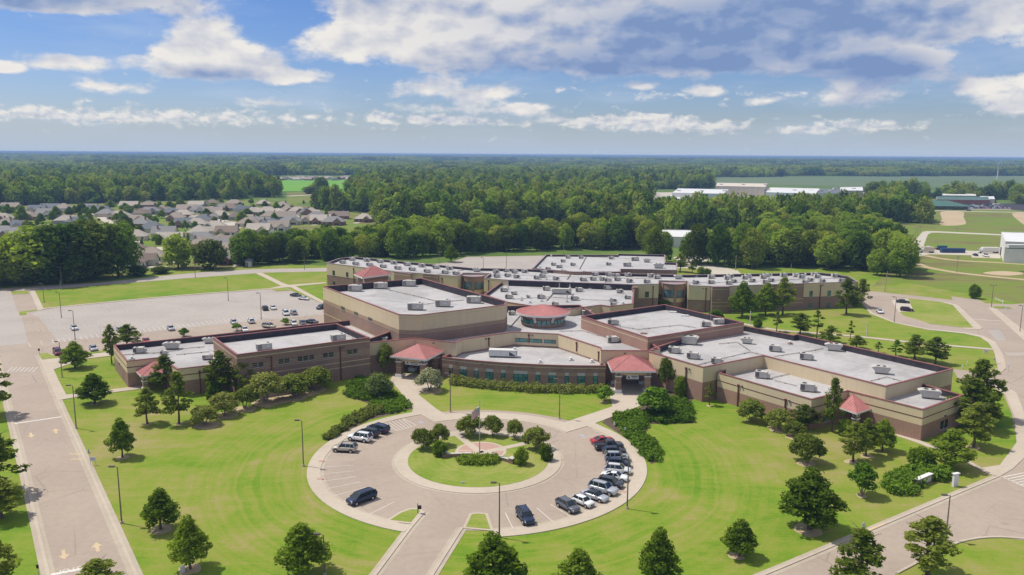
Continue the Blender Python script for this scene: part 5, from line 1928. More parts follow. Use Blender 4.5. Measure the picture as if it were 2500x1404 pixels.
# juniper beds, hedges
def bed(name, label, cat, pts, blob, h, n, leaf, mat, group=None, jit=.35, seed=1):
    """low spreading planting over a polygon of ground"""
    P = ccw([g(*q) for q in pts])
    rnd = random.Random(seed)
    x0, x1 = min(p.x for p in P), max(p.x for p in P)
    y0, y1 = min(p.y for p in P), max(p.y for p in P)
    lobes = []
    step = blob * 1.0
    y = y0
    while y < y1 + step:
        x = x0
        while x < x1 + step:
            qx, qy = x + rnd.uniform(-jit, jit) * step, y + rnd.uniform(-jit, jit) * step
            ins = False
            for i in range(len(P)):
                a, b = P[i], P[(i + 1) % len(P)]
                if (a.y > qy) != (b.y > qy) and qx < (b.x - a.x) * (qy - a.y) / (b.y - a.y) + a.x:
                    ins = not ins
            if ins:
                hh = h * rnd.uniform(.6, 1.25)
                lobes.append((qx, qy, hh * .45, blob * rnd.uniform(.7, 1.05), blob * rnd.uniform(.7, 1.05), hh * .6))
            x += step
        y += step
    c = Vector((sum(l[0] for l in lobes) / len(lobes), sum(l[1] for l in lobes) / len(lobes), 0))
    lobes = [(l[0] - c.x, l[1] - c.y, *l[2:]) for l in lobes]
    V, F = leaf_cloud(lobes, n, leaf, seed, .2, .7)
    V[:, 2] = np.maximum(V[:, 2], 0.02)
    root = empty(name, c, 0, label, cat, group)
    o = bpy.data.objects.new('foliage', mesh_np('foliage', V, F, mat))
    put(o, root)
    return root


JB = 'juniper beds by the entrances'
bed('juniper_bed', 'wide juniper bed under the white flowering tree left of the entrance', 'shrub bed', [(838, 962), (850, 945), (880, 926), (905, 930), (935, 955), (960, 962), (950, 985), (905, 982), (860, 972)], 1.3, 1.1, 7000, .28, 'leaf_juniper', JB, seed=1)
bed('juniper_bed', 'juniper bed beside the left entrance walk', 'shrub bed', [(935, 968), (965, 962), (990, 982), (1005, 996), (975, 1005), (950, 1012), (925, 1000), (905, 992)], 1.2, 1.0, 5500, .26, 'leaf_juniper', JB, seed=2)
bed('clipped_shrubs', 'row of clipped shrubs along the upper left ring walk', 'shrub bed', [(905, 996), (940, 1005), (905, 1018), (870, 1034), (830, 1058), (806, 1075), (798, 1072), (820, 1050), (860, 1022)], 1.1, 1.2, 6000, .24, 'leaf_hedge', seed=3)
bed('juniper_bed', 'juniper bed behind the big bright bush right of the entrance', 'shrub bed', [(1600, 1000), (1640, 978), (1668, 976), (1690, 1010), (1688, 1030), (1640, 1033), (1575, 1034), (1560, 1015)], 1.3, 1.2, 8000, .28, 'leaf_juniper', JB, seed=4)
bed('juniper_bed', 'juniper band along the upper right ring walk', 'shrub bed', [(1498, 1012), (1560, 1008), (1575, 1030), (1570, 1060), (1602, 1095), (1613, 1122), (1590, 1130), (1568, 1108), (1540, 1072), (1510, 1040)], 1.3, 1.1, 9000, .27, 'leaf_juniper', JB, seed=5)
bed('clipped_hedge', 'long clipped hedge along the curved office front', 'hedge', [(1098, 928), (1160, 937), (1230, 944), (1300, 949), (1380, 952), (1478, 953), (1478, 962), (1380, 962), (1300, 960), (1230, 955), (1160, 948), (1098, 940)], .8, 1.5, 11000, .22, 'leaf_hedge', seed=6, jit=.15)
bed('low_hedge', 'low dense hedge wrapped round the monument wall', 'hedge', [(2170, 1178), (2195, 1160), (2250, 1142), (2300, 1148), (2325, 1165), (2300, 1176), (2275, 1172), (2235, 1190), (2230, 1210), (2195, 1212), (2165, 1200)], 1.3, 1.5, 9000, .28, 'leaf_juniper', seed=7)
bed('island_shrubs', 'clipped shrubs in the mulched bed before the flagpole', 'shrub bed', [(1112, 1126), (1140, 1120), (1172, 1124), (1205, 1122), (1222, 1124), (1205, 1136), (1170, 1139), (1130, 1137)], .75, 1.1, 3800, .2, 'leaf_oak', seed=8, jit=.2)
sheet('mulch_bed', [(1470, 1032), (1498, 1008), (1570, 1000), (1585, 1030), (1575, 1065), (1605, 1100), (1615, 1125), (1590, 1133), (1560, 1105), (1530, 1070)], 'mulch', 0.02)
sheet('mulch_bed', [(1560, 995), (1640, 970), (1672, 972), (1694, 1015), (1690, 1034), (1570, 1036)], 'mulch', 0.016)
sheet('mulch_bed', [(836, 964), (848, 944), (880, 924), (940, 935), (968, 955), (1008, 998), (960, 1012), (905, 1024), (800, 1078), (796, 1072), (870, 1015), (900, 985)], 'mulch', 0.018)
sheet('mulch_bed', [(640, 990), (720, 978), (790, 955), (780, 940), (700, 945), (640, 955)], 'dirt', 0.008, curve=3)
sheet('mulch_bed', [(1600, 950), (1640, 950), (1690, 975), (1690, 985), (1640, 972)], 'mulch', 0.014)

# ---- the woods
def in_poly(x, y, P):
    c = False
    for i in range(len(P)):
        x0, y0 = P[i]
        x1, y1 = P[(i + 1) % len(P)]
        if (y0 > y) != (y1 > y) and x < (x1 - x0) * (y - y0) / (y1 - y0) + x0:
            c = not c
    return c


# ground kept clear of woodland, as surveyed
EDGE = [(-900, 720), (0, 693), (236, 684), (300, 676), (420, 664), (500, 655), (640, 648), (800, 641), (1000, 630), (1100, 622), (1330, 612), (1560, 612), (1640, 634), (1700, 638), (1760, 630), (1810, 640), (1850, 655), (1930, 655), (2080, 664), (2130, 682), (2200, 680), (2214, 650),
        (2190, 612), (2130, 580), (2088, 562), (2088, 552), (2160, 547), (2262, 546), (2262, 534), (2215, 520), (2190, 505), (3400, 505), (3400, 3000), (-900, 3000)]
CLEAR = [EDGE,
         [(-900, 690), (-900, 505), (0, 503), (330, 494), (520, 489), (640, 491), (720, 500), (800, 515), (915, 522), (925, 545), (915, 603), (800, 611), (700, 617), (600, 627), (568, 660), (420, 680), (310, 690), (240, 668), (0, 675)],
         [(640, 440), (880, 440), (850, 466), (640, 469)], [(672, 440), (850, 440), (850, 508), (690, 508)], [(930, 612), (1000, 602), (1330, 592), (1600, 590), (1600, 558), (1330, 554), (1110, 556), (930, 560)],
         [(1730, 433), (2900, 428), (2900, 486), (2190, 482), (2100, 475), (1740, 464)],
         [(1570, 545), (1700, 545), (1860, 538), (2130, 530), (2130, 464), (1600, 464)],
         [(1592, 628), (1850, 628), (1840, 574), (1590, 574)],
         [(2120, 500), (2170, 500), (2190, 459), (2170, 459)], [(2200, 515), (2470, 516), (2470, 488), (2210, 485)],
         [(600, 441), (920, 441), (920, 428), (600, 428)], [(1660, 640), (1810, 636), (1815, 612), (1690, 612)],
         [(1310, 560), (1400, 560), (1400, 545), (1310, 545)], [(1110, 558), (1150, 558), (1150, 548), (1110, 548)],
         [(0, 398), (120, 400), (0, 402)], [(2060, 478), (2110, 478), (2110, 459), (2060, 459)]]
rng = np.random.default_rng(7)


def wood_points(y0, y1, step, jitter=.45, half=0.40):
    """jittered grid of feet over the view wedge between two distances, outside every clearing"""
    out = []
    y = y0
    while y < y1:
        wdt = y * 0.72 + 60
        x = -wdt
        while x < wdt:
            px, py = x + rng.uniform(-jitter, jitter) * step, y + rng.uniform(-jitter, jitter) * step
            u, v = to_px((px, py, 0))
            if not any(in_poly(u, v, P) for P in CLEAR):
                out.append((px, py, u, v))
            x += step
        y += step
    return out


near = wood_points(330, 900, 9.6)
near.sort(key=lambda p: p[1])
vis = [p for p in near if -80 < p[2] < 2580]
solo, rest = vis[:290], set(vis[290:])
others = [p for p in near if not (-80 < p[2] < 2580)] + list(rest)
# name each woodland tree by the stretch of wood it stands in and its turn from the left
zones = [(-1e9, 330, 'behind the service road at the far left'), (330, 620, 'behind the service road near the neighbourhood'), (620, 800, 'behind the small white kiosk'), (800, 1010, 'above the two-storey range left end'),
         (1010, 1340, 'behind the rear car park'), (1340, 1640, 'behind the rear block'), (1640, 1860, 'by the rear drive'), (1860, 2050, 'behind the right half of the two-storey range'), (2050, 1e9, 'at the corner of the meadow')]
buckets = {}
for p in solo:
    for a, b, nm in zones:
        if a <= p[2] < b:
            buckets.setdefault(nm, []).append(p)
for nm, ps in buckets.items():
    ps.sort(key=lambda p: p[2])
    for i, p in enumerate(ps):
        h = float(rng.uniform(12.0, 16.5) if 560 < p[2] < 930 else rng.uniform(12.5, 20.0))
        tree_at('wood', Vector((p[0], p[1], 0)), h, h * float(rng.uniform(.62, .88)), 'leafy woodland tree %s, %s from the left' % (nm, nth(i)), 'tree', 'woodland trees behind the school', int(rng.integers(5)))

# everything farther off reads as one mass: instanced woodland
def scatter(name, label, pts, metas, smin, smax, zsc=(.8, 1.25), seed=1):
    me = bpy.data.meshes.new(name)
    me.from_pydata([(p[0], p[1], 0) for p in pts], [], [])
    o = bpy.data.objects.new(name, me)
    put(o)
    tag(o, label, 'woodland', None, 'stuff')
    src = bpy.data.collections.new(name + '_source')
    for k, m in enumerate(metas):
        s = bpy.data.objects.new('%s_source_%d' % (name, k), m)
        src.objects.link(s)
    ng = bpy.data.node_groups.new(name, 'GeometryNodeTree')
    ng.interface.new_socket('Geometry', in_out='INPUT', socket_type='NodeSocketGeometry')
    ng.interface.new_socket('Geometry', in_out='OUTPUT', socket_type='NodeSocketGeometry')
    N = ng.nodes
    gi, go = N.new('NodeGroupInput'), N.new('NodeGroupOutput')
    inst = N.new('GeometryNodeInstanceOnPoints')
    ci = N.new('GeometryNodeCollectionInfo')
    ci.inputs[0].default_value = src
    ci.inputs['Separate Children'].default_value = True
    ci.inputs['Reset Children'].default_value = True
    inst.inputs['Pick Instance'].default_value = True
    rv = N.new('FunctionNodeRandomValue')
    rv.data_type = 'FLOAT_VECTOR'
    rv.inputs[0].default_value = (0, 0, 0)
    rv.inputs[1].default_value = (0, 0, 6.283)
    rs = N.new('FunctionNodeRandomValue')
    rs.data_type = 'FLOAT_VECTOR'
    rs.inputs[0].default_value = (smin, smin, smin * zsc[0])
    rs.inputs[1].default_value = (smax, smax, smax * zsc[1])
    rs.inputs['Seed'].default_value = seed + 5
    L = ng.links
    L.new(gi.outputs[0], inst.inputs['Points'])
    L.new(ci.outputs[0], inst.inputs['Instance'])
    L.new(rv.outputs[0], inst.inputs['Rotation'])
    L.new(rs.outputs[0], inst.inputs['Scale'])
    L.new(inst.outputs[0], go.inputs[0])
    md = o.modifiers.new('woodland', 'NODES')
    md.node_group = ng
    return o


wm = []
for s in range(5):
    V, F = leaf_cloud(oak_lobes(s + 160, rx=.38, z0=.06, n=18, lob=(.3, .46), round_=True), 620, .062, s + 210, .15, .5)
    wm.append(mesh_np('wood_far', V, F, 'leaf_wood' if s % 3 else 'leaf_wood_warm'))
scatter('middle_wood', 'deep green broadleaf wood stretching away behind the school', others, wm, 12.0, 21.5)
pts2 = [p for p in wood_points(900, 2000, 12.0) if math.sin(p[0] * .011 + 1.3 + .8 * math.sin(p[1] * .006)) * math.sin(p[1] * .013 + p[0] * .004) < .42]
scatter('distant_wood', 'broadleaf wood in the middle distance', pts2, wm, 10.0, 22.0, seed=3)
cl = []
for s in range(4):
    rnd = random.Random(s + 400)
    lob = []
    for i in range(26):
        a, rr = rnd.uniform(0, 6.28), math.sqrt(rnd.random()) * 1.0
        r0 = rnd.uniform(.16, .26)
        lob.append((math.cos(a) * rr, math.sin(a) * rr, rnd.uniform(.22, .42), r0, r0, r0 * .9))
    V, F = leaf_cloud(lob, 900, .085, s + 500, .1, .5)
    cl.append(mesh_np('wood_clump', V, F, 'leaf_wood' if s % 3 else 'leaf_wood_warm'))
pts3 = wood_points(2000, 4200, 38.0)
pts3 = [p for p in pts3 if math.sin(p[0] * .0031 + 1.3) * math.sin(p[1] * .0047 + p[0] * .0011) < .40]
scatter('horizon_wood', 'hazy woodland reaching to the horizon', pts3, cl, 26, 34, (.6, 1.25), seed=4)
pts4 = wood_points(4200, 14500, 115.0)
pts4 = [p for p in pts4 if math.sin(p[0] * .0011 + 1.3) * math.sin(p[1] * .0017 + p[0] * .0006) < .5]
scatter('blue_horizon_wood', 'blue hazed woodland along the horizon', pts4, cl, 70, 100, (.26, .62), seed=6)


# ------------------------------------------------------------------ roof equipment
def rooftop_unit(base, z, kind, rz, label, scale=1.0):
    root = empty('rooftop_unit', (base.x, base.y, z), rz, label, 'rooftop unit', 'air handling units on the school roofs')
    s = scale
    if kind == 'big':                      # long cabinet on a curb, louvred end, round access port
        MB().box((0, 0, 0.15), (3.9 * s, 1.7 * s, 0.3)).build('curb', 'grille', root)
        c = MB().mat('unit_cream')
        c.box((0, 0, 0.3 + 0.85 * s), (4.2 * s, 2.1 * s, 1.7 * s))
        c.box((0.4 * s, 0, 0.3 + 1.73 * s), (3.2 * s, 2.2 * s, 0.08))
        c.build('cabinet', None, root)
        l = MB()
        for k in range(6):
            l.box((-2.11 * s, 0, 0.55 + k * 0.24 * s), (0.06, 1.7 * s, 0.12 * s))
            l.box((-1.35 * s, -1.06 * s, 0.55 + k * 0.24 * s), (1.2 * s, 0.06, 0.12 * s))
        l.build('louvre', 'grille', root)
        MB().mat('unit_white').box((0.95 * s, -1.1 * s, 0.3 + 0.95 * s), (0.7 * s, 0.14, 0.6 * s)).build('access_panel', None, root)
        MB().tube((1.2 * s, 0.3 * s, 0.3 + 1.75 * s), (1.2 * s, 0.3 * s, 0.36 + 1.85 * s), 0.4 * s, 0.4 * s, 10).build('fan', 'grille', root)
    elif kind == 'hood':                   # white cabinet with a slanted rain hood at one end
        c = MB().mat('unit_cream')
        c.box((0, 0, 0.35 + 0.75 * s), (3.0 * s, 1.9 * s, 1.5 * s))
        c.build('cabinet', None, root)
        h = MB().mat('unit_cream')
        zt, zb = 0.35 + 1.5 * s, 0.35 + 0.35 * s
        for sx in (-1, 1):
            x0, x1 = sx * 1.5 * s, sx * (2.35 if sx < 0 else 2.0) * s
            y = 0.95 * s
            h.face([(x0, -y, zt), (x0, y, zt), (x1, y, zt - 0.25 * s), (x1, -y, zt - 0.25 * s)][::sx])
            h.face([(x0, -y, zb), (x1, -y, zt - 0.25 * s), (x1, y, zt - 0.25 * s), (x0, y, zb)][::sx])
            h.face([(x0, -y, zb), (x0, -y, zt), (x1, -y, zt - 0.25 * s)][::sx])
            h.face([(x0, y, zb), (x1, y, zt - 0.25 * s), (x0, y, zt)][::sx])
        h.build('rain_hood', None, root)
        MB().box((0, 0, 0.18), (2.6 * s, 1.6 * s, 0.36)).build('curb', 'grille', root)
        f = MB()
        for k in (-.8, .5):
            f.tube((k * s, 0, 0.34 + 1.5 * s), (k * s, 0, 0.46 + 1.5 * s), 0.45 * s, 0.42 * s, 10)
        f.build('fan', 'dark_metal', root)
    elif kind == 'long':
        c = MB().mat('unit_white' if s >= 1 else 'unit_cream')
        c.box((0, 0, 0.4 + 0.8), (7.2 * s, 2.2 * s, 1.6))
        for k in (-2.2, -.6, 1.0):
            c.box((k * s, -1.12 * s, 1.2), (0.05, 0.06, 1.5))
        c.build('cabinet', None, root)
        MB().box((0, 0, 0.2), (6.9 * s, 1.9 * s, 0.4)).build('curb', 'grille', root)
        d = MB()
        d.face([(1.7 * s, -1.13 * s, 0.55), (3.4 * s, -1.13 * s, 0.55), (1.7 * s, -1.13 * s, 1.6)])
        d.box((3.62 * s, 0, 1.1), (0.06, 1.6 * s, 1.0))
        d.build('intake', 'dark_metal', root)
        MB().tube((3.0 * s, 0.2, 2.0), (3.0 * s, 0.2, 2.5), 0.3, 0.4, 8).build('exhaust_cowl', 'unit_white', root)
    else:                                  # small heat pump: cabinet, dark coil end, stub hood
        MB().box((0, 0, 0.14), (1.5 * s, 1.0 * s, 0.28)).build('curb', 'grille', root)
        c = MB().mat('unit_cream')
        c.box((-0.1 * s, 0, 0.28 + 0.5 * s), (1.9 * s, 1.25 * s, 1.0 * s))
        c.box((1.05 * s, 0, 0.28 + 0.42 * s), (0.5 * s, 1.0 * s, 0.7 * s), top=0.8)
        c.build('cabinet', None, root)
        side = -1 if kind == 'small' else 1
        MB().box((-0.72 * s * (1 if side < 0 else -.7), -0.635 * s, 0.28 + 0.5 * s), (0.62 * s, 0.05, 0.8 * s)).build('coil', 'grille', root)
        MB().tube((-0.5 * s, 0, 0.28 + s), (-0.5 * s, 0, 0.36 + s), 0.34 * s, 0.34 * s, 9).build('fan', 'dark_metal', root)
    return root


def roof_list(where, z, items, ox, oy, sc, rz=0.0):
    items = sorted(items, key=lambda q: q[0])
    for i, it in enumerate(items):
        x, y = ox + it[0] / sc, oy + it[1] / sc
        kind = it[2] if len(it) > 2 else 'small'
        s = it[3] if len(it) > 3 else 1.0
        rr = it[4] if len(it) > 4 else rz
        what = {'big': 'cream louvred air unit', 'hood': 'white hooded air unit', 'long': 'long white air unit', 'small': 'small cream heat pump', 'smallr': 'small cream heat pump'}[kind]
        rooftop_unit(g(x, y, z), z, kind, rr, '%s on the %s roof, %s from left' % (what, where, nth(i)), s)


roof_list('gymnasium', gym.deck_z, [(545, 630, 'big'), (935, 592, 'big'), (1370, 555, 'big'), (1465, 915, 'big'), (1885, 865, 'big'), (2355, 810, 'big')], 780, 610, 6.25, R(-6))
roof_list('two-storey left', two.deck_z,
          [(x, y + 14, 'smallr' if i % 2 else 'small', 1.25) for i, (x, y) in enumerate([(495, 150), (720, 165), (925, 185), (1130, 205), (1340, 230), (1560, 250), (1780, 275), (1980, 290)])] +
          [(x, y + 14, 'small', 1.2) for x, y in [(355, 195), (555, 220), (765, 235), (975, 260), (1195, 285), (1415, 305), (1645, 335), (2085, 370), (1920, 352)]] + [(2400, 335, 'hood', .8)], 780, 610, 6.25, R(-20))
roof_list('two-storey middle', two.deck_z,
          [(x, y + 12, 'smallr' if i % 3 == 0 else 'small', 1.15) for i, (x, y) in enumerate([(315, 345), (475, 325), (600, 345), (750, 340), (1045, 350), (1350, 345), (1680, 365), (1830, 385), (2040, 390), (2330, 395),
           (330, 410), (495, 400), (630, 420), (940, 435), (1025, 410), (1230, 450), (1645, 465), (1800, 455), (1940, 455), (2025, 475), (2170, 460), (2350, 485), (2155, 410)])], 1160, 610, 6.25, R(-3))
roof_list('two-storey right', two.deck_z,
          [(x, y + 12, 'smallr' if i % 3 == 0 else 'small', 1.15) for i, (x, y) in enumerate([(555, 405), (650, 430), (490, 495), (1235, 510), (1475, 425), (1470, 505), (1760, 415), (1720, 440), (1740, 515), (1810, 490),
           (2035, 410), (1990, 435), (2095, 480), (2310, 400), (2270, 425), (2380, 475), (2300, 500), (2578, 395), (2770, 400), (2850, 420), (2900, 505), (2975, 470), (3050, 385), (3090, 415), (3160, 490), (3360, 405), (3460, 480)])] + [(975, 445, 'hood', .8)],
          1500, 610, 6.25, R(6))
roof_list('rear block', rear.deck_z, [(1415, 130), (1615, 133), (1340, 188), (1195, 240), (1490, 242), (1285, 275, 'big', .6), (1110, 310), (2075, 140), (2035, 235), (2320, 252, 'big', .8), (2440, 165, 'big', .8), (2620, 190, 'hood', .8), (2800, 280, 'hood', 1.1)], 1160, 610, 6.25, 0)
roof_list('centre block', mid.deck_z, [(x, y + 14, k, s) for x, y, k, s in [(620, 465, 'small', 1), (640, 530, 'big', .7), (815, 470, 'small', .9), (1115, 490, 'small', 1.1), (1185, 520, 'small', 1.0), (1510, 515, 'small', .9), (1690, 510, 'small', 1.2), (2020, 525, 'small', 1.2),
          (2015, 590, 'small', 1.2), (2360, 595, 'small', 1), (2205, 645, 'smallr', 1.1), (2325, 735, 'small', 1), (2100, 790, 'smallr', 1.1), (2105, 838, 'small', .9), (440, 625, 'small', 1.2), (595, 670, 'big', .5), (515, 730, 'small', 1.2), (1085, 605, 'small', 1.2),
          (1005, 730, 'small', 1.2), (1585, 625, 'small', 1.2), (1320, 660, 'long', .95), (1515, 755, 'small', 1.25), (1220, 838, 'small', 1), (810, 715, 'small', .6)]], 1160, 610, 6.25, R(-3))
roof_list('entrance link', link.deck_z, [(1118, 819, 'small', 1.3), (1495, 836, 'small', 1.4), (1249, 769, 'small', 1.0), (1432, 769, 'big', .7), (936, 834, 'hood', .6)], 0, 0, 1, R(10))
roof_list('office front', admin.deck_z, [(1228, 871, 'long')], 0, 0, 1, R(-5))
roof_list('theatre block', theatre.deck_z, [(1495, 793, 'small', 1.4), (1722, 797, 'small', 1.2), (1754, 791, 'big', .7)], 0, 0, 1, R(5))
roof_list('east wing', right_w.deck_z, [(1681, 840, 'hood', 1.3), (1646, 862, 'small', 1.35), (1692, 876, 'small', 1.35), (1750, 888, 'small', 1.2), (1824, 839, 'hood', .8), (1892, 858, 'small', 1.35), (1968, 878, 'small', 1.4), (2036, 856, 'hood', 1.0), (2152, 912, 'hood', .95)], 0, 0, 1, R(-22))
roof_list('lower east', right_r.deck_z, [(1860, 923, 'small', 1.4), (1972, 955, 'small', 1.5), (2270, 972, 'hood', 1.05)], 0, 0, 1, R(-22))
roof_list('west wing', left1.deck_z, [(341, 862, 'small', 1.3), (421, 852, 'hood', 1.0), (512, 838, 'hood', .8), (507, 878, 'big', .55), (401, 866, 'small', .8)], 0, 0, 1, R(8))
roof_list('music block', left2.deck_z, [(645, 855, 'big', .85), (826, 832, 'big', .85)], 0, 0, 1, R(28))


def roof_pipe(wing, pts, r=0.07, name='gas_pipe', mat='lamp_pole'):
    P = [g(x, y, wing.deck_z) for x, y in pts]
    mb = MB()
    for a, b in zip(P, P[1:]):
        mb.tube(a + Vector((0, 0, .2)), b + Vector((0, 0, .2)), r, r, 5)
        L = (b - a).length
        for k in range(max(1, int(L / 4))):
            q = a.lerp(b, (k + .5) / max(1, int(L / 4)))
            mb.box((q.x, q.y, wing.deck_z + .09), (.22, .3, .18))
    return sub(mb, name, wing.o, mat)


roof_pipe(gym, [(945, 708), (1020, 725), (1075, 739), (1132, 734)], .09)
roof_pipe(gym, [(1030, 745), (1062, 741)])
roof_pipe(right_w, [(1703, 893), (1775, 874), (1832, 861), (1862, 868)])
roof_pipe(right_w, [(1755, 841), (1800, 837), (1830, 857)])
roof_pipe(right_w, [(1890, 872), (1970, 860), (2010, 852)])
roof_pipe(right_w, [(2125, 932), (2165, 922), (2200, 932)])
roof_pipe(right_r, [(1885, 924), (1930, 914)])
roof_pipe(right_r, [(1890, 930), (1945, 944)])
roof_pipe(theatre, [(1560, 806), (1610, 800), (1660, 795), (1700, 802)])
roof_pipe(theatre, [(1500, 796), (1560, 806)])
roof_pipe(link, [(1030, 834), (1100, 827), (1240, 806)])
roof_pipe(link, [(1365, 810), (1425, 809), (1520, 838), (1580, 852)])
roof_pipe(left1, [(300, 868), (400, 862), (470, 850), (500, 848)])
roof_pipe(left1, [(430, 868), (512, 860)])
roof_pipe(mid, [(1280, 694), (1360, 693), (1470, 702), (1545, 707)])
roof_pipe(mid, [(1252, 732), (1340, 726), (1440, 733), (1500, 735)])
roof_pipe(two, [(1190, 672), (1290, 673), (1400, 677), (1480, 679), (1600, 682)])
roof_pipe(two, [(1680, 692), (1800, 690), (1900, 685), (2050, 680)])
roof_pipe(two, [(1060, 672), (1135, 660)], .1)
roof_pipe(rear, [(1433, 625), (1415, 658)], .14)
roof_pipe(rear, [(1436, 628), (1540, 632)], .06)
roof_pipe(two, [(1400, 661), (1385, 683)], .16)
roof_pipe(mid, [(1375, 690), (1335, 735)], .16)
roof_pipe(link, [(1270, 772), (1245, 800)], .12)
for x, y0, y1 in ((503, 480, 604), (1285, 510, 590), (1445, 520, 612), (1017, 660, 790), (1403, 670, 800), (712, 715, 775)):
    b = g(1160 + x / 6.25, 610 + y1 / 6.25, mid.deck_z)
    h = height_at(Vector((b.x, b.y, 0)), 610 + y0 / 6.25) - mid.deck_z
    mb = MB()
    mb.tube((b.x, b.y, mid.deck_z), (b.x, b.y, mid.deck_z + max(1.2, h)), .15, .15, 8)
    mb.box((b.x, b.y, mid.deck_z + .15), (1.0, .7, .3))
    sub(mb, 'exhaust_stack', mid.o, 'galvanized')
for wing, pts in ((admin, [(1319, 886), (1394, 880), (1445, 885)]), (right_w, [(1929, 840)]), (left1, [(322, 878), (357, 846)]), (two, [(1700, 677), (1883, 674), (1966, 673)]), (rear, [(1346, 627), (1318, 654)]), (mid, [(1294, 740), (1521, 742), (1440, 705)])):
    for x, y in pts:
        b = g(x, y, wing.deck_z)
        mb = MB().mat('brick_red' if wing is right_w else 'unit_white')
        mb.box((b.x, b.y, wing.deck_z + .15), (1.1, 1.1, .3))
        mb.mat('unit_white')
        mb.tube((b.x, b.y, wing.deck_z + .3), (b.x, b.y, wing.deck_z + .75), .28, .28, 8)
        mb.tube((b.x, b.y, wing.deck_z + .75), (b.x, b.y, wing.deck_z + .95), .48, .2, 8)
        sub(mb, 'roof_vent', wing.o)
for x, y in ((1643, 763), (1672, 772)):
    b = g(x, y, theatre.deck_z)
    sub(MB().box((b.x, b.y, theatre.deck_z + .2), (2.2, 1.0, .4), R(-15)), 'skylight', theatre.o, 'trim_white')
b = g(1572, 815, theatre.deck_z)
sub(MB().box((b.x, b.y, theatre.deck_z + .15), (1.7, 1.0, .3), R(-15)), 'roof_curb', theatre.o, 'brick_red')
# whip antennas
for wing, x, y0, y1 in ((theatre, 1735, 722, 785), (two, 1642, 650, 676), (mid, 1180, 629, 658)):
    b = g(x, y1, wing.deck_z)
    h = height_at(Vector((b.x, b.y, 0)), y0)
    sub(MB().tube((b.x, b.y, wing.deck_z), (b.x, b.y, h), .05, .03, 6), 'antenna', wing.o, 'galvanized')
# caged roof ladder on the music block
b = g(862, 818, 10.0)
mb = MB()
for s in (-.25, .25):
    mb.tube((b.x + s, b.y, 6.3), (b.x + s, b.y, 11.1), .04, .04, 5)
for k in range(12):
    mb.tube((b.x - .25, b.y, 6.5 + k * .38), (b.x + .25, b.y, 6.5 + k * .38), .025, .025, 4)
sub(mb, 'roof_ladder', left2.o, 'downspout')

# ------------------------------------------------------------------ cars
CAR = {
    # length, width, [hood z, belt z, roof z], hood end, windscreen top, roof end, tail end, deck z (None: tailgate), wheel radius
    'sedan': dict(L=4.8, W=1.82, hood=.92, belt=.98, roof=1.45, x=(.28, .41, .66, .86), deck=1.02, wr=.33),
    'suv': dict(L=4.75, W=1.9, hood=1.08, belt=1.12, roof=1.74, x=(.26, .38, .90, .985), deck=None, wr=.37),
    'bigsuv': dict(L=5.1, W=2.0, hood=1.15, belt=1.18, roof=1.88, x=(.27, .37, .93, .985), deck=None, wr=.40),
    'crossover': dict(L=4.6, W=1.84, hood=1.02, belt=1.08, roof=1.66, x=(.25, .40, .84, .985), deck=None, wr=.36),
    'minivan': dict(L=5.15, W=2.0, hood=1.05, belt=1.1, roof=1.74, x=(.19, .36, .92, .985), deck=None, wr=.35),
    'hatch': dict(L=3.9, W=1.73, hood=.95, belt=1.0, roof=1.43, x=(.27, .38, .88, .975), deck=None, wr=.32),
    'pickup': dict(L=5.8, W=2.0, hood=1.15, belt=1.18, roof=1.9, x=(.26, .35, .58, .615), deck=1.15, wr=.40),
}


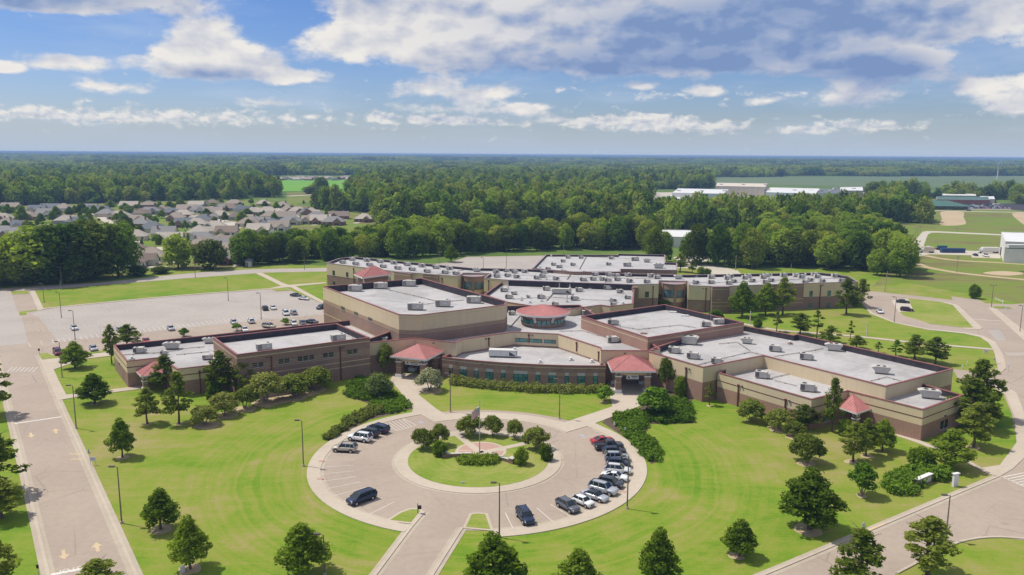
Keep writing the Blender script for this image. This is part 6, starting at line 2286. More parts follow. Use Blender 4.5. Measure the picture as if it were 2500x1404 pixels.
def car(kind, col_, pos, heading, label, group=None, simple_=False, roof=None, name=None):
    """car with its nose along +x of the root, standing on its wheels at pos"""
    c = CAR[kind]
    L, W = c['L'], c['W']
    names = {'sedan': 'sedan_car', 'suv': 'suv_car', 'bigsuv': 'suv_car', 'crossover': 'crossover_car', 'minivan': 'minivan', 'hatch': 'hatchback_car', 'pickup': 'pickup_truck'}
    root = empty(name or names[kind], pos, heading, label, 'pickup' if kind == 'pickup' else 'minivan' if kind == 'minivan' else 'car', group)
    P = 'paint_' + col_
    X = lambda f: L / 2 - f * L               # fraction back from the nose
    zb = .28 if kind in ('sedan', 'hatch') else .36
    hw = W / 2
    belt, hood, roofz = c['belt'], c['hood'], c['roof']
    deck = c['deck'] or belt
    f1, f2, f3, f4 = c['x']
    # lower body: cross-sections from nose to tail (x, lower half width, belt half width, shoulder z, bottom z)
    st = [(X(.0), hw * .70, hw * .66, hood * .72, zb + .10), (X(.015), hw * .86, hw * .80, hood * .86, zb + .02), (X(.06), hw * .97, hw * .88, hood * .95, zb), (X(.16), hw, hw * .92, hood * .985, zb), (X(f1), hw, hw * .94, hood, zb),
          (X(.5), hw, hw * .95, belt, zb), (X(f3 if c['deck'] else .8), hw, hw * .95, belt, zb), (X(.93), hw * .985, hw * .92, deck * (1 if c['deck'] else 1.0), zb), (X(.985), hw * .92, hw * .86, deck * .97, zb + .04), (X(1.0), hw * .84, hw * .80, deck * .9, zb + .14)]
    b = MB()
    rings = []
    for x, wl, wb, zs, z0 in st:
        zm = z0 + (zs - z0) * .52
        rings.append([(x, -wl * .90, z0), (x, -wl, zm * .85), (x, -wl * .99, zm), (x, -wb, zs - .04), (x, -wb * .88, zs), (x, wb * .88, zs), (x, wb, zs - .04), (x, wl * .99, zm), (x, wl, zm * .85), (x, wl * .90, z0)])
    n = 10
    vs = [p for r_ in rings for p in r_]
    fs = []
    for i in range(len(rings) - 1):
        for j in range(n - 1):
            fs.append((i * n + j, i * n + j + 1, (i + 1) * n + j + 1, (i + 1) * n + j))
        fs.append((i * n + n - 1, i * n, (i + 1) * n, (i + 1) * n + n - 1))
    fs += [tuple(range(n))[::-1], tuple(range((len(rings) - 1) * n, len(rings) * n))]
    b.add(vs, fs)
    if kind == 'pickup':
        # open load bed sunk into the tail
        pass
    body = b.build('body', P, root, True)
    # greenhouse: glass frustum, painted pillars and roof panel
    xb = [X(f1), X(f2), X(f3), X(f4)]
    wb_, wt = hw * .90, hw * .74
    zg0, zg1 = belt - .05, roofz - .05
    gl = MB()
    q = [(xb[0], zg0, wb_), (xb[1], zg1, wt), (xb[2], zg1, wt), (xb[3], zg0, wb_)]
    lft = [(x, -w_, z) for x, z, w_ in q]
    rgt = [(x, w_, z) for x, z, w_ in q]
    gl.add(lft + rgt, [(0, 1, 2, 3)[::-1], (4, 5, 6, 7), (0, 1, 5, 4), (2, 3, 7, 6), (1, 2, 6, 5)])
    gl.build('window_glass', 'car_glass', root)
    rf = MB()
    k = 5
    for i in range(k):
        xa, xc = xb[1] + (xb[2] - xb[1]) * i / k, xb[1] + (xb[2] - xb[1]) * (i + 1) / k
        za, zc = [roofz - .07 * abs(2 * (i + t) / k - 1) ** 2 for t in (0, 1)]
        rf.add([(xa, -wt * 1.01, za - .09), (xa, -wt * .7, za), (xa, wt * .7, za), (xa, wt * 1.01, za - .09), (xc, -wt * 1.01, zc - .09), (xc, -wt * .7, zc), (xc, wt * .7, zc), (xc, wt * 1.01, zc - .09)],
               [(0, 1, 5, 4)[::-1], (1, 2, 6, 5)[::-1], (2, 3, 7, 6)[::-1]])
    rf.build('roof_panel', roof or P, root, True)
    if simple_:
        for fx in (.19, .81):
            for sy in (-1, 1):
                MB().tube((X(fx), sy * (hw - .2), c['wr']), (X(fx), sy * (hw + .01), c['wr']), c['wr'], c['wr'], 10).build('wheel', 'tyre', root)
        return root
    for sy in (-1, 1):
        a, bq, cq, dq = [Vector((x, sy * w_ * 1.015, z)) for x, z, w_ in q]
        MB().tube(a, bq, .055, .05, 5).build('pillar', roof or P, root)
        MB().tube(cq, dq, .085 if c['deck'] or kind == 'hatch' else .11, .10, 5).build('pillar', roof or P, root)
        nb = 2 if L > 4.5 and not c['deck'] else 1
        for j in range(nb):
            t = (.42, .76)[j] if nb == 2 else .48
            top_ = bq.lerp(cq, t)
            bot = Vector((top_.x + .02, a.y, zg0))
            MB().tube(top_, bot, .05, .05, 5).build('pillar', roof or P, root)
    for fx in (.185, .80) if kind != 'pickup' else (.17, .79):
        for sy in (-1, 1):
            r_ = c['wr']
            wx = X(fx)
            arch = MB().tube((wx, sy * (hw - .30), r_ + .03), (wx, sy * (hw + .008), r_ + .03), r_ + .07, r_ + .07, 14)
            arch.build('wheel_arch', 'trim_black', root)
            wl = MB().tube((wx, sy * (hw - .22), r_), (wx, sy * (hw + .02), r_), r_, r_, 16).build('wheel', 'tyre', root)
            MB().tube((wx, sy * (hw + .0), r_), (wx, sy * (hw + .035), r_), r_ * .66, r_ * .60, 10).build('rim', 'rim', wl)
    for sy in (-1, 1):
        MB().box((X(.035), sy * hw * .66, hood * .74), (.22, hw * .42, .17), R(-14 * sy)).build('headlight', 'head_clear', root)
        MB().box((X(.985), sy * hw * .76, deck * .80 if c['deck'] else belt * .92), (.12, hw * .26, .30 if not c['deck'] else .18)).build('taillight', 'tail_red', root)
        MB().box((xb[0] - .28, sy * (hw + .06), belt + .02), (.18, .2, .14)).build('mirror', P, root)
    MB().box((X(.012), 0, hood * .58), (.10, hw * .9, .22)).build('grille', 'trim_black', root)
    MB().box((X(.5), 0, zb + .02), (L * .88, W * .985, .12)).build('sill', 'trim_black', root)
    if kind in ('suv', 'bigsuv', 'minivan'):
        for sy in (-1, 1):
            MB().tube((xb[1] - .1, sy * wt * .8, roofz + .03), (xb[2] + .2, sy * wt * .8, roofz + .03), .025, .025, 5).build('roof_rail', 'trim_black', root)
    if kind == 'pickup':
        bx0, bx1 = X(.64), X(.975)
        MB().box(((bx0 + bx1) / 2, 0, belt + .012), (abs(bx1 - bx0), W * .78, .03)).build('load_bed', 'trim_black', root)
        for sy in (-1, 1):
            MB().box(((bx0 + bx1) / 2, sy * hw * .88, belt + .05), (abs(bx1 - bx0), hw * .14, .12)).build('bed_rail', P, root)
    return root


CG = 'cars parked round the circle'
for kind, colr, ang, rr, lab, rf in [
    ('suv', 'tan', 172.4, 25.9, 'pale gold SUV, lowest of the four parked on the left side of the circle', None),
    ('bigsuv', 'white', 158.9, 25.6, 'big white SUV on the left side of the circle', None),
    ('suv', 'black', 152.3, 25.6, 'black SUV parked between the white SUV and the navy minivan', None),
    ('minivan', 'navy', 145.6, 25.6, 'dark navy minivan nearest the hatched aisle', None),
    ('minivan', 'navy', -134.4, 26.2, 'dark navy minivan alone at the lower left of the circle', None),
    ('sedan', 'red', 19.6, 25.6, 'red sedan at the top of the right-hand row of cars', None),
    ('pickup', 'charcoal', 12.6, 25.6, 'charcoal pickup truck below the red sedan', None),
    ('crossover', 'black', 6.0, 25.8, 'black crossover below the pickup truck', None),
    ('suv', 'silver', -0.6, 25.8, 'silver SUV below the black crossover', None),
    ('crossover', 'navy', -7.2, 25.9, 'dark blue crossover between the silver SUV and the white SUV', None),
    ('suv', 'pearl', -14.0, 26.0, 'white SUV in the middle of the right-hand row', None),
    ('sedan', 'white', -20.7, 26.0, 'white sedan with a sunroof in the right-hand row', None),
    ('crossover', 'charcoal', -27.3, 26.1, 'dark grey crossover next to the boxy silver SUV', None),
    ('bigsuv', 'silver', -34.0, 26.2, 'boxy silver SUV with roof bars in the right-hand row', None),
    ('sedan', 'silver', -40.6, 26.4, 'silver sedan with a black roof', 'paint_black'),
    ('hatch', 'white', -47.3, 26.4, 'small white hatchback with round lamps', None),
    ('crossover', 'grey', -54.2, 26.1, 'grey crossover at the lower end of the right-hand row', None),
    ('suv', 'navy', -71.6, 26.5, 'dark navy SUV parked alone at the bottom of the circle', None)]:
    p = polar(rr, ang)
    car(kind, colr, (p[0], p[1], ZA), R(ang), lab, CG, roof=rf)


def lot_car(kind, colr, x, y, head_px, lab, grp='cars in the left car park', simple_=False):
    p = g(x, y, .6)
    q = g(*head_px, .6)
    car(kind, colr, (p.x, p.y, ZA), math.atan2(q.y - p.y, q.x - p.x), lab, grp, simple_)


N = lambda x, y: (x + 12, y + 14)        # nose towards the school
F_ = lambda x, y: (x - 12, y - 14)
for kind, colr, x, y, hd, lab in [
    ('sedan', 'white', 181, 800, 'n', 'white sedan alone in the left car park beside a lamp post'),
    ('sedan', 'silver', 228, 850, 'n', 'white sedan at the front kerb left of the west wing pines'),
    ('minivan', 'burgundy', 141, 860, 'n', 'burgundy minivan by the grass island of the car park'),
    ('sedan', 'silver', 292, 805, 'n', 'pale car half hidden behind the bushy dark pine'),
    ('sedan', 'red', 357, 832, 'n', 'red car just showing over the west wing parapet'),
    ('sedan', 'silver', 417, 801, 'n', 'silver sedan in the middle of the car park'),
    ('sedan', 'silver', 571, 786, 'n', 'silver hatchback left of the white crossover in the car park'),
    ('crossover', 'white', 613, 784, 'f', 'white crossover with its tail towards the camera, near a lamp post'),
    ('sedan', 'white', 598, 804, 'n', 'white sedan behind the west wing parapet, beside a small tree'),
    ('suv', 'tan', 657, 796.5, 's', 'brown car seen side-on over the west wing parapet'),
    ('crossover', 'white', 718, 789.5, 'n', 'white car, left of the three just beyond the parapet near the gymnasium'),
    ('sedan', 'grey', 739, 788, 'n', 'grey car, middle of the three just beyond the parapet near the gymnasium'),
    ('sedan', 'charcoal', 761, 785.5, 's', 'dark car, right of the three just beyond the parapet near the gymnasium'),
    ('crossover', 'black', 647, 753, 'f', 'black SUV with its tail to the camera beside a white sedan'),
    ('sedan', 'white', 667, 751, 'n', 'white sedan beside the black SUV in the car park'),
    ('minivan', 'white', 698, 764.5, 'n', 'white minivan beside a silver crossover in the car park'),
    ('crossover', 'silver', 717, 763.5, 'f', 'silver crossover beside the white minivan'),
    ('sedan', 'charcoal', 722, 720.5, 's', 'dark sedan side-on at the far corner of the car park'),
    ('sedan', 'white', 742, 728.5, 's', 'white sedan side-on at the far corner of the car park'),
    ('crossover', 'charcoal', 785, 750, 'w', 'dark car half hidden by the gymnasium corner')]:
    hp = {'n': (x + 12, y + 15), 'f': (x - 12, y - 13), 's': (x + 30, y + 3), 'w': (x - 30, y + 8)}[hd]
    lot_car(kind, colr, x, y, hp, lab)
lot_car('sedan', 'black', 2204, 736, (2230, 737.5), 'black sedan side-on on the pad in the right-hand grass wedge', 'cars by the right-hand loop')
lot_car('crossover', 'maroon', 2214, 756, (2240, 758), 'dark maroon crossover side-on below the black sedan', 'cars by the right-hand loop')
lot_car('sedan', 'white', 2148, 760, (2156, 768), 'white sedan on the right-hand loop drive', 'cars by the right-hand loop')

# ------------------------------------------------------------------ lamps, poles, signs
def street_lamp(x, y, ty, label, heads=(math.pi,), group='lamp posts', name='lamp_post', tilt=0):
    b = g(x, y)
    h = height_at(b, ty)
    root = empty(name, b, 0, label, 'lamp post', group)
    MB().tube((0, 0, 0), (0, 0, h - .15), .13, .075, 8).build('pole', 'lamp_pole', root)
    MB().tube((0, 0, 0), (0, 0, .35), .26, .24, 8).build('footing', 'concrete', root)
    for a in heads:
        d = Vector((math.cos(a), math.sin(a), 0))
        arm = MB()
        arm.tube((0, 0, h - .25), (d.x * .45, d.y * .45, h - .1), .045, .045, 6)
        arm.build('arm', 'lamp_pole', root)
        hd = MB().box((d.x * .85, d.y * .85, h - .06), (.85, .42, .18), a).build('lamp_head', 'lamp_head', root)
        MB().box((d.x * .85, d.y * .85, h - .165), (.6, .3, .03), a).build('lens', 'head_clear', hd)
    return root


PI = math.pi
for a in [
    (297.2, 1277.4, 1138, 'lamp post at the edge of the drive on the west lawn, nearest the bottom'), (186.3, 1046, 940, 'lamp post beside the drive near the walk to the west porch'),
    (152, 921.4, 833.5, 'lamp post in front of the oak by the car park walk'), (183.7, 829.6, 758, 'car park lamp post behind the oak, with a concrete foot'), (150, 776, 712.8, 'car park lamp post by the left lane'),
    (108, 739, 692, 'lamp post on the grass strip beyond the car park, far left'), (557.6, 735, 677.7, 'lamp post in the middle of the car park'), (638, 779.4, 714.8, 'lamp post among the cars in the car park'),
    (151, 704, 651.5, 'lamp post on the service road at far left'), (477, 678.4, 630, 'lamp post on the service road before the round trees'), (743.6, 659, 616.6, 'lamp post on the service road near the two-storey range'),
    (741, 1138.5, 1025, 'lamp post left of the circle'), (1099.7, 1006.5, 911, 'lamp post on the lawn before the left half of the office front'), (1365.6, 1023, 925, 'lamp post on the lawn before the right half of the office front'),
    (1531, 1242, 1112, 'lamp post right of the circle before the parked cars'), (1219, 1312, 1177, 'lamp post below the circle'), (793, 1404, 1302.6, 'lamp post at the bottom edge beside the large oak'),
    (2308.6, 1319, 1207, 'lamp post on the right road'), (2183, 787, 724.4, 'lamp post on the right-hand loop'), (1012, 634, 615.6, 'short lamp post by the rear grass'), (1071.8, 644, 604, 'lamp post behind the two-storey range, left of the lone tree'),
    (1180, 658, 628.4, 'slim lamp post at the rear car park, left one'), (1236.5, 656, 617, 'lamp post at the rear car park, right one')]:
    street_lamp(*a)
street_lamp(2420, 750, 695.7, 'two-headed lamp post on the small island of the right drive', (0, PI))
street_lamp(2489.8, 809.6, 744.8, 'two-headed lamp post at the right edge of the picture', (0, PI))


def pole(name, x, y, ty, label, cat, r=.14, mat='wood_pole', cross=0, group=None, lean=0.0):
    b = g(x, y)
    h = height_at(b, ty)
    root = empty(name, b, 0, label, cat, group)
    MB().tube((0, 0, 0), (lean * h, 0, h), r, r * .7, 7).build('shaft', mat, root)
    for k in range(cross):
        MB().box((0, 0, h - .5 - k * 1.2), (2.4, .12, .14)).build('cross_arm', mat, root)
    return root


UG = 'utility poles across the meadow'
for i, (x, y, ty, c) in enumerate([(2182, 613, 590, 0), (2213, 612, 579, 1), (2228, 597.4, 571.5, 1), (2233.7, 586, 556.7, 1), (2239.6, 575, 551, 0), (2246, 567, 542.8, 0), (2336.5, 566, 551, 0), (2470, 571.5, 551, 0), (2335.6, 665, 625, 1)]):
    pole('utility_pole', x, y, ty, 'wooden utility pole in the meadow, %s of nine from the left' % nth(sorted([2182, 2213, 2228, 2233.7, 2239.6, 2246, 2336.5, 2470, 2335.6]).index(x)), 'utility pole', .2, 'wood_pole', c, UG)
pole('utility_pole', 2160, 713, 662, 'leaning wooden pole by the loop drive and the wood', 'utility pole', .17, 'wood_pole', 0, None, .05)
pole('utility_pole', 1795.5, 660, 623, 'wooden pole by the rear drive', 'utility pole', .17)
pole('utility_pole', 1930.8, 665, 644, 'short pole behind the right half of the two-storey range', 'utility pole', .15)
pole('utility_pole', 1376, 622, 590, 'pole rising behind the rear block', 'utility pole', .15)
pole('light_column', 2115.7, 821.7, 787, 'pale square light column beside the path behind the east wing, right one', 'light column', .22, 'beige_far')
pole('light_column', 1831, 791.5, 759.5, 'pale square light column beside the path behind the east wing, left one', 'light column', .22, 'beige_far')
pole('light_column', 148, 704, 684, 'short pale column by the service road', 'light column', .12, 'galvanized')
# cell tower
b = g(2430, 481)
h = height_at(b, 399)
root = empty('cell_tower', b, 0, 'tall slim phone mast with antennas at the far right', 'phone mast')
MB().tube((0, 0, 0), (0, 0, h), 1.0, .55, 10).build('mast', 'trim_white', root)
for k, z in enumerate((h - 1.5, h - 5.0)):
    mb = MB()
    for i in range(6):
        a = i * PI / 3
        mb.box((math.cos(a) * 1.7, math.sin(a) * 1.7, z), (.5, .5, 2.4), a)
        mb.tube((0, 0, z), (math.cos(a) * 1.7, math.sin(a) * 1.7, z), .1, .1, 4)
    mb.build('antenna_ring', 'galvanized', root)
# flagpole and flag
b = g(1171, 1114.5, .17)
h = height_at(Vector((b.x, b.y, 0)), 978.7)
root = empty('flagpole', b, 0, 'silver flagpole on the round island', 'flagpole')
MB().tube((0, 0, 0), (0, 0, h - .2), .10, .055, 10).build('shaft', 'galvanized', root)
MB().tube((0, 0, h - .25), (0, 0, h), .14, .10, 8).build('finial', 'galvanized', root)
fl_ = empty('flag', (b.x, b.y, h - 3.1), 0, 'red white and blue striped flag hanging from the pole', 'flag')
nx, ny = 16, 13
Lf, Hf = 2.9, 1.75


def flag_pt(u, v):
    # cloth hangs: the fly droops away from the hoist and folds
    drop = 1.25 * u ** 1.15
    x = -1.55 * u ** .85 + .02
    y = .22 * math.sin(u * 7 + v * 1.2) * u
    return Vector((x, y - .1 * u, .3 + Hf * (1 - v) - drop))


fm = MB()
for j in range(ny):
    for i in range(nx):
        fm.mat('flag_blue' if (i < 6 and j < 7) else ('flag_red' if j % 2 == 0 else 'flag_white'))
        fm.face([flag_pt(i / nx, j / ny), flag_pt(i / nx, (j + 1) / ny), flag_pt((i + 1) / nx, (j + 1) / ny), flag_pt((i + 1) / nx, j / ny)])
fm.build('cloth', None, fl_)
st = MB()
for j in range(4):
    for i in range(5):
        p = flag_pt((.4 + i * 1.1) / nx, (.6 + j * 1.6) / ny)
        st.box((p.x, p.y, p.z), (.10, .34, .10))
st.build('star', 'flag_white', fl_)['kind'] = 'stuff'
# bench walls and piers on the island
IW = 'bench walls on the round island'


def bench_wall(p0, p1, label, pier):
    a, b = g(*p0, .17), g(*p1, .17)
    d = b - a
    root = empty('bench_wall', (a + b) / 2, math.atan2(d.y, d.x), label, 'wall', IW)
    L = d.length
    MB().box((0, 0, .28), (L, .55, .56)).build('wall', 'brick_brown', root)
    MB().box((0, 0, .60), (L + .1, .62, .10)).build('cap', 'spandrel', root)
    MB().box((pier * L / 2, 0, .45), (.95, .95, .9)).build('pier', 'brick_brown', root)
    MB().box((pier * L / 2, 0, .96), (1.1, 1.1, .12)).build('pier_cap', 'spandrel', root)


bench_wall((1086, 1115), (1150, 1113), 'low brick bench wall with pale cap, left of the flagpole', -1)
bench_wall((1192, 1113.5), (1250, 1130), 'low brick bench wall with pale cap, right of the flagpole', 1)


def sign(name, x, y, ty, wpx, label, posts=1, board='trim_white', hfrac=.4, group=None):
    b = g(x, y)
    h = height_at(b, ty)
    wd = wpx * (b - Vector((0, 0, CAM_H))).length / F_PX
    root = empty(name, b, 0, label, 'sign', group)
    for s in ([0] if posts == 1 else [-.42, .42]):
        MB().tube((s * wd, 0, 0), (s * wd, 0, h * .98), .045, .045, 6).build('post', 'galvanized', root)
    MB().box((0, -.06, h * (1 - hfrac / 2)), (wd, .05, h * hfrac)).build('board', board, root)
    return root


s_ = sign('lawn_sign', 228, 1136, 1115, 13, 'white two-post sign on the west lawn by the drive', 2, 'trim_white', .5)
for k, z in enumerate((1.35, 1.1)):
    MB().box((0, -.09, z), (.7, .01, .07)).build('lettering', 'sign_blue', s_)
sign('small_sign', 1129.8, 1181.5, 1175, 9, 'small white board near the bottom of the round island', 2, 'trim_white', .9)
for x, y, ty, lb in ((993.7, 986, 976, 'blue disabled parking sign nearest the left entrance walk'), (917.4, 1004, 993.5, 'blue disabled parking sign at the end of the juniper bed'), (1499, 1053, 1029, 'white parking sign on a dark post in the right mulch bed'), (1526, 1062, 1043, 'white parking sign in the right juniper band')):
    sign('parking_sign', x, y, ty, 4.0, lb, 1, 'sign_blue' if x < 1000 else 'trim_white', .35, 'parking signs by the circle')
sign('direction_sign', 2406.5, 862, 853, 9, 'pale green-white sign where the path meets the right drive', 2, 'trim_white', .8)
sign('road_sign', 94, 1404, 1378, 5, 'dark sign post at the bottom left road edge', 1, 'dark_metal', .35)
sign('road_sign', 2425, 900, 874, 3, 'thin sign post on the corner lawn at the right', 1, 'galvanized', .2)
sign('road_sign', 97, 873, 851, 4, 'sign post on the car park grass island', 1, 'dark_metal', .25)
# mailbox on its post
b = g(1020, 1253, .15)
root = empty('mailbox', b, 0, 'dark mailbox on a post at the turf tongue of the circle', 'mailbox')
MB().tube((0, 0, 0), (0, 0, 1.65), .06, .06, 6).build('post', 'dark_metal', root)
MB().box((.3, 0, 1.0), (.55, .42, .5)).build('box', 'trim_black', root)
MB().tube((0, 0, .55), (.3, 0, .85), .04, .04, 5).build('bracket', 'dark_metal', root)


def hydrant(x, y, label):
    b = g(x, y)
    root = empty('fire_hydrant', b, 0, label, 'hydrant', 'fire hydrants')
    MB().tube((0, 0, 0), (0, 0, .55), .16, .15, 10).build('barrel', 'galvanized', root)
    MB().tube((0, 0, .55), (0, 0, .8), .19, .06, 10).build('bonnet', 'galvanized', root)
    MB().tube((-.28, 0, .42), (.28, 0, .42), .08, .08, 8).build('outlet', 'galvanized', root)
    MB().tube((0, 0, 0), (0, 0, .08), .24, .24, 10).build('flange', 'galvanized', root)


hydrant(216, 1106, 'silver fire hydrant beside the drive on the west lawn')
hydrant(2107.8, 1286, 'silver fire hydrant beside the right road')
# monument wall and white pylon
a, b = g(2236, 1191), g(2271, 1176)
d = b - a
root = empty('monument_wall', (a + b) / 2, math.atan2(d.y, d.x), 'low brick monument sign wall with white cap in the hedge', 'sign')
L = d.length
MB().box((0, 0, .75), (L, .6, 1.5)).build('wall', 'brick_brown', root)
MB().box((0, 0, 1.56), (L + .2, .8, .14)).build('cap', 'trim_white', root)
MB().box((0, -.33, .85), (L * .8, .06, .9)).build('panel', 'spandrel', root)
b = g(2331, 1187.5)
h = height_at(b, 1155)
root = empty('pylon_sign', b, R(20), 'slim white pylon sign beside the right road', 'sign')
MB().box((0, 0, h * .47), (1.05, .4, h * .94)).build('pylon', 'trim_white', root)
MB().box((0, 0, h * .97), (1.35, .6, h * .06)).build('cap', 'trim_white', root)
b = g(446, 1396)
root = empty('utility_box', b, R(30), 'small white utility box beside the tall oak at the bottom', 'box')
MB().box((0, 0, .35), (.55, .5, .7)).build('box', 'trim_white', root)
MB().box((0, 0, .73), (.65, .6, .07)).build('lid', 'trim_white', root)
# white marker posts at the right drive
for i, (x, y, ty) in enumerate([(2357, 760, 752), (2455.6, 757, 746.5), (2448, 748, 733), (2460, 907, 889), (2361, 891, 882), (2349, 900, 891)]):
    b = g(x, y)
    h = max(.9, height_at(b, ty))
    root = empty('marker_post', b, 0, 'white marker post along the right drive, %s from the left' % nth(sorted([2357, 2455.6, 2448, 2460, 2361, 2349]).index(x)), 'post', 'marker posts by the right drive')
    MB().tube((0, 0, 0), (0, 0, h), .12, .12, 8).build('post', 'trim_white', root)
    MB().tube((0, 0, h), (0, 0, h + .06), .14, .06, 8).build('cap', 'trim_white', root)
a, b = g(2429, 733), g(2448, 741)
d = b - a
root = empty('barrier_gate', a, math.atan2(d.y, d.x), 'white pipe barrier gate beside the right drive', 'gate')
L = d.length
for z in (.5, 1.0):
    MB().tube((0, 0, z), (L, 0, z), .06, .06, 6).build('rail', 'trim_white', root)
for x in (0.1, L - .1):
    MB().tube((x, 0, 0), (x, 0, 1.15), .09, .09, 6).build('post', 'trim_white', root)
# kiosk by the service road
b = g(608, 651)
root = empty('kiosk', b, R(5), 'small white kiosk with a hipped roof by the service road', 'kiosk')
MB().box((0, 0, 1.5), (2.6, 2.6, 3.0)).build('wall', 'siding_white', root)
MB().box((-.6, -1.32, 1.1), (.9, .06, 2.1)).build('door', 'fence_wood', root)
mb = MB()
for i in range(4):
    c4 = [(-2.2, -2.2, 3.0), (2.2, -2.2, 3.0), (2.2, 2.2, 3.0), (-2.2, 2.2, 3.0)]
    mb.face([c4[i], c4[(i + 1) % 4], (0, 0, 4.3)])
mb.face([(-2.2, -2.2, 3.0), (-2.2, 2.2, 3.0), (2.2, 2.2, 3.0), (2.2, -2.2, 3.0)])
mb.build('roof', 'shingle_slate', root)
# chain-link fence at the meadow edge
FP = spline([g(*q) for q in ((2110, 700), (2150, 708), (2200, 713), (2260, 716), (2318, 722))], 6)
root = empty('chain_link_fence', FP[0], 0, 'grey chain-link fence along the edge of the meadow', 'fence')
for p, q in zip(FP, FP[1:]):
    lp, lq = p - FP[0], q - FP[0]
    MB().tube(lp, lp + Vector((0, 0, 1.6)), .04, .04, 5).build('post', 'galvanized', root)
    MB().tube(lp + Vector((0, 0, 1.55)), lq + Vector((0, 0, 1.55)), .025, .025, 4).build('top_rail', 'galvanized', root)

# ------------------------------------------------------------------ houses of the neighbourhood
def house(p, rz, kind, roofm, wallm, wd, dp, label, group, simple_=False):
    root = empty('house', p, rz, label, 'house', group)
    ez, pitch = 2.9, .62
    W2, D2 = wd / 2, dp / 2
    MB().box((0, 0, ez / 2), (wd, dp, ez)).build('wall', wallm, root)
    r = MB()
    o = .45
    e = ez - .05
    rid = ez + (D2 + o) * pitch
    A, B_, C_, D_ = (-W2 - o, -D2 - o, e), (W2 + o, -D2 - o, e), (W2 + o, D2 + o, e), (-W2 - o, D2 + o, e)
    if kind == 'hip':
        s = D2 * .95
        R0, R1 = (-W2 + s - o, 0, rid), (W2 - s + o, 0, rid)
        r.face([A, B_, R1, R0]); r.face([C_, D_, R0, R1]); r.face([B_, C_, R1]); r.face([D_, A, R0])
    else:
        R0, R1 = (-W2 - o, 0, rid), (W2 + o, 0, rid)
        r.face([A, B_, R1, R0]); r.face([C_, D_, R0, R1])
        r.mat(wallm)
        r.mats = [roofm, wallm]
        r.mi = [0, 0]
        r.cur = 1
        r.face([(W2, -D2, ez), (W2, D2, ez), (W2, 0, ez + D2 * pitch)])
        r.face([(-W2, D2, ez), (-W2, -D2, ez), (-W2, 0, ez + D2 * pitch)])
        r.cur = 0
    r.face([A, D_, C_, B_])
    ro = r.build('roof', roofm, root)
    if simple_:
        return root
    # gabled front wing
    gx, gw, gd = (W2 * .45 if zlib.crc32(label.encode()) % 2 else -W2 * .45), wd * .36, 3.2
    MB().box((gx, -D2 - gd / 2 + .2, ez / 2), (gw, gd + .4, ez)).build('front_wing', wallm, root)
    q = MB()
    y0, y1 = -D2 - gd - .35, -D2 + D2 * .75
    zr = ez + (gw / 2 + .35) * .85
    zr = min(zr, rid - .3)
    x0, x1 = gx - gw / 2 - .35, gx + gw / 2 + .35
    q.face([(x0, y0, e), (gx, y0, zr), (gx, y1, zr), (x0, y1, e)][::-1])
    q.face([(x1, y0, e), (gx, y0, zr), (gx, y1, zr), (x1, y1, e)])
    q.mats = [roofm, wallm]
    q.mi = [0, 0]
    q.cur = 1
    q.face([(gx - gw / 2, -D2 - gd + .0, ez), (gx + gw / 2, -D2 - gd + .0, ez), (gx, -D2 - gd + .0, zr - .3)])
    q.build('front_gable', roofm, root)
    MB().box((gx, -D2 - gd - .02, 1.25), (gw * .62, .08, 1.5)).build('window', 'glass_dark', root)
    for x in (-.7, -.2, .25, .7):
        if abs(x * W2 - gx) > gw * .65:
            MB().box((x * W2, -D2 - .03, 1.5), (1.3, .08, 1.4)).build('window', 'glass_dark', root)
    MB().box((-gx * .15, -D2 - .03, 1.05), (1.0, .08, 2.1)).build('door', 'fence_wood', root)
    MB().box((-gx * 1.2, -D2 - 5.5, .04), (4.5, 11, .08)).build('driveway', 'concrete_far', root)
    if zlib.crc32((label + 'c').encode()) % 3 == 0:
        MB().box((W2 * .5 * (-1 if gx > 0 else 1), D2 * .35, rid - .2), (.9, .8, 2.2)).build('chimney', 'brick_house', ro)
    return root


HP = [(26, 501), (91, 508), (70, 524), (124, 503), (156, 504), (118, 517), (156, 532), (188, 536), (215, 503), (244, 508), (259, 517), (292, 522), (7, 529), (15, 540), (39, 547), (10, 562), (41, 565), (43, 588), (7, 640), (208, 645), (310, 568),
      (316, 498), (361, 496), (344, 516), (365.5, 511), (392, 508), (418, 514), (429.4, 526), (447, 519), (477, 531), (454, 540), (480, 541), (498, 531), (524.5, 547), (457, 506), (485, 508), (480, 496), (523, 513), (538, 521), (518, 493), (542.5, 503), (562, 504), (572, 493),
      (587, 506), (572, 524), (611, 531), (616, 513), (329.5, 531), (346, 540.5), (372, 552), (401.6, 563), (328, 570), (415, 577), (485, 560), (554, 560), (488, 575), (536, 580), (493, 587), (551, 594.5), (554, 606), (566, 622), (336, 607.6), (331, 629), (370, 617),
      (622, 512), (653, 512), (660, 522.6), (679, 516), (697, 524), (711, 534.5), (636, 538), (660, 540), (632.5, 555), (681, 548), (665, 569), (704, 509), (726.5, 510.6), (743.6, 514), (757, 516), (774, 522.6), (764, 533), (783, 533), (827, 522.6), (814, 536), (889, 529), (610, 540), (643, 493.5), (690.6, 498.6)]
rnd = random.Random(3)
HP.sort(key=lambda q: -q[1])
rows = {}
for x, y in HP:
    rows.setdefault(int((y - 490) // 14), []).append((x, y))
row_names = {}
keys = sorted(rows, reverse=True)
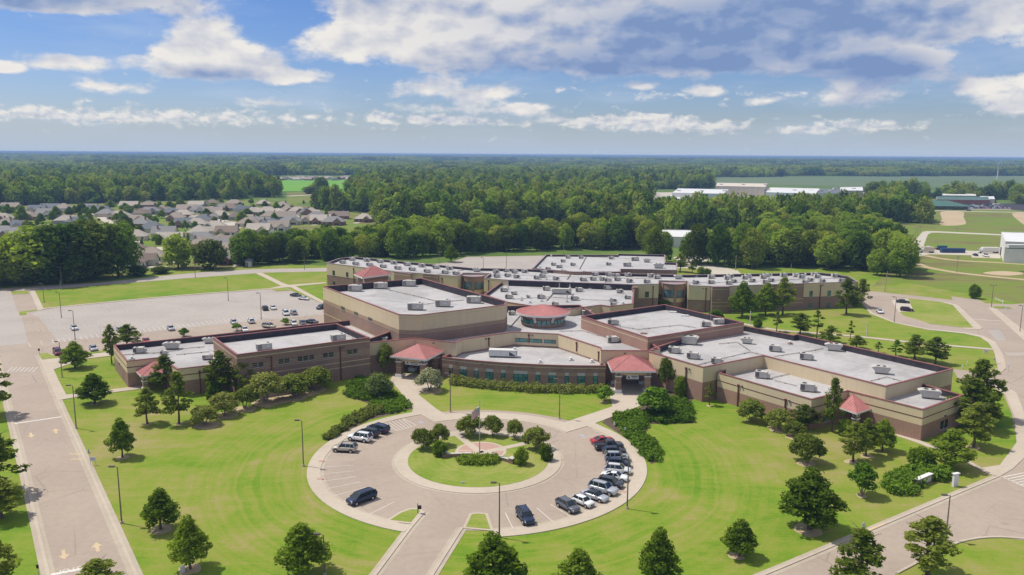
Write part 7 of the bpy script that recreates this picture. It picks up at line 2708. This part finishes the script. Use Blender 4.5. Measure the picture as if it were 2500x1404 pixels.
for ri, k in enumerate(keys):
    rr = sorted(rows[k])
    for i, (x, y) in enumerate(rr):
        rf = rnd.choice(['shingle_taupe', 'shingle_taupe', 'shingle_pale', 'shingle_brown', 'shingle_grey', 'shingle_slate', 'shingle_pale'])
        wl = rnd.choice(['brick_house', 'brick_house', 'siding_cream', 'siding_cream', 'siding_white', 'siding_grey'])
        kd = rnd.choice(['hip', 'hip', 'gable'])
        rzz = rnd.choice([0, 0, 0, PI / 2, PI]) + R(rnd.uniform(-9, 9)) + R(8)
        rn = {'shingle_taupe': 'taupe', 'shingle_pale': 'pale', 'shingle_brown': 'brown', 'shingle_grey': 'grey', 'shingle_slate': 'slate'}[rf]
        lab = '%s %s-roofed house in the %s row back, %s from the left' % (rn, 'hip' if kd == 'hip' else 'gable', nth(ri), nth(i))
        p = g(x, y, 4.2)
        p.z = 0
        house(p, rzz, kd, rf, wl, rnd.uniform(14, 18.5), rnd.uniform(10.5, 13.5), lab, 'houses of the neighbourhood beyond the service road')
# far rows of houses beyond the crop field, and a few big houses in the trees
for i in range(34):
    x = 606 + i * 9.2 + rnd.uniform(-2, 2)
    p = g(x, 436.5 + rnd.uniform(-3.5, 1.0), 3)
    p.z = 0
    house(p, rnd.choice([0, PI / 2]) + R(rnd.uniform(-12, 12)), rnd.choice(['hip', 'gable']), rnd.choice(['shingle_pale', 'shingle_taupe', 'shingle_brown']), rnd.choice(['brick_house', 'siding_cream', 'siding_white']), rnd.uniform(15, 20), 12,
          'tiny house in the far row beyond the crop field, %s from the left' % nth(i), 'far houses beyond the crop field', True)
for x, y, lb in ((325, 471, 'large pale-roofed house among the trees beyond the neighbourhood'), (305, 476, 'grey-roofed house beside the large one among the trees'), (346, 478, 'small white-roofed outbuilding among the trees')):
    p = g(x, y, 5)
    p.z = 0
    house(p, R(10), 'hip', 'shingle_pale' if x != 305 else 'shingle_grey', 'siding_white', 24 if x == 325 else 15, 14, lb, 'houses among the far trees', True)
# garden trees between the houses
gi = 0
for x, y, ty, wpx, k in [(55, 545, 500, 26, 'oak'), (20, 527, 497, 24, 'oak'), (100, 545, 520, 22, 'oak'), (48, 512, 500, 18, 'oak'), (137, 530, 502, 22, 'oak'), (170, 528, 504, 22, 'oak'), (200, 526, 495, 34, 'oak'), (217, 540, 515, 20, 'oak'), (230, 526, 500, 20, 'oak'), (285, 540, 520, 24, 'oak'),
                         (305, 556, 522, 34, 'oak'), (320, 556, 542, 20, 'oak'), (75, 560, 540, 22, 'oak'), (306, 515, 495, 26, 'oak'), (270, 505, 490, 26, 'oak'), (335, 512, 498, 20, 'crape'), (350, 536, 522, 22, 'crape'), (365, 538, 524, 20, 'oak'), (395, 533, 512, 22, 'oak'), (415, 512, 490, 24, 'oak'),
                         (440, 510, 484, 26, 'oak'), (504, 530, 508, 24, 'oak'), (503, 533, 519, 22, 'bright'), (522, 508, 495, 24, 'bright'), (549, 542, 516, 18, 'oak'), (553, 516, 501, 10, 'oak'), (540, 497, 484, 14, 'oak'), (590, 546, 516, 32, 'oak'), (604, 526, 508, 28, 'oak'), (495, 553, 544, 20, 'crape'),
                         (390, 598, 572, 18, 'oak'), (346, 600, 585, 8, 'bush'), (323, 600, 588, 6, 'bush'), (347, 565, 555, 12, 'bush'), (625, 533, 521, 16, 'bush'), (647, 508, 490, 18, 'oak'), (675, 514, 492, 20, 'oak'), (692, 514, 498, 14, 'oak'), (712, 520, 500, 16, 'oak'), (740, 540, 520, 18, 'oak'), (748, 528, 512, 8, 'oak'),
                         (797, 545, 515, 20, 'oak'), (800, 520, 500, 20, 'oak'), (676, 540, 531, 6, 'bush'), (770, 513, 500, 16, 'oak'), (460, 603, 568, 8, 'bush')]:
    gi += 1
    tree(k, x, y, ty, wpx, 'garden tree between the neighbourhood houses, %s counted from the left' % nth(sorted(q for q in [55, 20, 100, 48, 137, 170, 200, 217, 230, 285, 305, 320, 75, 306, 270, 335, 350, 365, 395, 415, 440, 504, 503, 522, 549, 553, 540, 590, 604, 495, 390, 346, 323, 347, 625, 647, 675, 692, 712, 740, 748, 797, 800, 676, 770, 460]).index(x)),
         'tree', 'garden trees of the neighbourhood', name='garden_tree')
# more small garden trees tucked between the roofs
grn = random.Random(12)
hp_ = [g(x, y, 4.2) for x, y in HP]
spots = []
while len(spots) < 60:
    x, y = grn.uniform(0, 880), grn.uniform(497, 600)
    if y > 640 - x * .09 or (x < 300 and y > 575) or (x > 650 and y > 545):
        continue
    q = g(x, y)
    if all((q.xy - h_.xy).length > 10.5 for h_ in hp_) and all((q - s_).length > 7 for s_, _ in spots):
        spots.append((q, x))
spots.sort(key=lambda t_: t_[1])
for i, (q, x) in enumerate(spots):
    h_ = grn.uniform(4.5, 9.5)
    tree_at(grn.choice(['oak', 'oak', 'bright', 'crape']), q, h_, h_ * grn.uniform(.6, .9), 'small yard tree tucked between the roofs, %s from the left' % nth(i), 'tree', 'small yard trees of the neighbourhood', name='yard_tree')
# big round trees along the service road
for x, y, ty, wpx, lb in [(435, 655, 572, 74, 'big round yellow-green tree by the service road'), (515, 657, 584, 76, 'big round tree right of the yellow-green one by the service road'), (150, 689, 545, 150, 'broad dark tree by the service road at the left'), (90, 692, 556, 140, 'dark tree by the service road, left of the broad one'),
                          (225, 682, 538, 130, 'tall dark tree before the neighbourhood at the left'), (290, 676, 545, 100, 'dark tree right of the tall one before the neighbourhood'), (30, 696, 600, 90, 'shady tree at the left edge by the service road'), (-20, 700, 590, 100, 'pale leaved tree at the very left edge by the service road'),
                          (335, 674, 648, 50, 'bushy thicket by the service road before the grey house'), (392, 668, 650, 44, 'second bushy thicket by the service road'), (610, 645, 560, 62, 'tall tree left of the kiosk'), (185, 690, 600, 80, 'dark tree before the small brick house')]:
    tree('wood', x, y, ty, wpx, lb, 'tree', 'big trees along the service road', name='roadside_tree')
# field trees by the crop field and highway
for i, (x, y, ty, wpx) in enumerate([(785, 472, 432, 34), (775, 472, 444, 40), (758, 474, 455, 40), (800, 472, 455, 36), (850, 462, 438, 24), (660, 458, 438, 30), (640, 452, 432, 26), (2130, 486, 443, 36), (2150, 486, 441, 32), (2108, 470, 456, 14)]):
    tree('wood', x, y, ty, wpx, 'field tree standing by the far fields, %s from the left' % nth(sorted([785, 775, 758, 800, 850, 660, 640, 2130, 2150, 2108]).index(x)), 'tree', 'trees by the far fields', name='field_tree')

# ------------------------------------------------------------------ big sheds, dealer, works
def shed(name, label, corners, h, wallm, roofm, cat='building', group=None, parapet=.4):
    P = ccw([g(x, y) for x, y in corners])
    c = sum(P, Vector((0, 0))) / len(P)
    root = empty(name, (c.x, c.y, 0), 0, label, cat, group)
    Q = [p - c for p in P]
    mb = MB()
    n = len(Q)
    for i in range(n):
        a, b = Q[i], Q[(i + 1) % n]
        mb.face([(a.x, a.y, 0), (b.x, b.y, 0), (b.x, b.y, h), (a.x, a.y, h)])
    mb.build('wall', wallm, root)
    MB().prism(inset(Q, .15), h - .6, h - .25).build('roof', roofm, root)
    MB().ring(Q, .08, .3, h - .35, h + .05).build('eave_trim', 'trim_white', root)
    return root, Q


r_, Q = shed('white_warehouse', 'big plain white warehouse at the right edge', [(2449.4, 641), (2440, 612), (2720, 622), (2760, 655)], 11.5, 'warehouse_wall', 'warehouse_roof')
p = g(2487, 606, 11.5)
rooftop_unit(p, 11.3, 'long', R(-4), 'long grey air unit on the white warehouse roof', 1.6)
wa, wb = g(2449.4, 641).xy, g(2440, 612).xy
wd_ = (wb - wa).normalized()
MB().box(((wa + wd_ * 40).x - r_.location.x - .2, (wa + wd_ * 40).y - r_.location.y, 2.2), (.5, 5.0, 4.4), math.atan2(wd_.y, wd_.x) - PI / 2).build('dock_door', 'dark_metal', r_)
r_, Q = shed('long_metal_shed', 'long pale metal shed half hidden in the wood', [(1598, 603), (1835, 606), (1838, 587), (1600, 584)], 6.5, 'warehouse_wall', 'warehouse_roof')
for i in range(4):
    MB().box((Q[0].x + 12 + i * 14, Q[0].y - .1, 1.8), (4, .2, 3.6)).build('door', 'galvanized', r_)
WK = 'works buildings beyond the wood'
for lb, cs, h, wm_, rm in [('long white works hall left of the beige block', [(1640, 490), (1765, 493), (1778, 480), (1655, 477)], 10, 'warehouse_wall', 'warehouse_roof'),
                           ('low white works annexe in front of the white hall', [(1600, 494), (1700, 497), (1720, 489), (1630, 486)], 5, 'warehouse_wall', 'warehouse_roof'),
                           ('large beige windowless works block', [(1746, 478), (1866, 481), (1872, 470), (1750, 468)], 14, 'beige_far', 'beige_far'),
                           ('sprawling white works roofs right of the beige block', [(1868, 486), (1990, 490), (2000, 475), (1880, 472)], 9, 'warehouse_wall', 'warehouse_roof'),
                           ('white works hall with a dark solar strip', [(1990, 486), (2062, 485), (2062, 474), (1990, 475)], 8, 'warehouse_wall', 'shingle_slate'),
                           ('pale works store at the right end of the works', [(2052, 483), (2106, 483), (2104, 472), (2050, 473)], 10, 'beige_far', 'warehouse_roof')]:
    r_, Q = shed('works_hall', lb, cs, h, wm_, rm, 'building', WK)
    x0, x1, yb = min(q.x for q in Q), max(q.x for q in Q), min(q.y for q in Q)
    for i in range(3):
        MB().box((x0 + (x1 - x0) * (.2 + .3 * i), 0, h), (5, 5, 2.2)).build('roof_unit', 'unit_white', r_)
# dealership
r_, Q = shed('showroom', 'low car showroom with a broad green hipped roof', [(2260, 511), (2322, 512), (2320, 506.8), (2264, 506.3)], 4.0, 'beige_far', 'green_roof')
xa, xb_ = min(q.x for q in Q), max(q.x for q in Q)
ya, yb = min(q.y for q in Q), max(q.y for q in Q)
mb = MB()
A, B_, C_, D_ = (xa - 3, ya - 2, 3.8), (xb_ + 3, ya - 2, 3.8), (xb_ + 3, yb + 2, 3.8), (xa - 3, yb + 2, 3.8)
R0, R1 = (xa + 9, (ya + yb) / 2, 9.0), (xb_ - 14, (ya + yb) / 2, 9.0)
mb.face([A, B_, R1, R0]); mb.face([C_, D_, R0, R1]); mb.face([B_, C_, R1]); mb.face([D_, A, R0])
mb.build('hipped_roof', 'green_roof', r_)
for i in range(6):
    MB().box((xa + (xb_ - xa) * (.1 + .16 * i), ya - .1, 2.0), (6, .2, 2.6)).build('showroom_window', 'glass_dark', r_)
DG = 'car dealer buildings'
for lb, cs, h, wm_, rm in [('long brown dealer service building with green trim', [(2285, 499.5), (2415, 501), (2412, 493), (2286, 492)], 6.5, 'brick_far', 'green_roof'), ('brick building with pale roof behind the dealer', [(2300, 490), (2382, 491), (2378, 481), (2300, 480)], 7.0, 'brick_far', 'warehouse_roof'),
                           ('small pale dealer annexe on the left', [(2217, 497), (2262, 498), (2260, 492), (2218, 491)], 5.0, 'warehouse_wall', 'green_roof'), ('low beige building behind the dealer on the right', [(2392, 495), (2428, 496), (2425, 488), (2392, 487)], 5, 'beige_far', 'warehouse_roof')]:
    shed('dealer_building', lb, cs, h, wm_, rm, 'building', DG)
# rows of cars for sale
cn = 0
for row, (y, x0, x1, n_) in enumerate([(509.5, 2338, 2462, 26), (507, 2330, 2455, 26), (504.5, 2322, 2448, 25), (502.3, 2318, 2440, 22), (508, 2212, 2245, 9), (505, 2212, 2242, 8), (502, 2214, 2240, 6)]):
    for i in range(n_):
        x = x0 + (x1 - x0) * i / (n_ - 1) + rnd.uniform(-.6, .6)
        p = g(x, y + rnd.uniform(-.3, .3))
        cl_ = rnd.choice(['white', 'white', 'silver', 'silver', 'charcoal', 'black', 'navy', 'red', 'grey', 'blue', 'pearl'])
        kd = rnd.choice(['sedan', 'suv', 'crossover', 'pickup'])
        cc = CAR[kd]
        if row == 0 and i == 0:
            pass
        key = (kd, cl_)
        if key not in CAR_PAINT:
            car(kd, cl_, (p.x, p.y, .05), PI / 2 + R(rnd.uniform(-8, 8)), '', 'cars for sale on the dealer forecourt', True)
            CAR_PAINT[key] = bpy.data.objects[[o.name for o in scene.objects if o.type == 'EMPTY'][-1]]
            ob = CAR_PAINT[key]
        else:
            ob = copy_tree(CAR_PAINT[key])
            ob.location = (p.x, p.y, .05)
            ob.rotation_euler[2] = PI / 2 + R(rnd.uniform(-8, 8))
        side = 'left' if row >= 4 else 'main'
        ob['label'] = '%s dealer car, %s lot row %s, %s along' % (cl_ if cl_ != 'pearl' else 'off-white', side, ['one', 'two', 'three', 'four'][row % 4], nth(i))
        ob['category'] = 'car'
        ob['group'] = 'cars for sale on the dealer forecourt'


# trucks by the warehouse
def box_truck(x, y, rz, label, boxm='trim_white', L=7.5, box=True):
    p = g(x, y)
    root = empty('box_truck' if box else 'flatbed_truck', p, rz, label, 'truck', 'trucks by the white warehouse')
    MB().box((L / 2 - .9, 0, 1.45), (1.8, 2.2, 1.9), top=.92).build('cab', 'paint_white', root)
    MB().box((L / 2 - .02, 0, 1.85), (.08, 1.9, .7)).build('windscreen', 'car_glass', root)
    MB().box((-.6, 0, .75), (L - .6, 1.0, .25)).build('chassis', 'dark_metal', root)
    if box:
        MB().box((-1.0, 0, 2.2), (L - 2.2, 2.5, 2.6)).build('cargo_box', boxm, root)
    else:
        MB().box((-L * .55, 0, 1.6), (L * .55, 2.5, 2.0)).build('load', boxm, root)
        MB().box((-L * .3, 0, 1.0), (L * 1.1, 2.4, .25)).build('flatbed', 'dark_metal', root)
    for fx in (L / 2 - 1.0, -L / 2 + .9, -L / 2 + 2.0):
        for sy in (-1, 1):
            MB().tube((fx, sy * .85, .5), (fx, sy * 1.2, .5), .5, .5, 10).build('wheel', 'tyre', root)
    return root


box_truck(2412, 618, PI, 'white box truck parked by the white warehouse', L=12)
box_truck(2280, 610, PI, 'white flatbed truck with a dark blue load on the concrete road', 'flatbed_blue', 9.0, False)
box_truck(2262, 617, PI * .95, 'small white truck with a pale box on the concrete road', 'beige_far', 8.0)
b = g(2325, 617)
root = empty('cargo_container', b, 0, 'dark blue long container on the ground by the concrete road', 'container')
MB().box((0, 0, 1.4), (14, 2.5, 2.6)).build('body', 'flatbed_blue', root)
for k in range(12):
    MB().box((-6.4 + k * 1.16, -1.27, 1.4), (.25, .06, 2.4)).build('rib', 'flatbed_blue', root)
for x, y, cl_, kd, lb in ((2381, 624.5, 'navy', 'sedan', 'dark sedan on the warehouse forecourt'), (2407, 627, 'white', 'pickup', 'white pickup on the warehouse forecourt'), (2365, 515.3, 'black', 'sedan', 'dark car on the highway before the dealer')):
    p = g(x, y)
    car(kd, cl_, (p.x, p.y, ZA), R(80) if y > 600 else 0, lb, 'cars at the far right', True)


# ------------------------------------------------------------------ air
mb = MB()
X0, X1, Y0, Y1, Z0, Z1 = -15500, 15500, -700, 15500, -1.0, 57.6
c8 = [(X0, Y0, Z0), (X1, Y0, Z0), (X1, Y1, Z0), (X0, Y1, Z0), (X0, Y0, Z1), (X1, Y0, Z1), (X1, Y1, Z1), (X0, Y1, Z1)]
mb.add(c8, [(0, 3, 2, 1), (4, 5, 6, 7), (0, 1, 5, 4), (1, 2, 6, 5), (2, 3, 7, 6), (3, 0, 4, 7)])
hm = bpy.data.materials.new('haze')
hm.use_nodes = True
t = NT(hm.node_tree)
v = t.n('ShaderNodeVolumePrincipled')
v.inputs['Color'].default_value = (0.34, 0.54, 0.90, 1)
v.inputs['Density'].default_value = 0.00015
v.inputs['Anisotropy'].default_value = 0.0
o = t.n('ShaderNodeOutputMaterial')
t.l(v.outputs[0], o.inputs['Volume'])
M_['haze'] = hm
hz = mb.build('haze', 'haze')
tag(hz, 'pale blue summer haze over the whole countryside', 'haze', None, 'stuff')
